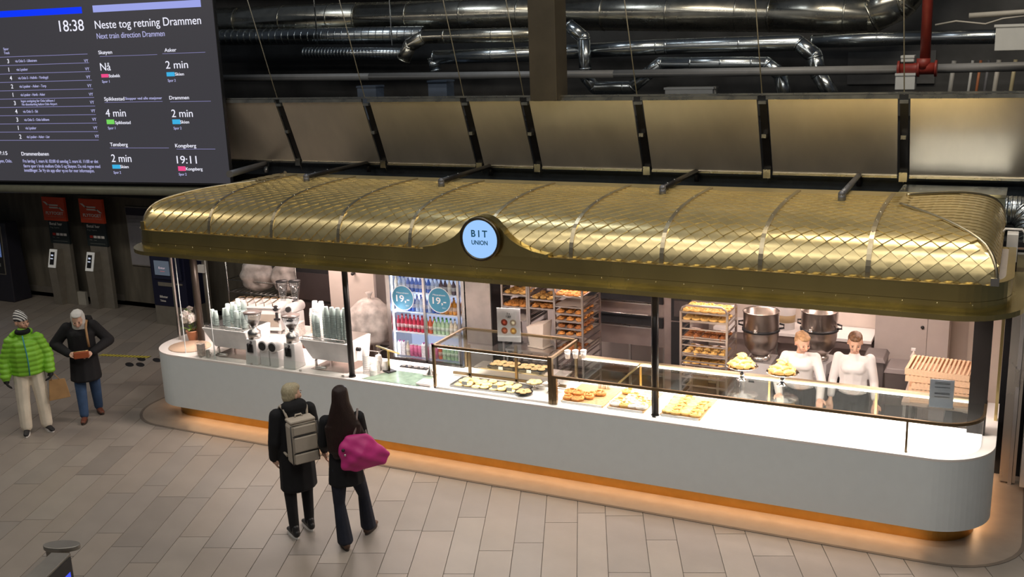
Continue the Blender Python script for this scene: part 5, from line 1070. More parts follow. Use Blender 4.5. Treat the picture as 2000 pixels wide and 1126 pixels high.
# crate table and stacked slatted trays
t = T('steel_table', 'steel table at the right end under the stacked wooden crates', 'table', (-0.58, 11.5, 0)); b = B(); b.box(-0.42, 0, 0.90, 0.32, 0.85, 0.935); part('top', b, mat('tan_table_top', (0.46, 0.37, 0.30), 0.4, 0.2), t)
for x in (-0.39, 0.29):
    for y in (0.03, 0.8): b = B(); b.box(x-0.015, y-0.015, 0, x+0.015, y+0.015, 0.90); part('leg', b, STEEL, t)
CRW = mat('crate_wood', (0.78, 0.52, 0.33), 0.55, var=0.08, scale=6, stretch=(8, 1, 8), bump=0.1)
slat_m = None
for k, (z, rz, dx) in enumerate(((0.937, 0.10, 0.02), (1.012, 0.05, 0.0), (1.087, 0.06, 0.03), (1.162, -0.02, -0.04), (1.237, -0.06, -0.05))):
    t = T('wooden_crate', '%s slatted wooden crate in the stack at the right end' % ('bottom', 'second', 'third', 'fourth', 'topmost')[k], 'crate', (-0.61+dx, 11.55, z), rz)
    for (x0, y0, x1, y1) in ((-0.33, 0, 0.33, 0.018), (-0.33, 0.52, 0.33, 0.538), (-0.33, 0.018, -0.312, 0.52), (0.312, 0.018, 0.33, 0.52), (-0.01, 0.018, 0.01, 0.52)): b = B(); b.box(x0, y0, 0, x1, y1, 0.066); part('side_board', b, CRW, t)
    if slat_m is None: b = B(); b.box(-0.011, 0.0, 0.066, 0.011, 0.538, 0.073); slat_m = b.mesh('slat'); slat_m.materials.append(CRW)
    for i in range(15): link('slat', slat_m, None, t, (-0.305+0.0436*i, 0, 0))
# left rear: clear rubbish bags, extinguisher, counters, back espresso machine
BAGM = mat('clear_bag', (0.72, 0.66, 0.62), 0.35, var=0.35, scale=7, bump=0.8, bscale=9, alpha=0.85)
def bag(name, label, loc, r, seed):
    q = random.Random(seed); b = B(); ph = [q.random()*6 for _ in range(4)]
    def fn(u, v):
        a = 2*pi*u; e = pi*v; k = 1+0.10*sin(3*a+ph[0])*sin(e)+0.07*sin(7*a+ph[1]+4*v)+0.05*sin(9*v*3+ph[2])
        zz = -cos(e)*r[2]+r[2]; rad_ = sin(e)**0.8*k
        if v > 0.93: rad_ *= 0.7
        return (r[0]*rad_*cos(a), r[1]*rad_*sin(a), max(0, zz))
    b.grid(fn, 32, 20); t = T(name, label, 'bag', loc); part('sack', b, BAGM, t)
    b = B(); b.lathe([(0.03, 2*r[2]-0.02), (0.02, 2*r[2]+0.02), (0.06, 2*r[2]+0.09), (0.01, 2*r[2]+0.07), (0, 2*r[2]+0.05)], n=9); part('knot', b, BAGM, t)
    b = B()
    for i in range(14): a = q.random()*6.3; rr = q.random()*0.7; b.ball((r[0]*rr*cos(a), r[1]*rr*sin(a), r[2]*q.uniform(0.4, 1.5)), q.uniform(0.03, 0.06), 6, 4)
    part('contents', b, mat('bag_contents', (0.35, 0.45, 0.55), 0.5, var=0.6, scale=12), t, kind='stuff'); return t
bag('rubbish_bag', 'big clear rubbish bag on a wire stand left of the drinks fridge', (-8.62, 12.35, 0.58), (0.33, 0.3, 0.36), 3)
t = T('bag_stand', 'thin steel stand under the big clear rubbish bag', 'stand', (-8.62, 12.35, 0)); b = B(); b.tube([(-0.28, -0.25, 0.56), (0.28, -0.25, 0.56), (0.28, 0.25, 0.56), (-0.28, 0.25, 0.56)], 0.012, 6, close=True); part('hoop', b, STEEL, t)
for x in (-0.28, 0.28):
    for y in (-0.25, 0.25): b = B(); b.cyl((x, y, 0), (x, y, 0.56), 0.010, n=6); part('leg', b, STEEL, t)
bag('rubbish_bag', 'clear bag of used cups on the wire shelf at the left rear', (-11.45, 13.2, 0.995), (0.30, 0.25, 0.28), 8)
bag('rubbish_bag', 'clear bag of used cups at the right of the wire shelf', (-10.84, 13.25, 0.995), (0.26, 0.25, 0.27), 9)
t = T('wire_shelf', 'tall wire shelf unit holding clear bags at the left rear', 'shelf', (-11.2, 13.0, 0))
for x in (-0.75, 0.72):
    for y in (0, 0.55): b = B(); b.cyl((x, y, 0), (x, y, 1.75), 0.014, n=8); part('upright', b, STEEL, t)
for z in (0.5, 0.99, 1.2): b = B(); b.tube([(-0.75, 0, z), (0.72, 0, z), (0.72, 0.55, z), (-0.75, 0.55, z)], 0.010, 6, close=True); part('hoop', b, STEEL, t)
b = B(); [b.cyl((-0.7+0.1*i, 0, 0.99), (-0.7+0.1*i, 0.55, 0.99), 0.004, n=5) for i in range(15)]; part('wire', b, STEEL, t, kind='stuff')
t = T('cardboard_box', 'open brown cardboard box under the bags at the left rear', 'box', (-10.85, 12.55, 0.0)); b = B(); b.box(-0.5, 0, 0, 0.3, 0.3, 0.97); part('body', b, mat('cardboard', (0.36, 0.20, 0.10), 0.8, var=0.1), t); b = B(); b.hexa([(-0.5, 0, 0.971), (0.3, 0, 0.971), (0.34, -0.16, 0.95), (-0.54, -0.16, 0.95)][::-1], [(-0.5, 0, 0.976), (0.3, 0, 0.976), (0.34, -0.16, 0.955), (-0.54, -0.16, 0.955)][::-1]); part('flap', b, mat('cardboard', (0.36, 0.20, 0.10), 0.8), t)
t = T('fire_extinguisher', 'red fire extinguisher behind the left black post', 'extinguisher', (-9.05, 12.75, 0.62)); b = B(); b.lathe([(0.07, 0), (0.075, 0.02), (0.075, 0.36), (0.03, 0.43), (0, 0.44)], n=18); part('cylinder', b, mat('extinguisher_red', (0.55, 0.02, 0.02), 0.35), t); b = B(); b.cyl((0, 0, 0.43), (0, 0, 0.48), 0.02, n=8); b.box(-0.06, -0.01, 0.47, 0.05, 0.01, 0.49); part('valve', b, BLKP, t)
b = B(); b.tube([(0.02, 0, 0.46), (0.10, -0.02, 0.40), (0.09, -0.02, 0.15)], 0.010, 6); part('hose', b, BLKP, t); b = B(); b.box(-0.11, 0.08, -0.62, 0.11, 0.10, 0.3); part('back_plate', b, STEEL, t); b = B(); b.box(-0.1, -0.08, -0.03, 0.1, 0.08, -0.005); part('wall_bracket', b, STEEL, t)
b = B(); b.box(-9.75, 12.9, 0, -8.9, 12.96, 2.35); S('wall_partition', b, PINKW)
t = T('coat_hook', 'small black hook on the pink wall left of the black post', 'hook', (-9.25, 12.9, 1.52)); b = B(); b.cyl((0, 0, 0), (0, -0.05, 0), 0.02, n=10); part('peg', b, BLKP, t); b = B(); b.ball((0, -0.055, 0.0), 0.028, 8, 6); part('tip', b, BLKP, t)
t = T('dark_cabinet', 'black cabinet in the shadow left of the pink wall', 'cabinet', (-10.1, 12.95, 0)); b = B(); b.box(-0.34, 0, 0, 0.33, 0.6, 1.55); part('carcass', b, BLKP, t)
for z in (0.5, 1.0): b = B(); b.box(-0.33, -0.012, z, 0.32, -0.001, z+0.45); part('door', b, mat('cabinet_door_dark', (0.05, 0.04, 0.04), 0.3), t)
# inner left counter
t = T('back_counter', 'inner white-topped counter with a brown front behind the coffee machines', 'counter', (-9.7, 11.2, 0)); b = B(); b.box(-0.58, 0, 0.05, 1.0, 0.62, 0.90); part('body', b, mat('brown_laminate', (0.20, 0.09, 0.06), 0.5), t); b = B(); b.box(-0.59, -0.02, 0.901, 1.02, 0.64, 0.935); part('top', b, CTOP, t)
t = T('espresso_machine', 'white espresso machine with a row of brewing groups facing away at left rear', 'coffee machine', (-9.86, 11.22, 0.936), rad(14))
b = B(); b.box(-0.42, 0.0, 0.05, 0.40, 0.42, 0.40); part('housing', b, WPL, t, bevel=0.012); b = B(); b.box(-0.44, -0.04, 0.401, 0.42, 0.44, 0.42); part('top_tray', b, WPL, t); b = B(); b.box(-0.38, -0.01, 0.12, 0.36, -0.001, 0.30); part('rear_window', b, mat('window_tan', (0.42, 0.36, 0.30), 0.3), t)
for i in range(6): x = -0.36+0.13*i; b = B(); b.tube([(x, 0.0, 0.42), (x, 0.0, 0.47), (x+0.04, 0.2, 0.50), (x+0.04, 0.36, 0.47), (x+0.04, 0.36, 0.42)], 0.007, 6); part('cup_guard', b, BRONZE, t)
for i in range(6): x = -0.32+0.13*i; b = B(); b.lathe([(0.025, 0), (0.04, 0.045), (0.035, 0.045), (0, 0.01)], (x, 0.2, 0.421), 12); part('turned_cup', b, WPL, t)
for x in (-0.38, 0.36): b = B(); b.box(x-0.02, 0.02, 0, x+0.02, 0.4, 0.05); part('foot', b, STEEL, t)
t = T('double_grinder', 'white double grinder with two clear hoppers behind the machines', 'coffee grinder', (-9.42, 11.42, 0.936))
for k, x in enumerate((-0.10, 0.13)):
    b = B(); b.cyl((x, -0.12, 0.40), (x, 0.16, 0.40), 0.075, n=20); part('motor', b, WPL, t); b = B(); b.cyl((x, -0.16, 0.40), (x, -0.121, 0.40), 0.04, n=16); part('dial', b, BLKP, t)
    b = B(); b.lathe([(0.04, 0.47), (0.05, 0.53), (0.085, 0.75), (0.08, 0.75), (0.045, 0.53), (0.036, 0.47)], (x, 0.05, 0.02*k), 18); part('hopper', b, ACRYL, t); b = B(); b.lathe([(0.088, 0.751), (0.088, 0.765), (0, 0.77)], (x, 0.05, 0.02*k), 18); part('hopper_lid', b, BLKP, t)
    b = B(); b.box(x-0.05, 0.0, 0.0, x+0.05, 0.15, 0.33); part('column', b, WPL, t, bevel=0.01); b = B(); b.box(x-0.015, -0.14, 0.24, x+0.015, -0.02, 0.33); b.box(x-0.04, -0.15, 0.22, x+0.04, -0.1, 0.245); part('fork', b, BLKP, t)
b = B(); b.box(-0.18, -0.05, 0, 0.2, 0.16, 0.02); part('base', b, WPL, t)
t = T('cube_box', 'white box printed with small grey lettering in front of the double grinder', 'box', (-9.25, 11.27, 0.936), rad(10)); b = B(); b.box(-0.11, -0.0, 0, 0.11, 0.2, 0.19); part('box', b, mat('printed_white', (0.72, 0.68, 0.66), 0.5, var=0.25, scale=35), t, bevel=0.004); b = B(); b.box(-0.11, -0.003, 0.17, 0.11, 0.2, 0.195); part('lid', b, WPL, t)
for k, (x, h, lb) in enumerate(((-8.98, 0.32, 'taller'), (-8.88, 0.24, 'shorter'))):
    t = T('paper_bag', '%s of two folded brown paper bags right of the double grinder' % lb, 'bag', (x, 11.5+0.08*k, 0.936)); b = B(); b.hexa([(-0.07, -0.04, 0), (0.07, -0.04, 0), (0.07, 0.04, 0), (-0.07, 0.04, 0)], [(-0.065, -0.01, h), (0.065, -0.01, h), (0.065, 0.01, h), (-0.065, 0.01, h)]); part('sack', b, mat('kraft_paper', (0.50, 0.30, 0.12), 0.8, var=0.1, bump=0.3, bscale=15), t); b = B(); b.box(-0.066, -0.016, h-0.03, 0.066, -0.011, h); part('fold', b, MATS['kraft_paper'], t)
cup_stack(-9.12, 11.6, 0.936, 9, CUPW, 'white cup stack between the double grinder and paper bags', None, r=0.045, step=0.03)
cup_stack(-8.82, 11.3, 0.936, 3, CUPW, 'short cup stack at the right end of the inner counter', None, r=0.04)
b = B(); b.box(-10.2, 11.95, 0.75, -9.8, 12.3, 0.8); 
# ------------------------------------------------------------------ left wall: ticket posts, poster, machines
SIGNR = mat('sign_orange_red', (0.68, 0.075, 0.025), 0.5, var=0.04); SIGND = mat('sign_dark', (0.018, 0.026, 0.028), 0.45); SLW = mat('sign_lettering', (0.80, 0.77, 0.73), 0.5); SLP = mat('sign_pale_red', (0.60, 0.28, 0.2), 0.5); SLG = mat('sign_grey', (0.22, 0.24, 0.22), 0.5)
STG = mat('brushed_post_steel', (0.34, 0.315, 0.27), 0.45, 0.6, var=0.08)
for k, x in enumerate((-17.62, -16.56)):
    lb = ('left of the two ticket posts under an orange-red sign, nearer the black terminal', 'right of the two ticket posts under an orange-red sign, nearer the wall poster')[k]
    t = T('ticket_post', lb, 'ticket post', (x, 14.15, 0))
    b = B(); b.box(-0.05, 0.12, 0, 0.42, 0.20, 1.27); part('back_plate', b, STG, t)
    b = B(); b.hexa([(-0.10, 0.0, 0.0), (0.12, 0.0, 0.0), (0.12, 0.119, 0.0), (-0.10, 0.119, 0.0)], [(-0.02, -0.10, 0.80), (0.20, -0.10, 0.80), (0.20, 0.119, 0.80), (-0.02, 0.119, 0.80)]); part('pedestal', b, STG, t)
    b = B(); b.hexa([(-0.02, -0.10, 0.802), (0.20, -0.10, 0.802), (0.20, 0.119, 0.802), (-0.02, 0.119, 0.802)], [(-0.02, 0.0, 1.17), (0.20, 0.0, 1.17), (0.20, 0.119, 1.17), (-0.02, 0.119, 1.17)]); part('reader_head', b, STG, t)
    b = B(); b.hexa([(-0.015, -0.112, 0.81), (0.195, -0.112, 0.81), (0.195, -0.101, 0.81), (-0.015, -0.101, 0.81)], [(-0.015, -0.012, 1.17), (0.195, -0.012, 1.17), (0.195, -0.001, 1.17), (-0.015, -0.001, 1.17)]); rb_ = part('reader_bezel', b, mat('white_bezel', (0.75, 0.75, 0.72), 0.4, emit=(0.5, 0.5, 0.48), es=0.25), t)
    b = B(); b.hexa([(0.035, -0.108, 0.87), (0.145, -0.108, 0.87), (0.145, -0.098, 0.87), (0.035, -0.098, 0.87)], [(0.035, -0.040, 1.12), (0.145, -0.040, 1.12), (0.145, -0.03, 1.12), (0.035, -0.03, 1.12)]); part('reader_screen', b, BLKP, rb_)
    b = B(); b.box(0.06, -0.062, 1.03, 0.12, -0.055, 1.07); b.box(0.05, -0.078, 0.98, 0.12, -0.072, 1.0); part('reader_glow', b, mat('reader_glow', (0, 0, 0), 0.5, emit=(0.6, 0.65, 0.8), es=0.8), t)
    s_ = T('wall_sign', 'orange-red and black FLYTOGET pay-here sign above the %s ticket post' % ('left', 'right')[k], 'sign', (x, 14.27, 1.27))
    b = B(); b.box(-0.11, 0.0, 0.0, 0.44, 0.04, 0.47); part('lower_panel', b, SIGND, s_); b = B(); b.box(-0.20, -0.01, 0.47, 0.44, 0.04, 0.95); part('upper_panel', b, SIGNR, s_)
    b = B(); b.hexa([(-0.17, -0.014, 0.855), (-0.10, -0.014, 0.855), (0.02, -0.014, 0.775), (-0.04, -0.014, 0.775)], [(-0.17, -0.010, 0.855), (-0.10, -0.010, 0.855), (0.02, -0.010, 0.775), (-0.04, -0.010, 0.775)]); b.box(-0.04, -0.014, 0.775, 0.25, -0.010, 0.803)
    b.box(0.0, -0.014, 0.725, 0.29, -0.010, 0.753); b.hexa([(0.24, -0.014, 0.753), (0.30, -0.014, 0.753), (0.41, -0.014, 0.68), (0.35, -0.014, 0.68)], [(0.24, -0.010, 0.753), (0.30, -0.010, 0.753), (0.41, -0.010, 0.68), (0.35, -0.010, 0.68)]); part('wing_mark', b, SLW, s_)
    text('FLYTOGET', s_, SLW, (-0.12, -0.011, 0.595), h=0.060, wid=0.50, bold=0.02); text('THE AIRPORT EXPRESS', s_, SLP, (-0.12, -0.011, 0.545), h=0.020, wid=0.50)
    text('Betal her', s_, SLW, (-0.07, -0.001, 0.375), h=0.060, wid=0.36); text('Pay here', s_, SLG, (-0.07, -0.001, 0.31), h=0.035, wid=0.26)
    for i in range(4): b = B(); b.box(-0.02+0.105*i, -0.003, 0.165, 0.065+0.105*i, 0.0, 0.215); part('card_logo', b, SLW if i else mat('logo_red', (0.45, 0.03, 0.02), 0.5), s_)
    text('VISA', s_, SLG, (-0.04, -0.001, 0.115), h=0.018, wid=0.08); text('Amex', s_, SLG, (0.08, -0.001, 0.115), h=0.018, wid=0.08); b = B(); b.box(-0.03, -0.002, 0.05, 0.38, 0.0, 0.056); part('rule_line', b, SLG, s_)
b = B(); b.box(-17.2, 14.30, 0.0, -16.98, 14.36, 0.27); TM('socket_cover', b, mat('pale_cover', (0.42, 0.40, 0.35), 0.5), 'small pale cover plate on the floor behind the left ticket post', 'cover', (0, 0, 0))
t = T('info_terminal', 'tall black touch terminal with a blue screen at the left edge', 'terminal', (-19.0, 13.95, 0))
b = B(); b.hexa([(-0.9, 0.0, 0), (0.30, 0.0, 0), (0.30, 0.45, 0), (-0.9, 0.45, 0)], [(-0.9, 0.10, 1.66), (0.22, 0.10, 1.66), (0.22, 0.40, 1.66), (-0.9, 0.40, 1.66)]); part('housing', b, mat('terminal_black', (0.022, 0.022, 0.032), 0.35), t, bevel=0.02)
def lean(z): return 0.0+0.10*z/1.66
b = B(); b.hexa([(-0.8, lean(.58)-0.012, 0.58), (0.14, lean(.58)-0.012, 0.58), (0.14, lean(.58), 0.58), (-0.8, lean(.58), 0.58)], [(-0.8, lean(1.6)-0.012, 1.6), (0.10, lean(1.6)-0.012, 1.6), (0.10, lean(1.6), 1.6), (-0.8, lean(1.6), 1.6)]); part('bezel', b, STG, t)
b = B(); b.hexa([(-0.78, lean(.6)-0.018, 0.6), (0.12, lean(.6)-0.018, 0.6), (0.12, lean(.6)-.01, 0.6), (-0.78, lean(.6)-.01, 0.6)], [(-0.78, lean(1.58)-0.018, 1.58), (0.08, lean(1.58)-0.018, 1.58), (0.08, lean(1.58)-.01, 1.58), (-0.78, lean(1.58)-.01, 1.58)]); part('glass_front', b, BLKP, t)
b = B(); b.hexa([(-0.74, lean(.95)-0.021, 0.95), (0.07, lean(.95)-0.021, 0.95), (0.07, lean(.95)-.018, 0.95), (-0.74, lean(.95)-.018, 0.95)], [(-0.74, lean(1.53)-0.021, 1.53), (0.05, lean(1.53)-0.021, 1.53), (0.05, lean(1.53)-.018, 1.53), (-0.74, lean(1.53)-.018, 1.53)]); ls_ = part('lit_screen', b, mat('terminal_screen', (0, 0, 0), 0.4, emit=(0.07, 0.11, 0.25), es=1.0, var=0), t)
for z in (1.39, 1.18, 1.10, 1.04, 0.99): b = B(); b.box(-0.28, lean(z)-0.026, z, 0.03, lean(z)-0.022, z+0.022); part('screen_text', b, mat('terminal_text', (0, 0, 0), 0.4, emit=(0.5, 0.65, 0.9), es=0.9, var=0), ls_)
b = B(); b.box(-0.12, lean(.78)-0.026, 0.75, 0.02, lean(.78)-0.020, 0.82); part('reader_icon', b, SLG, t)
t = T('wall_poster', 'pale framed timetable poster on the concrete wall behind the ticket machine', 'poster', (-15.83, 14.57, 0.88))
b = B(); b.box(-0.02, 0, -0.02, 1.42, 0.03, 1.17); part('frame', b, STG, t); b = B(); b.box(0, -0.006, 0, 1.4, 0, 1.15); part('sheet', b, mat('poster_sheet', (0.30, 0.29, 0.31), 0.5, var=0.06), t); b = B(); b.box(0, -0.010, 1.0, 1.4, -0.006, 1.15); part('header', b, mat('poster_header', (0.03, 0.03, 0.05), 0.5), t)
for z in (0.93, 0.86, 0.8, 0.45, 0.38, 0.3): b = B(); b.box(0.06, -0.008, z, 1.3, -0.006, z+0.008); part('print_line', b, SLG, t)
t = T('ticket_machine', 'dark navy ticket machine with a small grey screen and steel foot', 'ticket machine', (-14.02, 13.70, 0))
NAVY = mat('navy_enamel', (0.010, 0.012, 0.038), 0.4, var=0.05)
b = B(); b.box(-0.42, 0, 0.37, 0.42, 0.55, 1.95); part('body', b, NAVY, t, bevel=0.01); b = B(); b.box(-0.42, 0.01, 0, 0.42, 0.55, 0.368); part('steel_foot', b, STG, t)
b = B(); b.hexa([(-0.34, -0.03, 0.90), (0.36, -0.03, 0.90), (0.36, -0.001, 0.90), (-0.34, -0.001, 0.90)], [(-0.34, -0.05, 1.34), (0.36, -0.05, 1.34), (0.36, -0.001, 1.34), (-0.34, -0.001, 1.34)]); part('panel', b, mat('navy_panel', (0.016, 0.02, 0.05), 0.35), t)
b = B(); b.box(-0.26, -0.058, 0.98, 0.10, -0.045, 1.25); part('screen', b, mat('machine_screen', (0.02, 0.02, 0.02), 0.3, emit=(0.09, 0.11, 0.14), es=0.8, var=0), t)
text('Entur', t, mat('machine_text', (0, 0, 0), 0.5, emit=(0.6, 0.45, 0.5), es=0.8, var=0), (-0.15, -0.060, 1.10), h=0.04, wid=0.16); b = B(); b.box(-0.12, -0.061, 1.05, -0.01, -0.0585, 1.06); part('screen_line', b, mat('screen_red_line', (0, 0, 0), 0.5, emit=(0.4, 0.12, 0.12), es=0.8, var=0), t)
b = B(); b.box(-0.26, -0.012, 0.76, 0.09, 0.0, 0.83); part('ticket_slot', b, STG, t); b = B(); b.box(0.18, -0.012, 0.80, 0.34, 0.0, 0.83); part('card_slot', b, STG, t); b = B(); b.ball((0.20, -0.01, 1.42), 0.025, 8, 6); part('camera_dot', b, BLKP, t)
text('Billetter', t, SLW, (-0.26, -0.003, 0.53), h=0.042, wid=0.20, bold=0.02); text('Tickets', t, SLW, (-0.26, -0.003, 0.455), h=0.035, wid=0.14, bold=0.02)
b = B(); b.cyl((-0.0, 0, 0), (0, 0, 2.35), 0.055, n=14); TM('grey_standpipe', b, STG, 'upright grey pipe right of the navy ticket machine', 'pipe', (-12.95, 13.55, 0)); 
t = T('pipe_box', 'small grey fittings on the upright pipe beside the ticket machine', 'box', (-12.95, 13.44, 1.15)); b = B(); b.box(-0.07, 0, 0.0, 0.07, 0.05, 0.14); part('lower_box', b, SLW, t); b = B(); b.box(-0.07, 0, 0.22, 0.07, 0.05, 0.34); part('upper_box', b, STG, t)
# yellow and black tape, footprint stickers on the floor
t = T('floor_tape', 'yellow and black striped tape on the floor behind the woman in white hood', 'tape', (-13.78, 11.85, 0.0035), rad(12)); YEL = mat('tape_yellow', (0.62, 0.52, 0.06), 0.6); n = 14
b = B(); b.box(-0.1, -0.05, -0.003, 0.86, 0.05, 0.0); part('band', b, mat('tape_olive', (0.10, 0.09, 0.03), 0.6), t)
for i in range(n): x = -0.1+0.068*i; b = B(); b.hexa([(x, -0.05, 0.0001), (x+0.038, -0.05, 0.0001), (x+0.06, 0.05, 0.0001), (x+0.022, 0.05, 0.0001)], [(x, -0.05, 0.001), (x+0.038, -0.05, 0.001), (x+0.06, 0.05, 0.001), (x+0.022, 0.05, 0.001)]); part('stripe', b, YEL, t)
for k, (x, y, lb) in enumerate(((-13.0, 11.9, 'rear left'), (-12.96, 11.60, 'front left'), (-12.78, 11.66, 'front right'), (-12.7, 11.95, 'rear right'))):
    b = B(); b.lathe([(0.001, 0.0), (0.06, 0.0)], n=14, sy=2.2); b.prism([(0.06*cos(a*pi/8), 0.14*sin(a*pi/8)) for a in range(16)], 0.0003, 0.0015); TM('footprint_sticker', b, BLKP, 'black shoe-sole sticker on the floor beside the tape, %s of four' % lb, 'sticker', (x, y, 0.001), rad(60))
# foreground fare gate at the bottom left corner
t = T('ticket_gate', 'steel ticket validator with a dark screen cut by the bottom left corner', 'ticket gate', (-6.75, 5.02, 0), rad(0))
GST = mat('gate_steel', (0.30, 0.28, 0.25), 0.4, 0.7, var=0.06)
def rot(p, a): return (p[0]*cos(a)-p[1]*sin(a), p[0]*sin(a)+p[1]*cos(a))
def gp(x, y): return (x+6.75, y-5.02)
A0, A1 = gp(-6.802, 5.056), gp(-6.644, 5.112)
dx, dy = 0.367, -0.930
L_ = 1.5
b = B(); b.prism([A0, (A0[0]+dx*L_, A0[1]+dy*L_), (A1[0]+dx*L_, A1[1]+dy*L_), A1], 0.0, 1.10); part('cabinet', b, GST, t, bevel=0.004)
nx, ny = -dy, dx
if nx < 0: nx, ny = -nx, -ny
b = B(); f0 = (A1[0]+dx*0.02+nx*0.001, A1[1]+dy*0.02+ny*0.001); f1 = (A1[0]+dx*1.4+nx*0.001, A1[1]+dy*1.4+ny*0.001)
b.prism([f0, f1, (f1[0]+nx*0.006, f1[1]+ny*0.006), (f0[0]+nx*0.006, f0[1]+ny*0.006)], 0.45, 1.08); part('dark_screen', b, BLKP, t)
b = B(); g0 = (A1[0]+dx*0.06+nx*0.008, A1[1]+dy*0.06+ny*0.008); g1 = (A1[0]+dx*0.20+nx*0.008, A1[1]+dy*0.20+ny*0.008)
b.prism([g0, g1, (g1[0]+nx*0.002, g1[1]+ny*0.002), (g0[0]+nx*0.002, g0[1]+ny*0.002)], 0.90, 0.965); part('blue_readout', b, mat('readout_blue', (0, 0, 0), 0.5, emit=(0.05, 0.08, 0.8), es=1.0, var=0), t)
b = B(); c = gp(-6.84, 5.19)
pts = []
for a in range(28): q = rot((0.155*cos(a*pi/14), 0.075*sin(a*pi/14)), rad(22)); pts.append((c[0]+q[0], c[1]+q[1]))
b.prism(pts, 1.06, 1.10, True); part('rounded_cap', b, GST, t, bevel=0.006)
b = B(); b.prism([(c[0]-0.14, c[1]-0.05), (c[0]+0.02, c[1]-0.05), (c[0]+0.02, c[1]+0.05), (c[0]-0.14, c[1]+0.05)], 0.0, 1.059); part('cap_column', b, GST, t)
# ------------------------------------------------------------------ people
def remesh(b, name, voxel=0.008, smooth=3, fac=0.5, dec=None, puff=None):
    me = b.mesh(name, False); o = bpy.data.objects.new('tmp', me); COL.objects.link(o)
    m = o.modifiers.new('r', 'REMESH'); m.mode = 'VOXEL'; m.voxel_size = voxel; m.use_smooth_shade = True
    m = o.modifiers.new('s', 'SMOOTH'); m.iterations = smooth; m.factor = fac
    if dec: m = o.modifiers.new('d', 'DECIMATE'); m.ratio = dec
    dg = bpy.context.evaluated_depsgraph_get(); dg.update()
    r = bpy.data.meshes.new_from_object(o.evaluated_get(dg)); r.name = name
    bpy.data.objects.remove(o); bpy.data.meshes.remove(me)
    if puff: 
        ns = [v.normal.copy() for v in r.vertices]
        for v, n_ in zip(r.vertices, ns): v.co += n_*puff(v.co)
    for p in r.polygons: p.use_smooth = True
    return r
def V(*a): return Vector(a)
def hand(b, wrist, dirv, palm, curl=0.5, side=1, s=1.0):
    """palm and five separate fingers; dirv wrist->fingers, palm = normal the palm faces, side = thumb side sign"""
    d = Vector(dirv).normalized(); n = Vector(palm); n = (n-d*n.dot(d)).normalized(); a = d.cross(n)*side; w = Vector(wrist)
    b.blob(w, 0.026*s, w+d*0.045*s, (0.032*s)); 
    for k, (off, ln) in enumerate(((0.030, 0.068), (0.010, 0.078), (-0.010, 0.074), (-0.029, 0.058))):
        p0 = w+d*0.065*s+a*off*s; b.blob(w+d*0.03*s+a*off*0.7*s, 0.014*s, p0, 0.0115*s); p = p0; dd = d.copy()
        for j in range(3):
            dd = (dd+n*curl*0.8).normalized(); q = p+dd*ln*s/3; b.blob(p, (0.0108-0.0012*j)*s, q, (0.0098-0.0012*j)*s); p = q
    t0 = w+d*0.02*s+a*0.025*s; t1 = t0+(d*0.5+a*0.8+n*0.2)*0.035*s; t2 = t1+(d*0.9+a*0.15+n*curl*0.8)*0.034*s
    b.blob(t0, 0.014*s, t1, 0.0115*s); b.blob(t1, 0.011*s, t2, 0.0095*s)
def head_frame(neck, yaw, pitch, roll=0): return Matrix.Translation(neck) @ Euler((pitch, roll, yaw), 'XYZ').to_matrix().to_4x4() @ Matrix.Scale(1.07, 4)
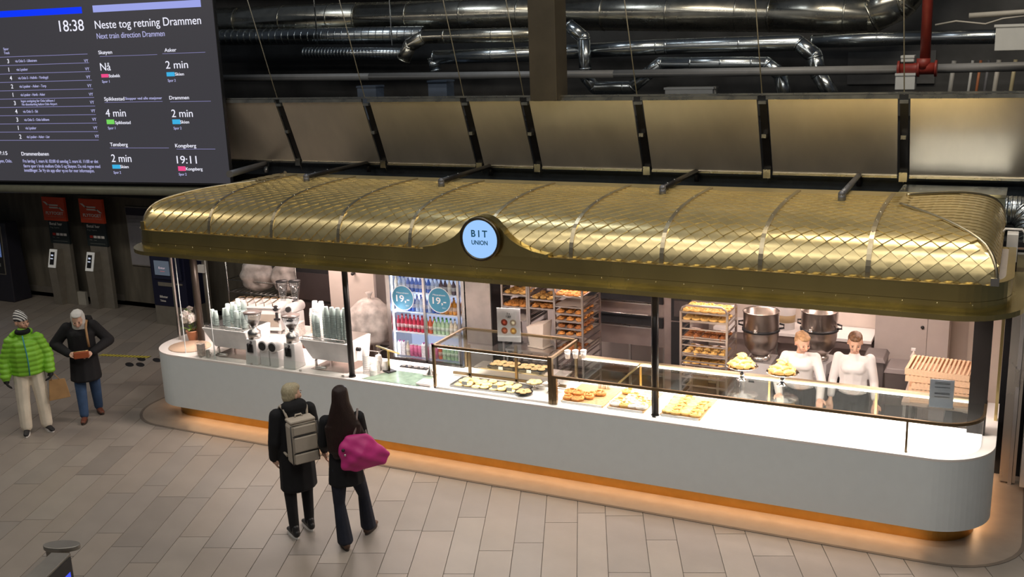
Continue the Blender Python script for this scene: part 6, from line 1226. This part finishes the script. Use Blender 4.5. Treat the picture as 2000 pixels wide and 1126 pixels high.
def person(label, loc, rz, J, skin, H=1.70):
    """J: joints in local frame (front = -Y, left = +X); returns root body object"""
    k = H/1.70; b = B()
    g = lambda n_: V(*J[n_])*k
    pel, ch, nk = g('pelvis'), g('chest'), g('neck')
    for s_, x in (('L', 1), ('R', -1)):
        sh, el, wr = g('sh'+s_), g('el'+s_), g('wr'+s_); hp, kn, an = g('hip'+s_), g('kn'+s_), g('an'+s_)
        b.blob(ch+V(x*0.05, 0, 0.03)*k, 0.075*k, sh, 0.045*k); b.blob(sh, 0.045*k, el, 0.034*k); b.blob(el, 0.034*k, wr, 0.023*k)
        b.blob(pel+V(x*0.03, 0, 0), 0.10*k, hp, 0.078*k); b.blob(hp, 0.078*k, kn, 0.05*k); b.blob(kn, 0.05*k, an, 0.032*k)
        b.blob(an, 0.032*k, an+V(0, 0, -0.03), 0.03*k)
        hd = J.get('hand'+s_); 
        if hd and not J.get('gloved'): hand(b, wr, hd[0], hd[1], hd[2], hd[3], 1.05)
    b.blob(pel, (0.125*k, 0.09*k, 0.10*k), (pel+ch)/2, (0.105*k, 0.075*k, 0.1*k)); b.blob((pel+ch)/2, (0.105*k, 0.075*k, 0.10*k), ch, (0.13*k, 0.09*k, 0.10*k))
    b.blob(ch+V(0, 0.01, 0.06), 0.07*k, nk, 0.050*k)
    hm = head_frame(nk, *J['head']); b.blob(nk, 0.050*k, hm @ V(0, 0.0, 0.06), 0.048*k)
    b.M = hm
    b.blob((0, 0.012, 0.145), (0.073, 0.088, 0.085), (0, -0.018, 0.10), (0.060, 0.070, 0.065)); b.blob((0, -0.035, 0.075), (0.043, 0.038, 0.03), (0, -0.05, 0.055), (0.025, 0.025, 0.018))
    b.blob((0, -0.083, 0.125), 0.009, (0, -0.103, 0.092), 0.013); 
    for x in (-1, 1): b.blob((x*0.071, 0.012, 0.115), (0.010, 0.018, 0.026), (x*0.073, 0.015, 0.10), (0.008, 0.012, 0.018)); b.blob((x*0.035, -0.062, 0.10), 0.022, (x*0.03, -0.06, 0.085), 0.020)
    b.blob((0, -0.080, 0.070), (0.022, 0.010, 0.006), (0, -0.078, 0.062), (0.018, 0.010, 0.006))
    b.M = Matrix()
    root = link('person', remesh(b, 'person', 0.0075, 2, 0.4), skin, None, loc, (0, 0, rz)); root['label'] = label; root['category'] = 'person'
    for nm, m, shp in (('eye', mat('eye_dark', (0.03, 0.02, 0.02), 0.2), [((x*0.029, -0.079, 0.120), (0.010, 0.005, 0.0045)) for x in (-1, 1)]), ('eyebrow', mat('brow', (0.28, 0.16, 0.10), 0.7), [((x*0.030, -0.084, 0.141), (0.017, 0.005, 0.003)) for x in (-1, 1)]), ('lips', mat('lips', (0.50, 0.22, 0.17), 0.5), [((0, -0.088, 0.067), (0.022, 0.007, 0.006))])):
        for c, r in shp:
            bb = B(); bb.M = hm; bb.ball(c, r, 8, 6); part(nm, bb, m, root)
    root_frames[root.name] = (hm, k)
    return root
root_frames = {}
def garment(root, name, m, shapes, voxel=0.010, smooth=4, label=None, puff=None):
    b = B()
    for s_ in shapes: b.blob(*[V(*q) if isinstance(q, tuple) and i % 2 == 0 else q for i, q in enumerate(s_)])
    return link(name, remesh(b, name, voxel, smooth, 0.5, puff=puff), m, root, label=label)
def shoe(root, an, yaw, mu, ms, L_=0.25, name='shoe', sole=True, tilt=0):
    t = Matrix.Translation(V(an[0], an[1], 0)) @ Matrix.Rotation(yaw, 4, 'Z')
    b = B(); b.M = t; b.blob((0, 0.05, 0.055), (0.038, 0.045, 0.045), (0, -0.07, 0.042), (0.042, 0.05, 0.032)); b.blob((0, -0.07, 0.042), (0.042, 0.05, 0.032), (0, -L_*0.62, 0.035), (0.036, 0.035, 0.024)); b.blob((0, 0.035, 0.06), 0.042, (0, 0.03, 0.11), 0.042)
    o = link(name, remesh(b, name, 0.008, 2), mu, root)
    if sole:
        b = B(); b.M = t; pts = [(0.043*cos(a*pi/12)*(1.0 if sin(a*pi/12) < 0 else 0.9), -0.055+(0.135 if L_ > 0.24 else 0.125)*sin(a*pi/12)) for a in range(24)]; b.prism(pts, 0.001, 0.038, False); part('sole', b, ms, o)
STD = dict(pelvis=(0, 0, 0.94), chest=(0, 0.0, 1.28), neck=(0, 0.01, 1.45), head=(0, 0, 0), shL=(0.175, 0.0, 1.38), shR=(-0.175, 0.0, 1.38), elL=(0.22, 0.02, 1.10), elR=(-0.22, 0.02, 1.10), wrL=(0.23, -0.05, 0.86), wrR=(-0.23, -0.05, 0.86),
           hipL=(0.09, 0, 0.90), hipR=(-0.09, 0, 0.90), knL=(0.10, -0.02, 0.49), knR=(-0.10, -0.02, 0.49), anL=(0.10, 0.0, 0.09), anR=(-0.10, 0.0, 0.09), handL=((0, 0, -1), (-1, 0, 0), 0.35, 1), handR=((0, 0, -1), (1, 0, 0), 0.35, -1))
def pose(**k): d = dict(STD); d.update(k); return d
def P3(J, n_, k): return tuple(V(*J[n_])*k)
def sleeve(J, s_, k, r0, r1, r2, upto=1.0):
    sh, el, wr = P3(J, 'sh'+s_, k), P3(J, 'el'+s_, k), P3(J, 'wr'+s_, k); w = tuple(V(*el)+(V(*wr)-V(*el))*upto)
    return [(sh, r0, el, r1), (el, r1, w, r2)]
def trouser(J, s_, k, r0, r1, r2):
    hp, kn, an = P3(J, 'hip'+s_, k), P3(J, 'kn'+s_, k), P3(J, 'an'+s_, k); return [(hp, r0, kn, r1), (kn, r1, (an[0], an[1], an[2]+0.01), r2)]
BLKC = mat('black_coat_cloth', (0.008, 0.008, 0.010), 0.85, var=0.15, scale=6, bump=0.25, bscale=14)
BLKT = mat('black_trouser_cloth', (0.010, 0.010, 0.012), 0.85, var=0.15, bump=0.2, bscale=14)
def along(o, vec):   # offset in local frame
    return tuple(vec)

# woman with the backpack, seen from behind
k = 0.985; J = pose(head=(rad(-70), rad(4), 0), elL=(0.22, 0.0, 1.10), elR=(-0.225, -0.01, 1.09), wrL=(0.20, -0.10, 0.90), wrR=(-0.21, -0.10, 0.88), anL=(0.10, 0.02, 0.09), anR=(-0.10, -0.06, 0.09), knL=(0.10, -0.01, 0.49), knR=(-0.10, -0.05, 0.49), hipL=(0.085, 0, 0.90), hipR=(-0.085, 0, 0.90))
p = person('person with grey-blond hair in a long black hooded coat, seen from behind', (-6.52, 7.84, 0), rad(-121), J, SKIN2, 1.675); hm, k = root_frames[p.name]
garment(p, 'coat', BLKC, [((0, 0, 0.55*k), (0.20, 0.14, 0.05), (0, 0, 0.95*k), (0.185, 0.13, 0.1)), ((0, 0, 0.95*k), (0.185, 0.13, 0.1), (0, 0, 1.30*k), (0.18, 0.12, 0.1)), ((-0.125, 0, 1.34*k), 0.075, (0.125, 0, 1.34*k), 0.075), ((0, 0.02, 1.38*k), 0.09, (0, 0.02, 1.45*k), 0.065)]+sleeve(J, 'L', k, 0.078, 0.070, 0.062)+sleeve(J, 'R', k, 0.078, 0.070, 0.062))
garment(p, 'hood', BLKC, [((-0.06, 0.06, 1.45*k), (0.08, 0.08, 0.09), (0.06, 0.06, 1.45*k), (0.08, 0.08, 0.09)), ((0, 0.09, 1.37*k), (0.11, 0.06, 0.05), (0, 0.05, 1.50*k), (0.09, 0.07, 0.05)), ((-0.08, -0.03, 1.44*k), 0.045, (-0.06, 0.05, 1.47*k), 0.06), ((0.08, -0.03, 1.44*k), 0.045, (0.06, 0.05, 1.47*k), 0.06)])
garment(p, 'trousers', BLKT, trouser(J, 'L', k, 0.095, 0.066, 0.052)+trouser(J, 'R', k, 0.095, 0.066, 0.052)+[((0, 0, 0.94*k), (0.14, 0.10, 0.06), (0, 0, 0.88*k), (0.13, 0.1, 0.06))])
HB = mat('hair_grey_blond', (0.44, 0.38, 0.25), 0.45, var=0.3, scale=30, stretch=(6, 6, 1), bump=0.4, bscale=60)
b = B(); b.M = hm; b.blob((0, 0.028, 0.155), (0.080, 0.085, 0.085), (0, 0.03, 0.12), (0.078, 0.078, 0.07)); b.blob((0, 0.06, 0.10), (0.06, 0.05, 0.05), (0, 0.05, 0.05), (0.045, 0.04, 0.04)); b.blob((0, -0.02, 0.185), (0.068, 0.06, 0.045), (0, 0.03, 0.185), (0.07, 0.07, 0.05)); link('hair', remesh(b, 'hair', 0.008, 2), HB, p)
for s_ in ('L', 'R'): shoe(p, tuple(V(*J['an'+s_])*k), 0, BLKP, mat('white_sole', (0.72, 0.70, 0.68), 0.5), 0.25)
SAND = mat('backpack_beige', (0.46, 0.40, 0.33), 0.75, var=0.06, bump=0.15, bscale=25)
t = T('backpack', 'square beige backpack with black piping worn by the person in the hooded coat', 'backpack', (-6.52, 7.84, 0), rad(-121))
def rb(x0, y0, z0, x1, y1, z1, nm, m, bev=0.02): b = B(); b.box(x0, y0, z0, x1, y1, z1); return part(nm, b, m, t, bevel=bev)
rb(-0.145, 0.135, 0.90, 0.145, 0.30, 1.33, 'main_body', SAND, 0.03); rb(-0.135, 0.125, 1.331, 0.135, 0.285, 1.362, 'top_lid', SAND, 0.012)
rb(-0.115, 0.30, 1.22, 0.115, 0.316, 1.31, 'upper_pocket', SAND, 0.01); rb(-0.12, 0.30, 1.04, 0.12, 0.325, 1.20, 'middle_pocket', SAND, 0.012); rb(-0.125, 0.30, 0.915, 0.125, 0.325, 1.025, 'lower_pocket', SAND, 0.012)
for q in ([(-0.14, 0.297, 1.325), (0.14, 0.297, 1.325), (0.14, 0.297, 0.91), (-0.14, 0.297, 0.91)],): b = B(); b.tube(q, 0.006, 6, close=True); part('black_piping', b, BLKP, t)
for z in (1.212, 1.032): b = B(); b.tube([(-0.13, 0.315, z), (0.13, 0.315, z)], 0.005, 6); part('zip', b, BLKP, t)
b = B(); b.tube([(-0.13, 0.135, 1.34), (0.13, 0.135, 1.34)], 0.006, 6); part('lid_piping', b, BLKP, t)
b = B(); b.tube([(-0.04, 0.17, 1.36), (-0.03, 0.16, 1.385), (0.03, 0.16, 1.385), (0.04, 0.17, 1.36)], 0.009, 6); part('grab_handle', b, SAND, t)
for x in (-1, 1): b = B(); b.tube([(x*0.10, 0.14, 1.32), (x*0.12, 0.09, 1.435), (x*0.125, 0.0, 1.455), (x*0.12, -0.10, 1.38), (x*0.13, -0.15, 1.20), (x*0.15, -0.08, 1.0), (x*0.14, 0.13, 0.96)], 0.014, 6); part('shoulder_strap', b, SAND, t)
# long-haired woman with the pink bag, seen from behind
J = pose(head=(rad(-10), rad(6), 0), elL=(0.20, -0.02, 1.12), elR=(-0.20, -0.06, 1.12), wrL=(0.19, -0.20, 0.98), wrR=(-0.12, -0.22, 1.14), anL=(0.06, 0.05, 0.09), anR=(-0.19, -0.24, 0.09), knL=(0.09, 0.02, 0.49), knR=(-0.16, -0.13, 0.49), elL_=0, handR=((0.5, -0.5, 0.3), (0, 0, -1), 0.6, -1))
J['shL'] = (0.16, 0, 1.35); J['shR'] = (-0.16, 0, 1.36)
DEN = mat('dark_navy_denim', (0.012, 0.015, 0.028), 0.8, var=0.2, bump=0.2, bscale=14)
p = person('person with very long dark brown hair in black coat, seen from behind', (-5.89, 7.82, 0), rad(-142), J, SKIN2, 1.73); hm, k = root_frames[p.name]
garment(p, 'coat', BLKC, [((0, 0, 0.70*k), (0.19, 0.14, 0.04), (0, 0, 0.95*k), (0.165, 0.12, 0.1)), ((0, 0, 0.95*k), (0.165, 0.12, 0.1), (0, 0, 1.10*k), (0.145, 0.105, 0.08)), ((0, 0, 1.10*k), (0.145, 0.105, 0.08), (0, 0, 1.30*k), (0.165, 0.11, 0.09)), ((-0.125, 0, 1.35*k), 0.062, (0.125, 0, 1.35*k), 0.062), ((0, 0.02, 1.38*k), 0.08, (0, 0.02, 1.43*k), 0.06)]+sleeve(J, 'L', k, 0.066, 0.056, 0.046)+sleeve(J, 'R', k, 0.066, 0.056, 0.046))
garment(p, 'jeans', DEN, [((0.07, 0, 0.86*k), 0.10, tuple(V(*J['knL'])*k), 0.062), (tuple(V(*J['knL'])*k), 0.06, (0.06*k, 0.045*k, 0.085), (0.085, 0.10, 0.045)), ((-0.07, 0, 0.86*k), 0.10, tuple(V(*J['knR'])*k), 0.062), (tuple(V(*J['knR'])*k), 0.06, (-0.19*k, -0.235*k, 0.085), (0.085, 0.10, 0.045)), ((0, 0, 0.90*k), (0.13, 0.1, 0.06), (0, 0, 0.95*k), (0.13, 0.1, 0.06))])
HD = mat('hair_dark_brown', (0.022, 0.010, 0.008), 0.38, var=0.4, scale=24, stretch=(8, 8, 0.8), bump=0.5, bscale=50)
garment(p, 'long_hair', HD, [((0, 0.02, 1.66), (0.085, 0.09, 0.085), (0, 0.05, 1.56), (0.095, 0.085, 0.08)), ((0, 0.05, 1.56), (0.095, 0.085, 0.08), (0, 0.09, 1.34), (0.17, 0.06, 0.06)), ((0, 0.09, 1.34), (0.185, 0.06, 0.06), (0.0, 0.12, 1.10), (0.17, 0.045, 0.05)), ((-0.10, 0.10, 1.14), (0.05, 0.04, 0.05), (-0.10, 0.12, 1.02), (0.04, 0.025, 0.04)), ((0.08, 0.10, 1.14), (0.06, 0.04, 0.05), (0.07, 0.12, 1.04), (0.05, 0.025, 0.04)), ((-0.12, 0.06, 1.36), 0.05, (-0.19, 0.04, 1.2), 0.035)], 0.009, 3)
BROWNS = mat('brown_leather', (0.075, 0.04, 0.025), 0.5, var=0.2)
for s_, y in (('L', 0.2), ('R', -0.5)): shoe(p, tuple(V(*J['an'+s_])*k), y, BROWNS, mat('dark_sole', (0.04, 0.03, 0.025), 0.6), 0.26)
PINK = mat('magenta_nylon', (0.56, 0.035, 0.22), 0.5, var=0.12, scale=5, bump=0.5, bscale=7)
t = T('shoulder_bag', 'large slouchy magenta bag hanging from the long-haired person', 'bag', (-5.89, 7.82, 0.0), rad(-142))
b = B(); L0 = []; _u = [((-0.06, 0.17, 1.20), (0.05, 0.05, 0.05), (-0.27, 0.19, 1.17), (0.05, 0.06, 0.05)), ((0.0, 0.19, 1.12), (0.06, 0.06, 0.08), (0.0, 0.20, 0.86), (0.05, 0.09, 0.05)), ((0.0, 0.20, 0.86), (0.05, 0.09, 0.04), (-0.36, 0.20, 0.90), (0.07, 0.09, 0.05)), ((-0.24, 0.19, 1.14), (0.08, 0.07, 0.07), (-0.43, 0.19, 0.97), (0.05, 0.07, 0.04)), ((-0.13, 0.20, 1.10), (0.14, 0.10, 0.10), (-0.20, 0.20, 0.98), (0.20, 0.12, 0.12))]
b.M = Matrix.Translation((-0.18, 0.2, 1.08)) @ Matrix.Scale(0.84, 4) @ Matrix.Translation((0.2, -0.2, -1.02)); b.hull([((-0.03, 0.17, 1.19), 0.05), ((-0.24, 0.18, 1.20), 0.05), ((-0.49, 0.19, 0.97), 0.025), ((-0.42, 0.2, 0.88), 0.035), ((-0.10, 0.2, 0.84), 0.045), ((0.02, 0.2, 0.87), 0.05), ((0.04, 0.19, 1.10), 0.05), ((-0.18, 0.24, 1.02), 0.09), ((-0.18, 0.16, 1.0), 0.05)])
o = link('bag_body', remesh(b, 'bag_body', 0.012, 2, 0.5, puff=lambda c: 0.004*sin(30*c.x+34*c.z)+0.003*sin(55*c.z-30*c.x)), PINK, t)
b = B(); b.tube([(-0.08, 0.17, 1.20), (-0.12, 0.13, 1.30), (-0.15, 0.07, 1.44), (-0.16, 0.0, 1.465), (-0.16, -0.10, 1.38), (-0.22, -0.04, 1.25), (-0.24, 0.14, 1.18)], 0.012, 6); part('strap', b, mat('strap_grey', (0.20, 0.16, 0.15), 0.6), t)
b = B(); b.ball((0.015, 0.262, 1.15), 0.018, 8, 6); part('tassel', b, BLKP, t); b = B(); b.ball((0.0, 0.268, 1.10), 0.013, 8, 6); part('charm', b, STEEL, t)
# man in the green quilted jacket
J = pose(head=(rad(38), rad(2), 0), elL=(0.265, 0.02, 1.09), elR=(-0.265, 0.02, 1.08), wrL=(0.27, -0.08, 0.87), wrR=(-0.29, -0.07, 0.85), anL=(0.13, -0.02, 0.09), anR=(-0.13, -0.04, 0.09), knL=(0.12, -0.02, 0.48), knR=(-0.12, -0.02, 0.48), shL=(0.165, 0, 1.33), shR=(-0.165, 0, 1.33), handL=((0, -0.1, -1), (-1, 0, 0), 0.8, 1), handR=((0, -0.1, -1), (1, 0, 0), 0.45, -1), gloved=True)
p = person('person in a lime green quilted jacket, cream trousers and a striped knit hat', (-11.86, 8.90, 0), rad(52), J, SKIN, 1.66); hm, k = root_frames[p.name]
LIME = mat('lime_quilted_nylon', (0.22, 0.52, 0.035), 0.45, var=0.08, scale=4, bump=0.2, bscale=10)
def quilt(c): 
    return 0.012*abs(sin(c.z*pi/0.068))-0.004
garment(p, 'quilted_jacket', LIME, [((0, 0, 0.87*k), (0.205, 0.16, 0.05), (0, -0.01, 1.12*k), (0.205, 0.165, 0.08)), ((0, -0.01, 1.12*k), (0.205, 0.165, 0.08), (0, 0, 1.28*k), (0.185, 0.145, 0.08)), ((-0.13, 0, 1.32*k), 0.078, (0.13, 0, 1.32*k), 0.078), ((0, 0.01, 1.38*k), 0.10, (0, 0.01, 1.43*k), 0.085)]+sleeve(J, 'L', k, 0.084, 0.076, 0.066, 0.95)+sleeve(J, 'R', k, 0.084, 0.076, 0.066, 0.95), 0.010, 3, puff=quilt)
b = B(); b.tube([(0.01, -0.170, 0.86*k), (0.015, -0.185, 1.05*k), (0.01, -0.180, 1.18*k), (0.0, -0.160, 1.29*k), (-0.01, -0.12, 1.42*k)], 0.008, 6); part('zip', b, mat('zip_blue', (0.05, 0.28, 0.34), 0.5), p)
b = B(); b.M = Matrix.Translation((0, -0.01, 1.44*k)); b.tube([(0.066*cos(a*pi/12), 0.070*sin(a*pi/12), 0.015) for a in range(24)], 0.034, 10, close=True); part('scarf', b, BLKC, p)
b = B(); b.blob((-0.08, 0.09, 1.42*k), 0.05, (0.08, 0.09, 1.42*k), 0.05); b.blob((-0.08, 0.09, 1.42*k), 0.05, (-0.14, -0.02, 1.42*k), 0.035); link('hood', remesh(b, 'hood', 0.01, 2), LIME, p)
CREAM = mat('cream_corduroy', (0.74, 0.67, 0.55), 0.8, var=0.10, scale=5, bump=0.35, bscale=10)
garment(p, 'trousers', CREAM, trouser(J, 'L', k, 0.115, 0.088, 0.078)+trouser(J, 'R', k, 0.115, 0.088, 0.078)+[((0, 0, 0.92*k), (0.17, 0.13, 0.07), (0, 0, 0.86*k), (0.17, 0.13, 0.06))])
b = B(); b.M = hm; b.blob((0, 0.01, 0.165), (0.084, 0.098, 0.05), (0, 0.03, 0.215), (0.070, 0.08, 0.035)); b.blob((0, 0.03, 0.215), (0.070, 0.08, 0.035), (0, 0.05, 0.262), (0.025, 0.028, 0.012))
HAT = mat('striped_knit', (0.7, 0.7, 0.68), 0.9, var=0, bump=0.3, bscale=80); nt = HAT.node_tree; wv = nt.nodes.new('ShaderNodeTexWave'); wv.bands_direction = 'DIAGONAL'; wv.inputs['Scale'].default_value = 11; wv.inputs['Distortion'].default_value = 1.5; cr = nt.nodes.new('ShaderNodeValToRGB'); cr.color_ramp.elements[0].position = 0.45; cr.color_ramp.elements[0].color = (0.04, 0.04, 0.045, 1); cr.color_ramp.elements[1].position = 0.55; cr.color_ramp.elements[1].color = (0.70, 0.69, 0.66, 1)
tcn = nt.nodes.new('ShaderNodeTexCoord'); nt.links.new(tcn.outputs['Object'], wv.inputs[0]); nt.links.new(wv.outputs['Fac'], cr.inputs[0]); nt.links.new(cr.outputs[0], nt.nodes['Principled BSDF'].inputs['Base Color'])
link('knit_hat', remesh(b, 'knit_hat', 0.007, 2), HAT, p)
for s_, x in (('L', 1), ('R', -1)):
    b = B(); wr = V(*J['wr'+s_])*k; hd = J['hand'+s_]; hand(b, wr, hd[0], hd[1], hd[2], hd[3], 1.22); b.blob(wr+V(0, 0.01, 0.04), 0.038, wr, 0.036); link('glove', remesh(b, 'glove', 0.007, 1), mat('black_glove', (0.012, 0.012, 0.014), 0.7), p)
for s_, y in (('L', 0.35), ('R', -0.1)): shoe(p, tuple(V(*J['an'+s_])*k), y, mat('black_trainer', (0.02, 0.02, 0.022), 0.6), mat('white_sole', (0.72, 0.70, 0.68), 0.5), 0.27)
t = T('paper_bag', 'brown paper carrier bag held by the person in the green jacket', 'bag', (-11.86, 8.90, 0), rad(52))
b = B(); b.hexa([(0.20, -0.14, 0.43), (0.47, -0.16, 0.45), (0.47, -0.06, 0.45), (0.20, -0.05, 0.43)], [(0.23, -0.11, 0.72), (0.43, -0.12, 0.71), (0.43, -0.10, 0.71), (0.23, -0.09, 0.72)]); part('bag_body', b, mat('kraft_bag', (0.36, 0.21, 0.09), 0.8, var=0.12, scale=8, bump=0.4, bscale=10), t, bevel=0.006)
for y in (-0.115, -0.095): b = B(); b.tube([(0.26, y, 0.71), (0.27, y, 0.78), (0.31, y, 0.79), (0.36, y, 0.71)], 0.005, 6); part('bag_handle', b, MATS['kraft_bag'], t)
# woman in white hood looking into a purse
J = pose(head=(rad(-4), rad(20), 0), neck=(0, -0.07, 1.385), chest=(0, -0.03, 1.26), elL=(0.37, 0.03, 1.12), elR=(-0.37, 0.04, 1.14), wrL=(0.14, -0.25, 1.03), wrR=(-0.16, -0.24, 1.04), anL=(0.10, 0.12, 0.09), anR=(-0.08, -0.22, 0.09), knL=(0.10, 0.02, 0.48), knR=(-0.09, -0.10, 0.49), handL=((-1, -0.4, 0), (0, 0.3, -1), 0.8, 1), handR=((1, -0.4, 0.1), (0, 0.3, -1), 0.6, -1))
p = person('person in a white hood and long black coat looking down into a small orange purse', (-11.62, 9.62, 0), rad(45), J, SKIN2, 1.62); hm, k = root_frames[p.name]
garment(p, 'coat', BLKC, [((0, -0.03, 0.60*k), (0.215, 0.21, 0.04), (0, 0, 0.95*k), (0.19, 0.15, 0.1)), ((0, 0, 0.95*k), (0.19, 0.15, 0.1), (0, -0.03, 1.28*k), (0.185, 0.135, 0.09)), ((-0.13, 0, 1.33*k), 0.08, (0.13, 0, 1.33*k), 0.08), ((0, -0.02, 1.36*k), 0.09, (0, -0.04, 1.40*k), 0.075)]+sleeve(J, 'L', k, 0.082, 0.078, 0.056, 0.92)+sleeve(J, 'R', k, 0.082, 0.078, 0.056, 0.92))
WHD = mat('white_wool', (0.68, 0.67, 0.64), 0.9, var=0.05, bump=0.3, bscale=30)
b = B(); b.M = hm; b.blob((0, 0.036, 0.152), (0.090, 0.094, 0.098), (0, 0.032, 0.06), (0.088, 0.086, 0.085)); b.blob((0, 0.032, 0.06), (0.088, 0.076, 0.085), (0, 0.01, 0.0), (0.085, 0.060, 0.05)); b.blob((0, -0.035, 0.198), (0.060, 0.038, 0.018), (0, 0.0, 0.205), (0.07, 0.06, 0.035))
link('white_hood', remesh(b, 'white_hood', 0.007, 2), WHD, p)
garment(p, 'fur_trim_hood', mat('black_fur', (0.012, 0.011, 0.011), 0.9, var=0.3, bump=1.0, bscale=40), [((0.03, 0.11, 1.42*k), (0.10, 0.07, 0.07), (0.12, 0.07, 1.44*k), (0.06, 0.07, 0.08)), ((-0.08, 0.09, 1.40*k), 0.06, (0.05, 0.12, 1.42*k), 0.07)], 0.010, 2, puff=lambda c: 0.006*sin(90*c.x)*sin(80*c.z))
BLUEJ = mat('blue_denim', (0.035, 0.075, 0.16), 0.8, var=0.2, bump=0.25, bscale=14)
garment(p, 'jeans', BLUEJ, trouser(J, 'L', k, 0.095, 0.078, 0.062)+trouser(J, 'R', k, 0.095, 0.078, 0.062)+[((0, 0, 0.90*k), (0.14, 0.10, 0.06), (0, 0, 0.86*k), (0.13, 0.1, 0.06))])
for s_, y in (('L', 0.3), ('R', -0.1)): shoe(p, tuple(V(*J['an'+s_])*k), y, mat('reddish_boot', (0.14, 0.045, 0.025), 0.45), mat('dark_sole', (0.04, 0.03, 0.025), 0.6), 0.25, 'boot')
t = T('purse', 'small orange-brown purse held open in both hands', 'purse', (-11.62, 9.62, 0), rad(45)); b = B(); b.box(-0.10, -0.325, 0.935, 0.10, -0.275, 1.035); part('pouch', b, mat('orange_leather', (0.36, 0.085, 0.03), 0.45, var=0.1), t, bevel=0.015); b = B(); b.tube([(-0.095, -0.30, 1.037), (0.095, -0.30, 1.037)], 0.006, 6); part('zip', b, BRASS, t)
b = B(); b.tube([(0.10, -0.165, 1.05), (0.095, -0.185, 1.18), (0.09, -0.15, 1.32), (0.10, -0.05, 1.40), (0.11, 0.06, 1.36)], 0.016, 6); part('strap', b, mat('tan_strap', (0.42, 0.24, 0.11), 0.6), t)
# two bakery workers behind the counter
WSH = mat('white_shirt', (0.72, 0.68, 0.66), 0.8, var=0.03, bump=0.35, bscale=9)
def worker(label, loc, rz, J, H, hairm, slv, bun):
    p = person(label, loc, rz, J, SKIN, H); hm, k = root_frames[p.name]; c = J['chest']; n_ = J['neck']
    garment(p, 'shirt', WSH, [((0, 0, 0.97*k), (0.165, 0.115, 0.04), (c[0]*.5, c[1]*.5, 1.12*k), (0.155, 0.108, 0.07)), ((c[0]*.5, c[1]*.5, 1.12*k), (0.155, 0.108, 0.07), (c[0], c[1], 1.28*k), (0.168, 0.135, 0.10)), ((-0.055, c[1]-0.055, 1.27*k), 0.085, (0.055, c[1]-0.055, 1.27*k), 0.085), ((J['shR'][0]*.8, J['shR'][1], 1.345*k), 0.062, (J['shL'][0]*.75, J['shL'][1], 1.345*k), 0.062), ((c[0], c[1], 1.33*k), 0.09, (n_[0], n_[1], n_[2]*k-0.045), 0.062)]+sleeve(J, 'L', k, 0.060, 0.052, 0.044, slv)+sleeve(J, 'R', k, 0.060, 0.052, 0.044, slv))
    garment(p, 'trousers', BLKT, trouser(J, 'L', k, 0.100, 0.07, 0.055)+trouser(J, 'R', k, 0.100, 0.07, 0.055)+[((0, 0, 0.98*k), (0.15, 0.105, 0.06), (0, 0, 0.88*k), (0.15, 0.11, 0.06))])
    b = B(); b.M = hm; b.blob((0, 0.032, 0.158), (0.078, 0.082, 0.078), (0, 0.035, 0.12), (0.076, 0.07, 0.07)); b.blob((0, -0.03, 0.195), (0.064, 0.05, 0.035), (0, 0.03, 0.195), (0.068, 0.06, 0.04)); b.blob(*bun); link('hair', remesh(b, 'hair', 0.007, 2), hairm, p)
    for s_ in ('L', 'R'): shoe(p, tuple(V(*J['an'+s_])*k), 0, BLKP, mat('dark_sole', (0.04, 0.03, 0.025), 0.6), 0.25)
    return p
J = pose(chest=(0, -0.05, 1.27), neck=(0.0, -0.09, 1.42), head=(rad(30), rad(18), 0), shL=(0.17, -0.05, 1.35), shR=(-0.17, -0.04, 1.35), elL=(0.25, -0.16, 1.10), elR=(-0.27, -0.10, 1.10), wrL=(0.24, -0.30, 0.93), wrR=(-0.22, -0.30, 0.96), handL=((0, -0.8, -0.4), (0, -0.2, -1), 0.4, 1), handR=((0.2, -0.8, -0.4), (0, -0.2, -1), 0.4, -1))
worker('person in white shirt with blond pinned-up hair bending behind the long case', (-2.13, 11.62, 0), rad(8), J, 1.66, mat('hair_blond', (0.42, 0.24, 0.12), 0.45, var=0.35, scale=30, bump=0.4, bscale=50), 0.96, ((-0.02, 0.075, 0.17), 0.04, (0.0, 0.05, 0.21), 0.035))
J = pose(head=(rad(6), rad(20), 0), elL=(0.23, 0.0, 1.10), elR=(-0.23, 0.0, 1.10), wrL=(0.26, -0.12, 0.88), wrR=(-0.24, -0.12, 0.88), handL=((0, -0.5, -0.8), (0, -0.2, -1), 0.3, 1), handR=((0, -0.5, -0.8), (0, -0.2, -1), 0.3, -1))
worker('person in white shirt with brown hair looking down beside the grey bins', (-1.54, 11.64, 0), rad(4), J, 1.66, mat('hair_brown', (0.16, 0.075, 0.035), 0.45, var=0.35, scale=30, bump=0.4, bscale=50), 0.72, ((0, 0.08, 0.13), 0.03, (0, 0.10, 0.10), 0.025))
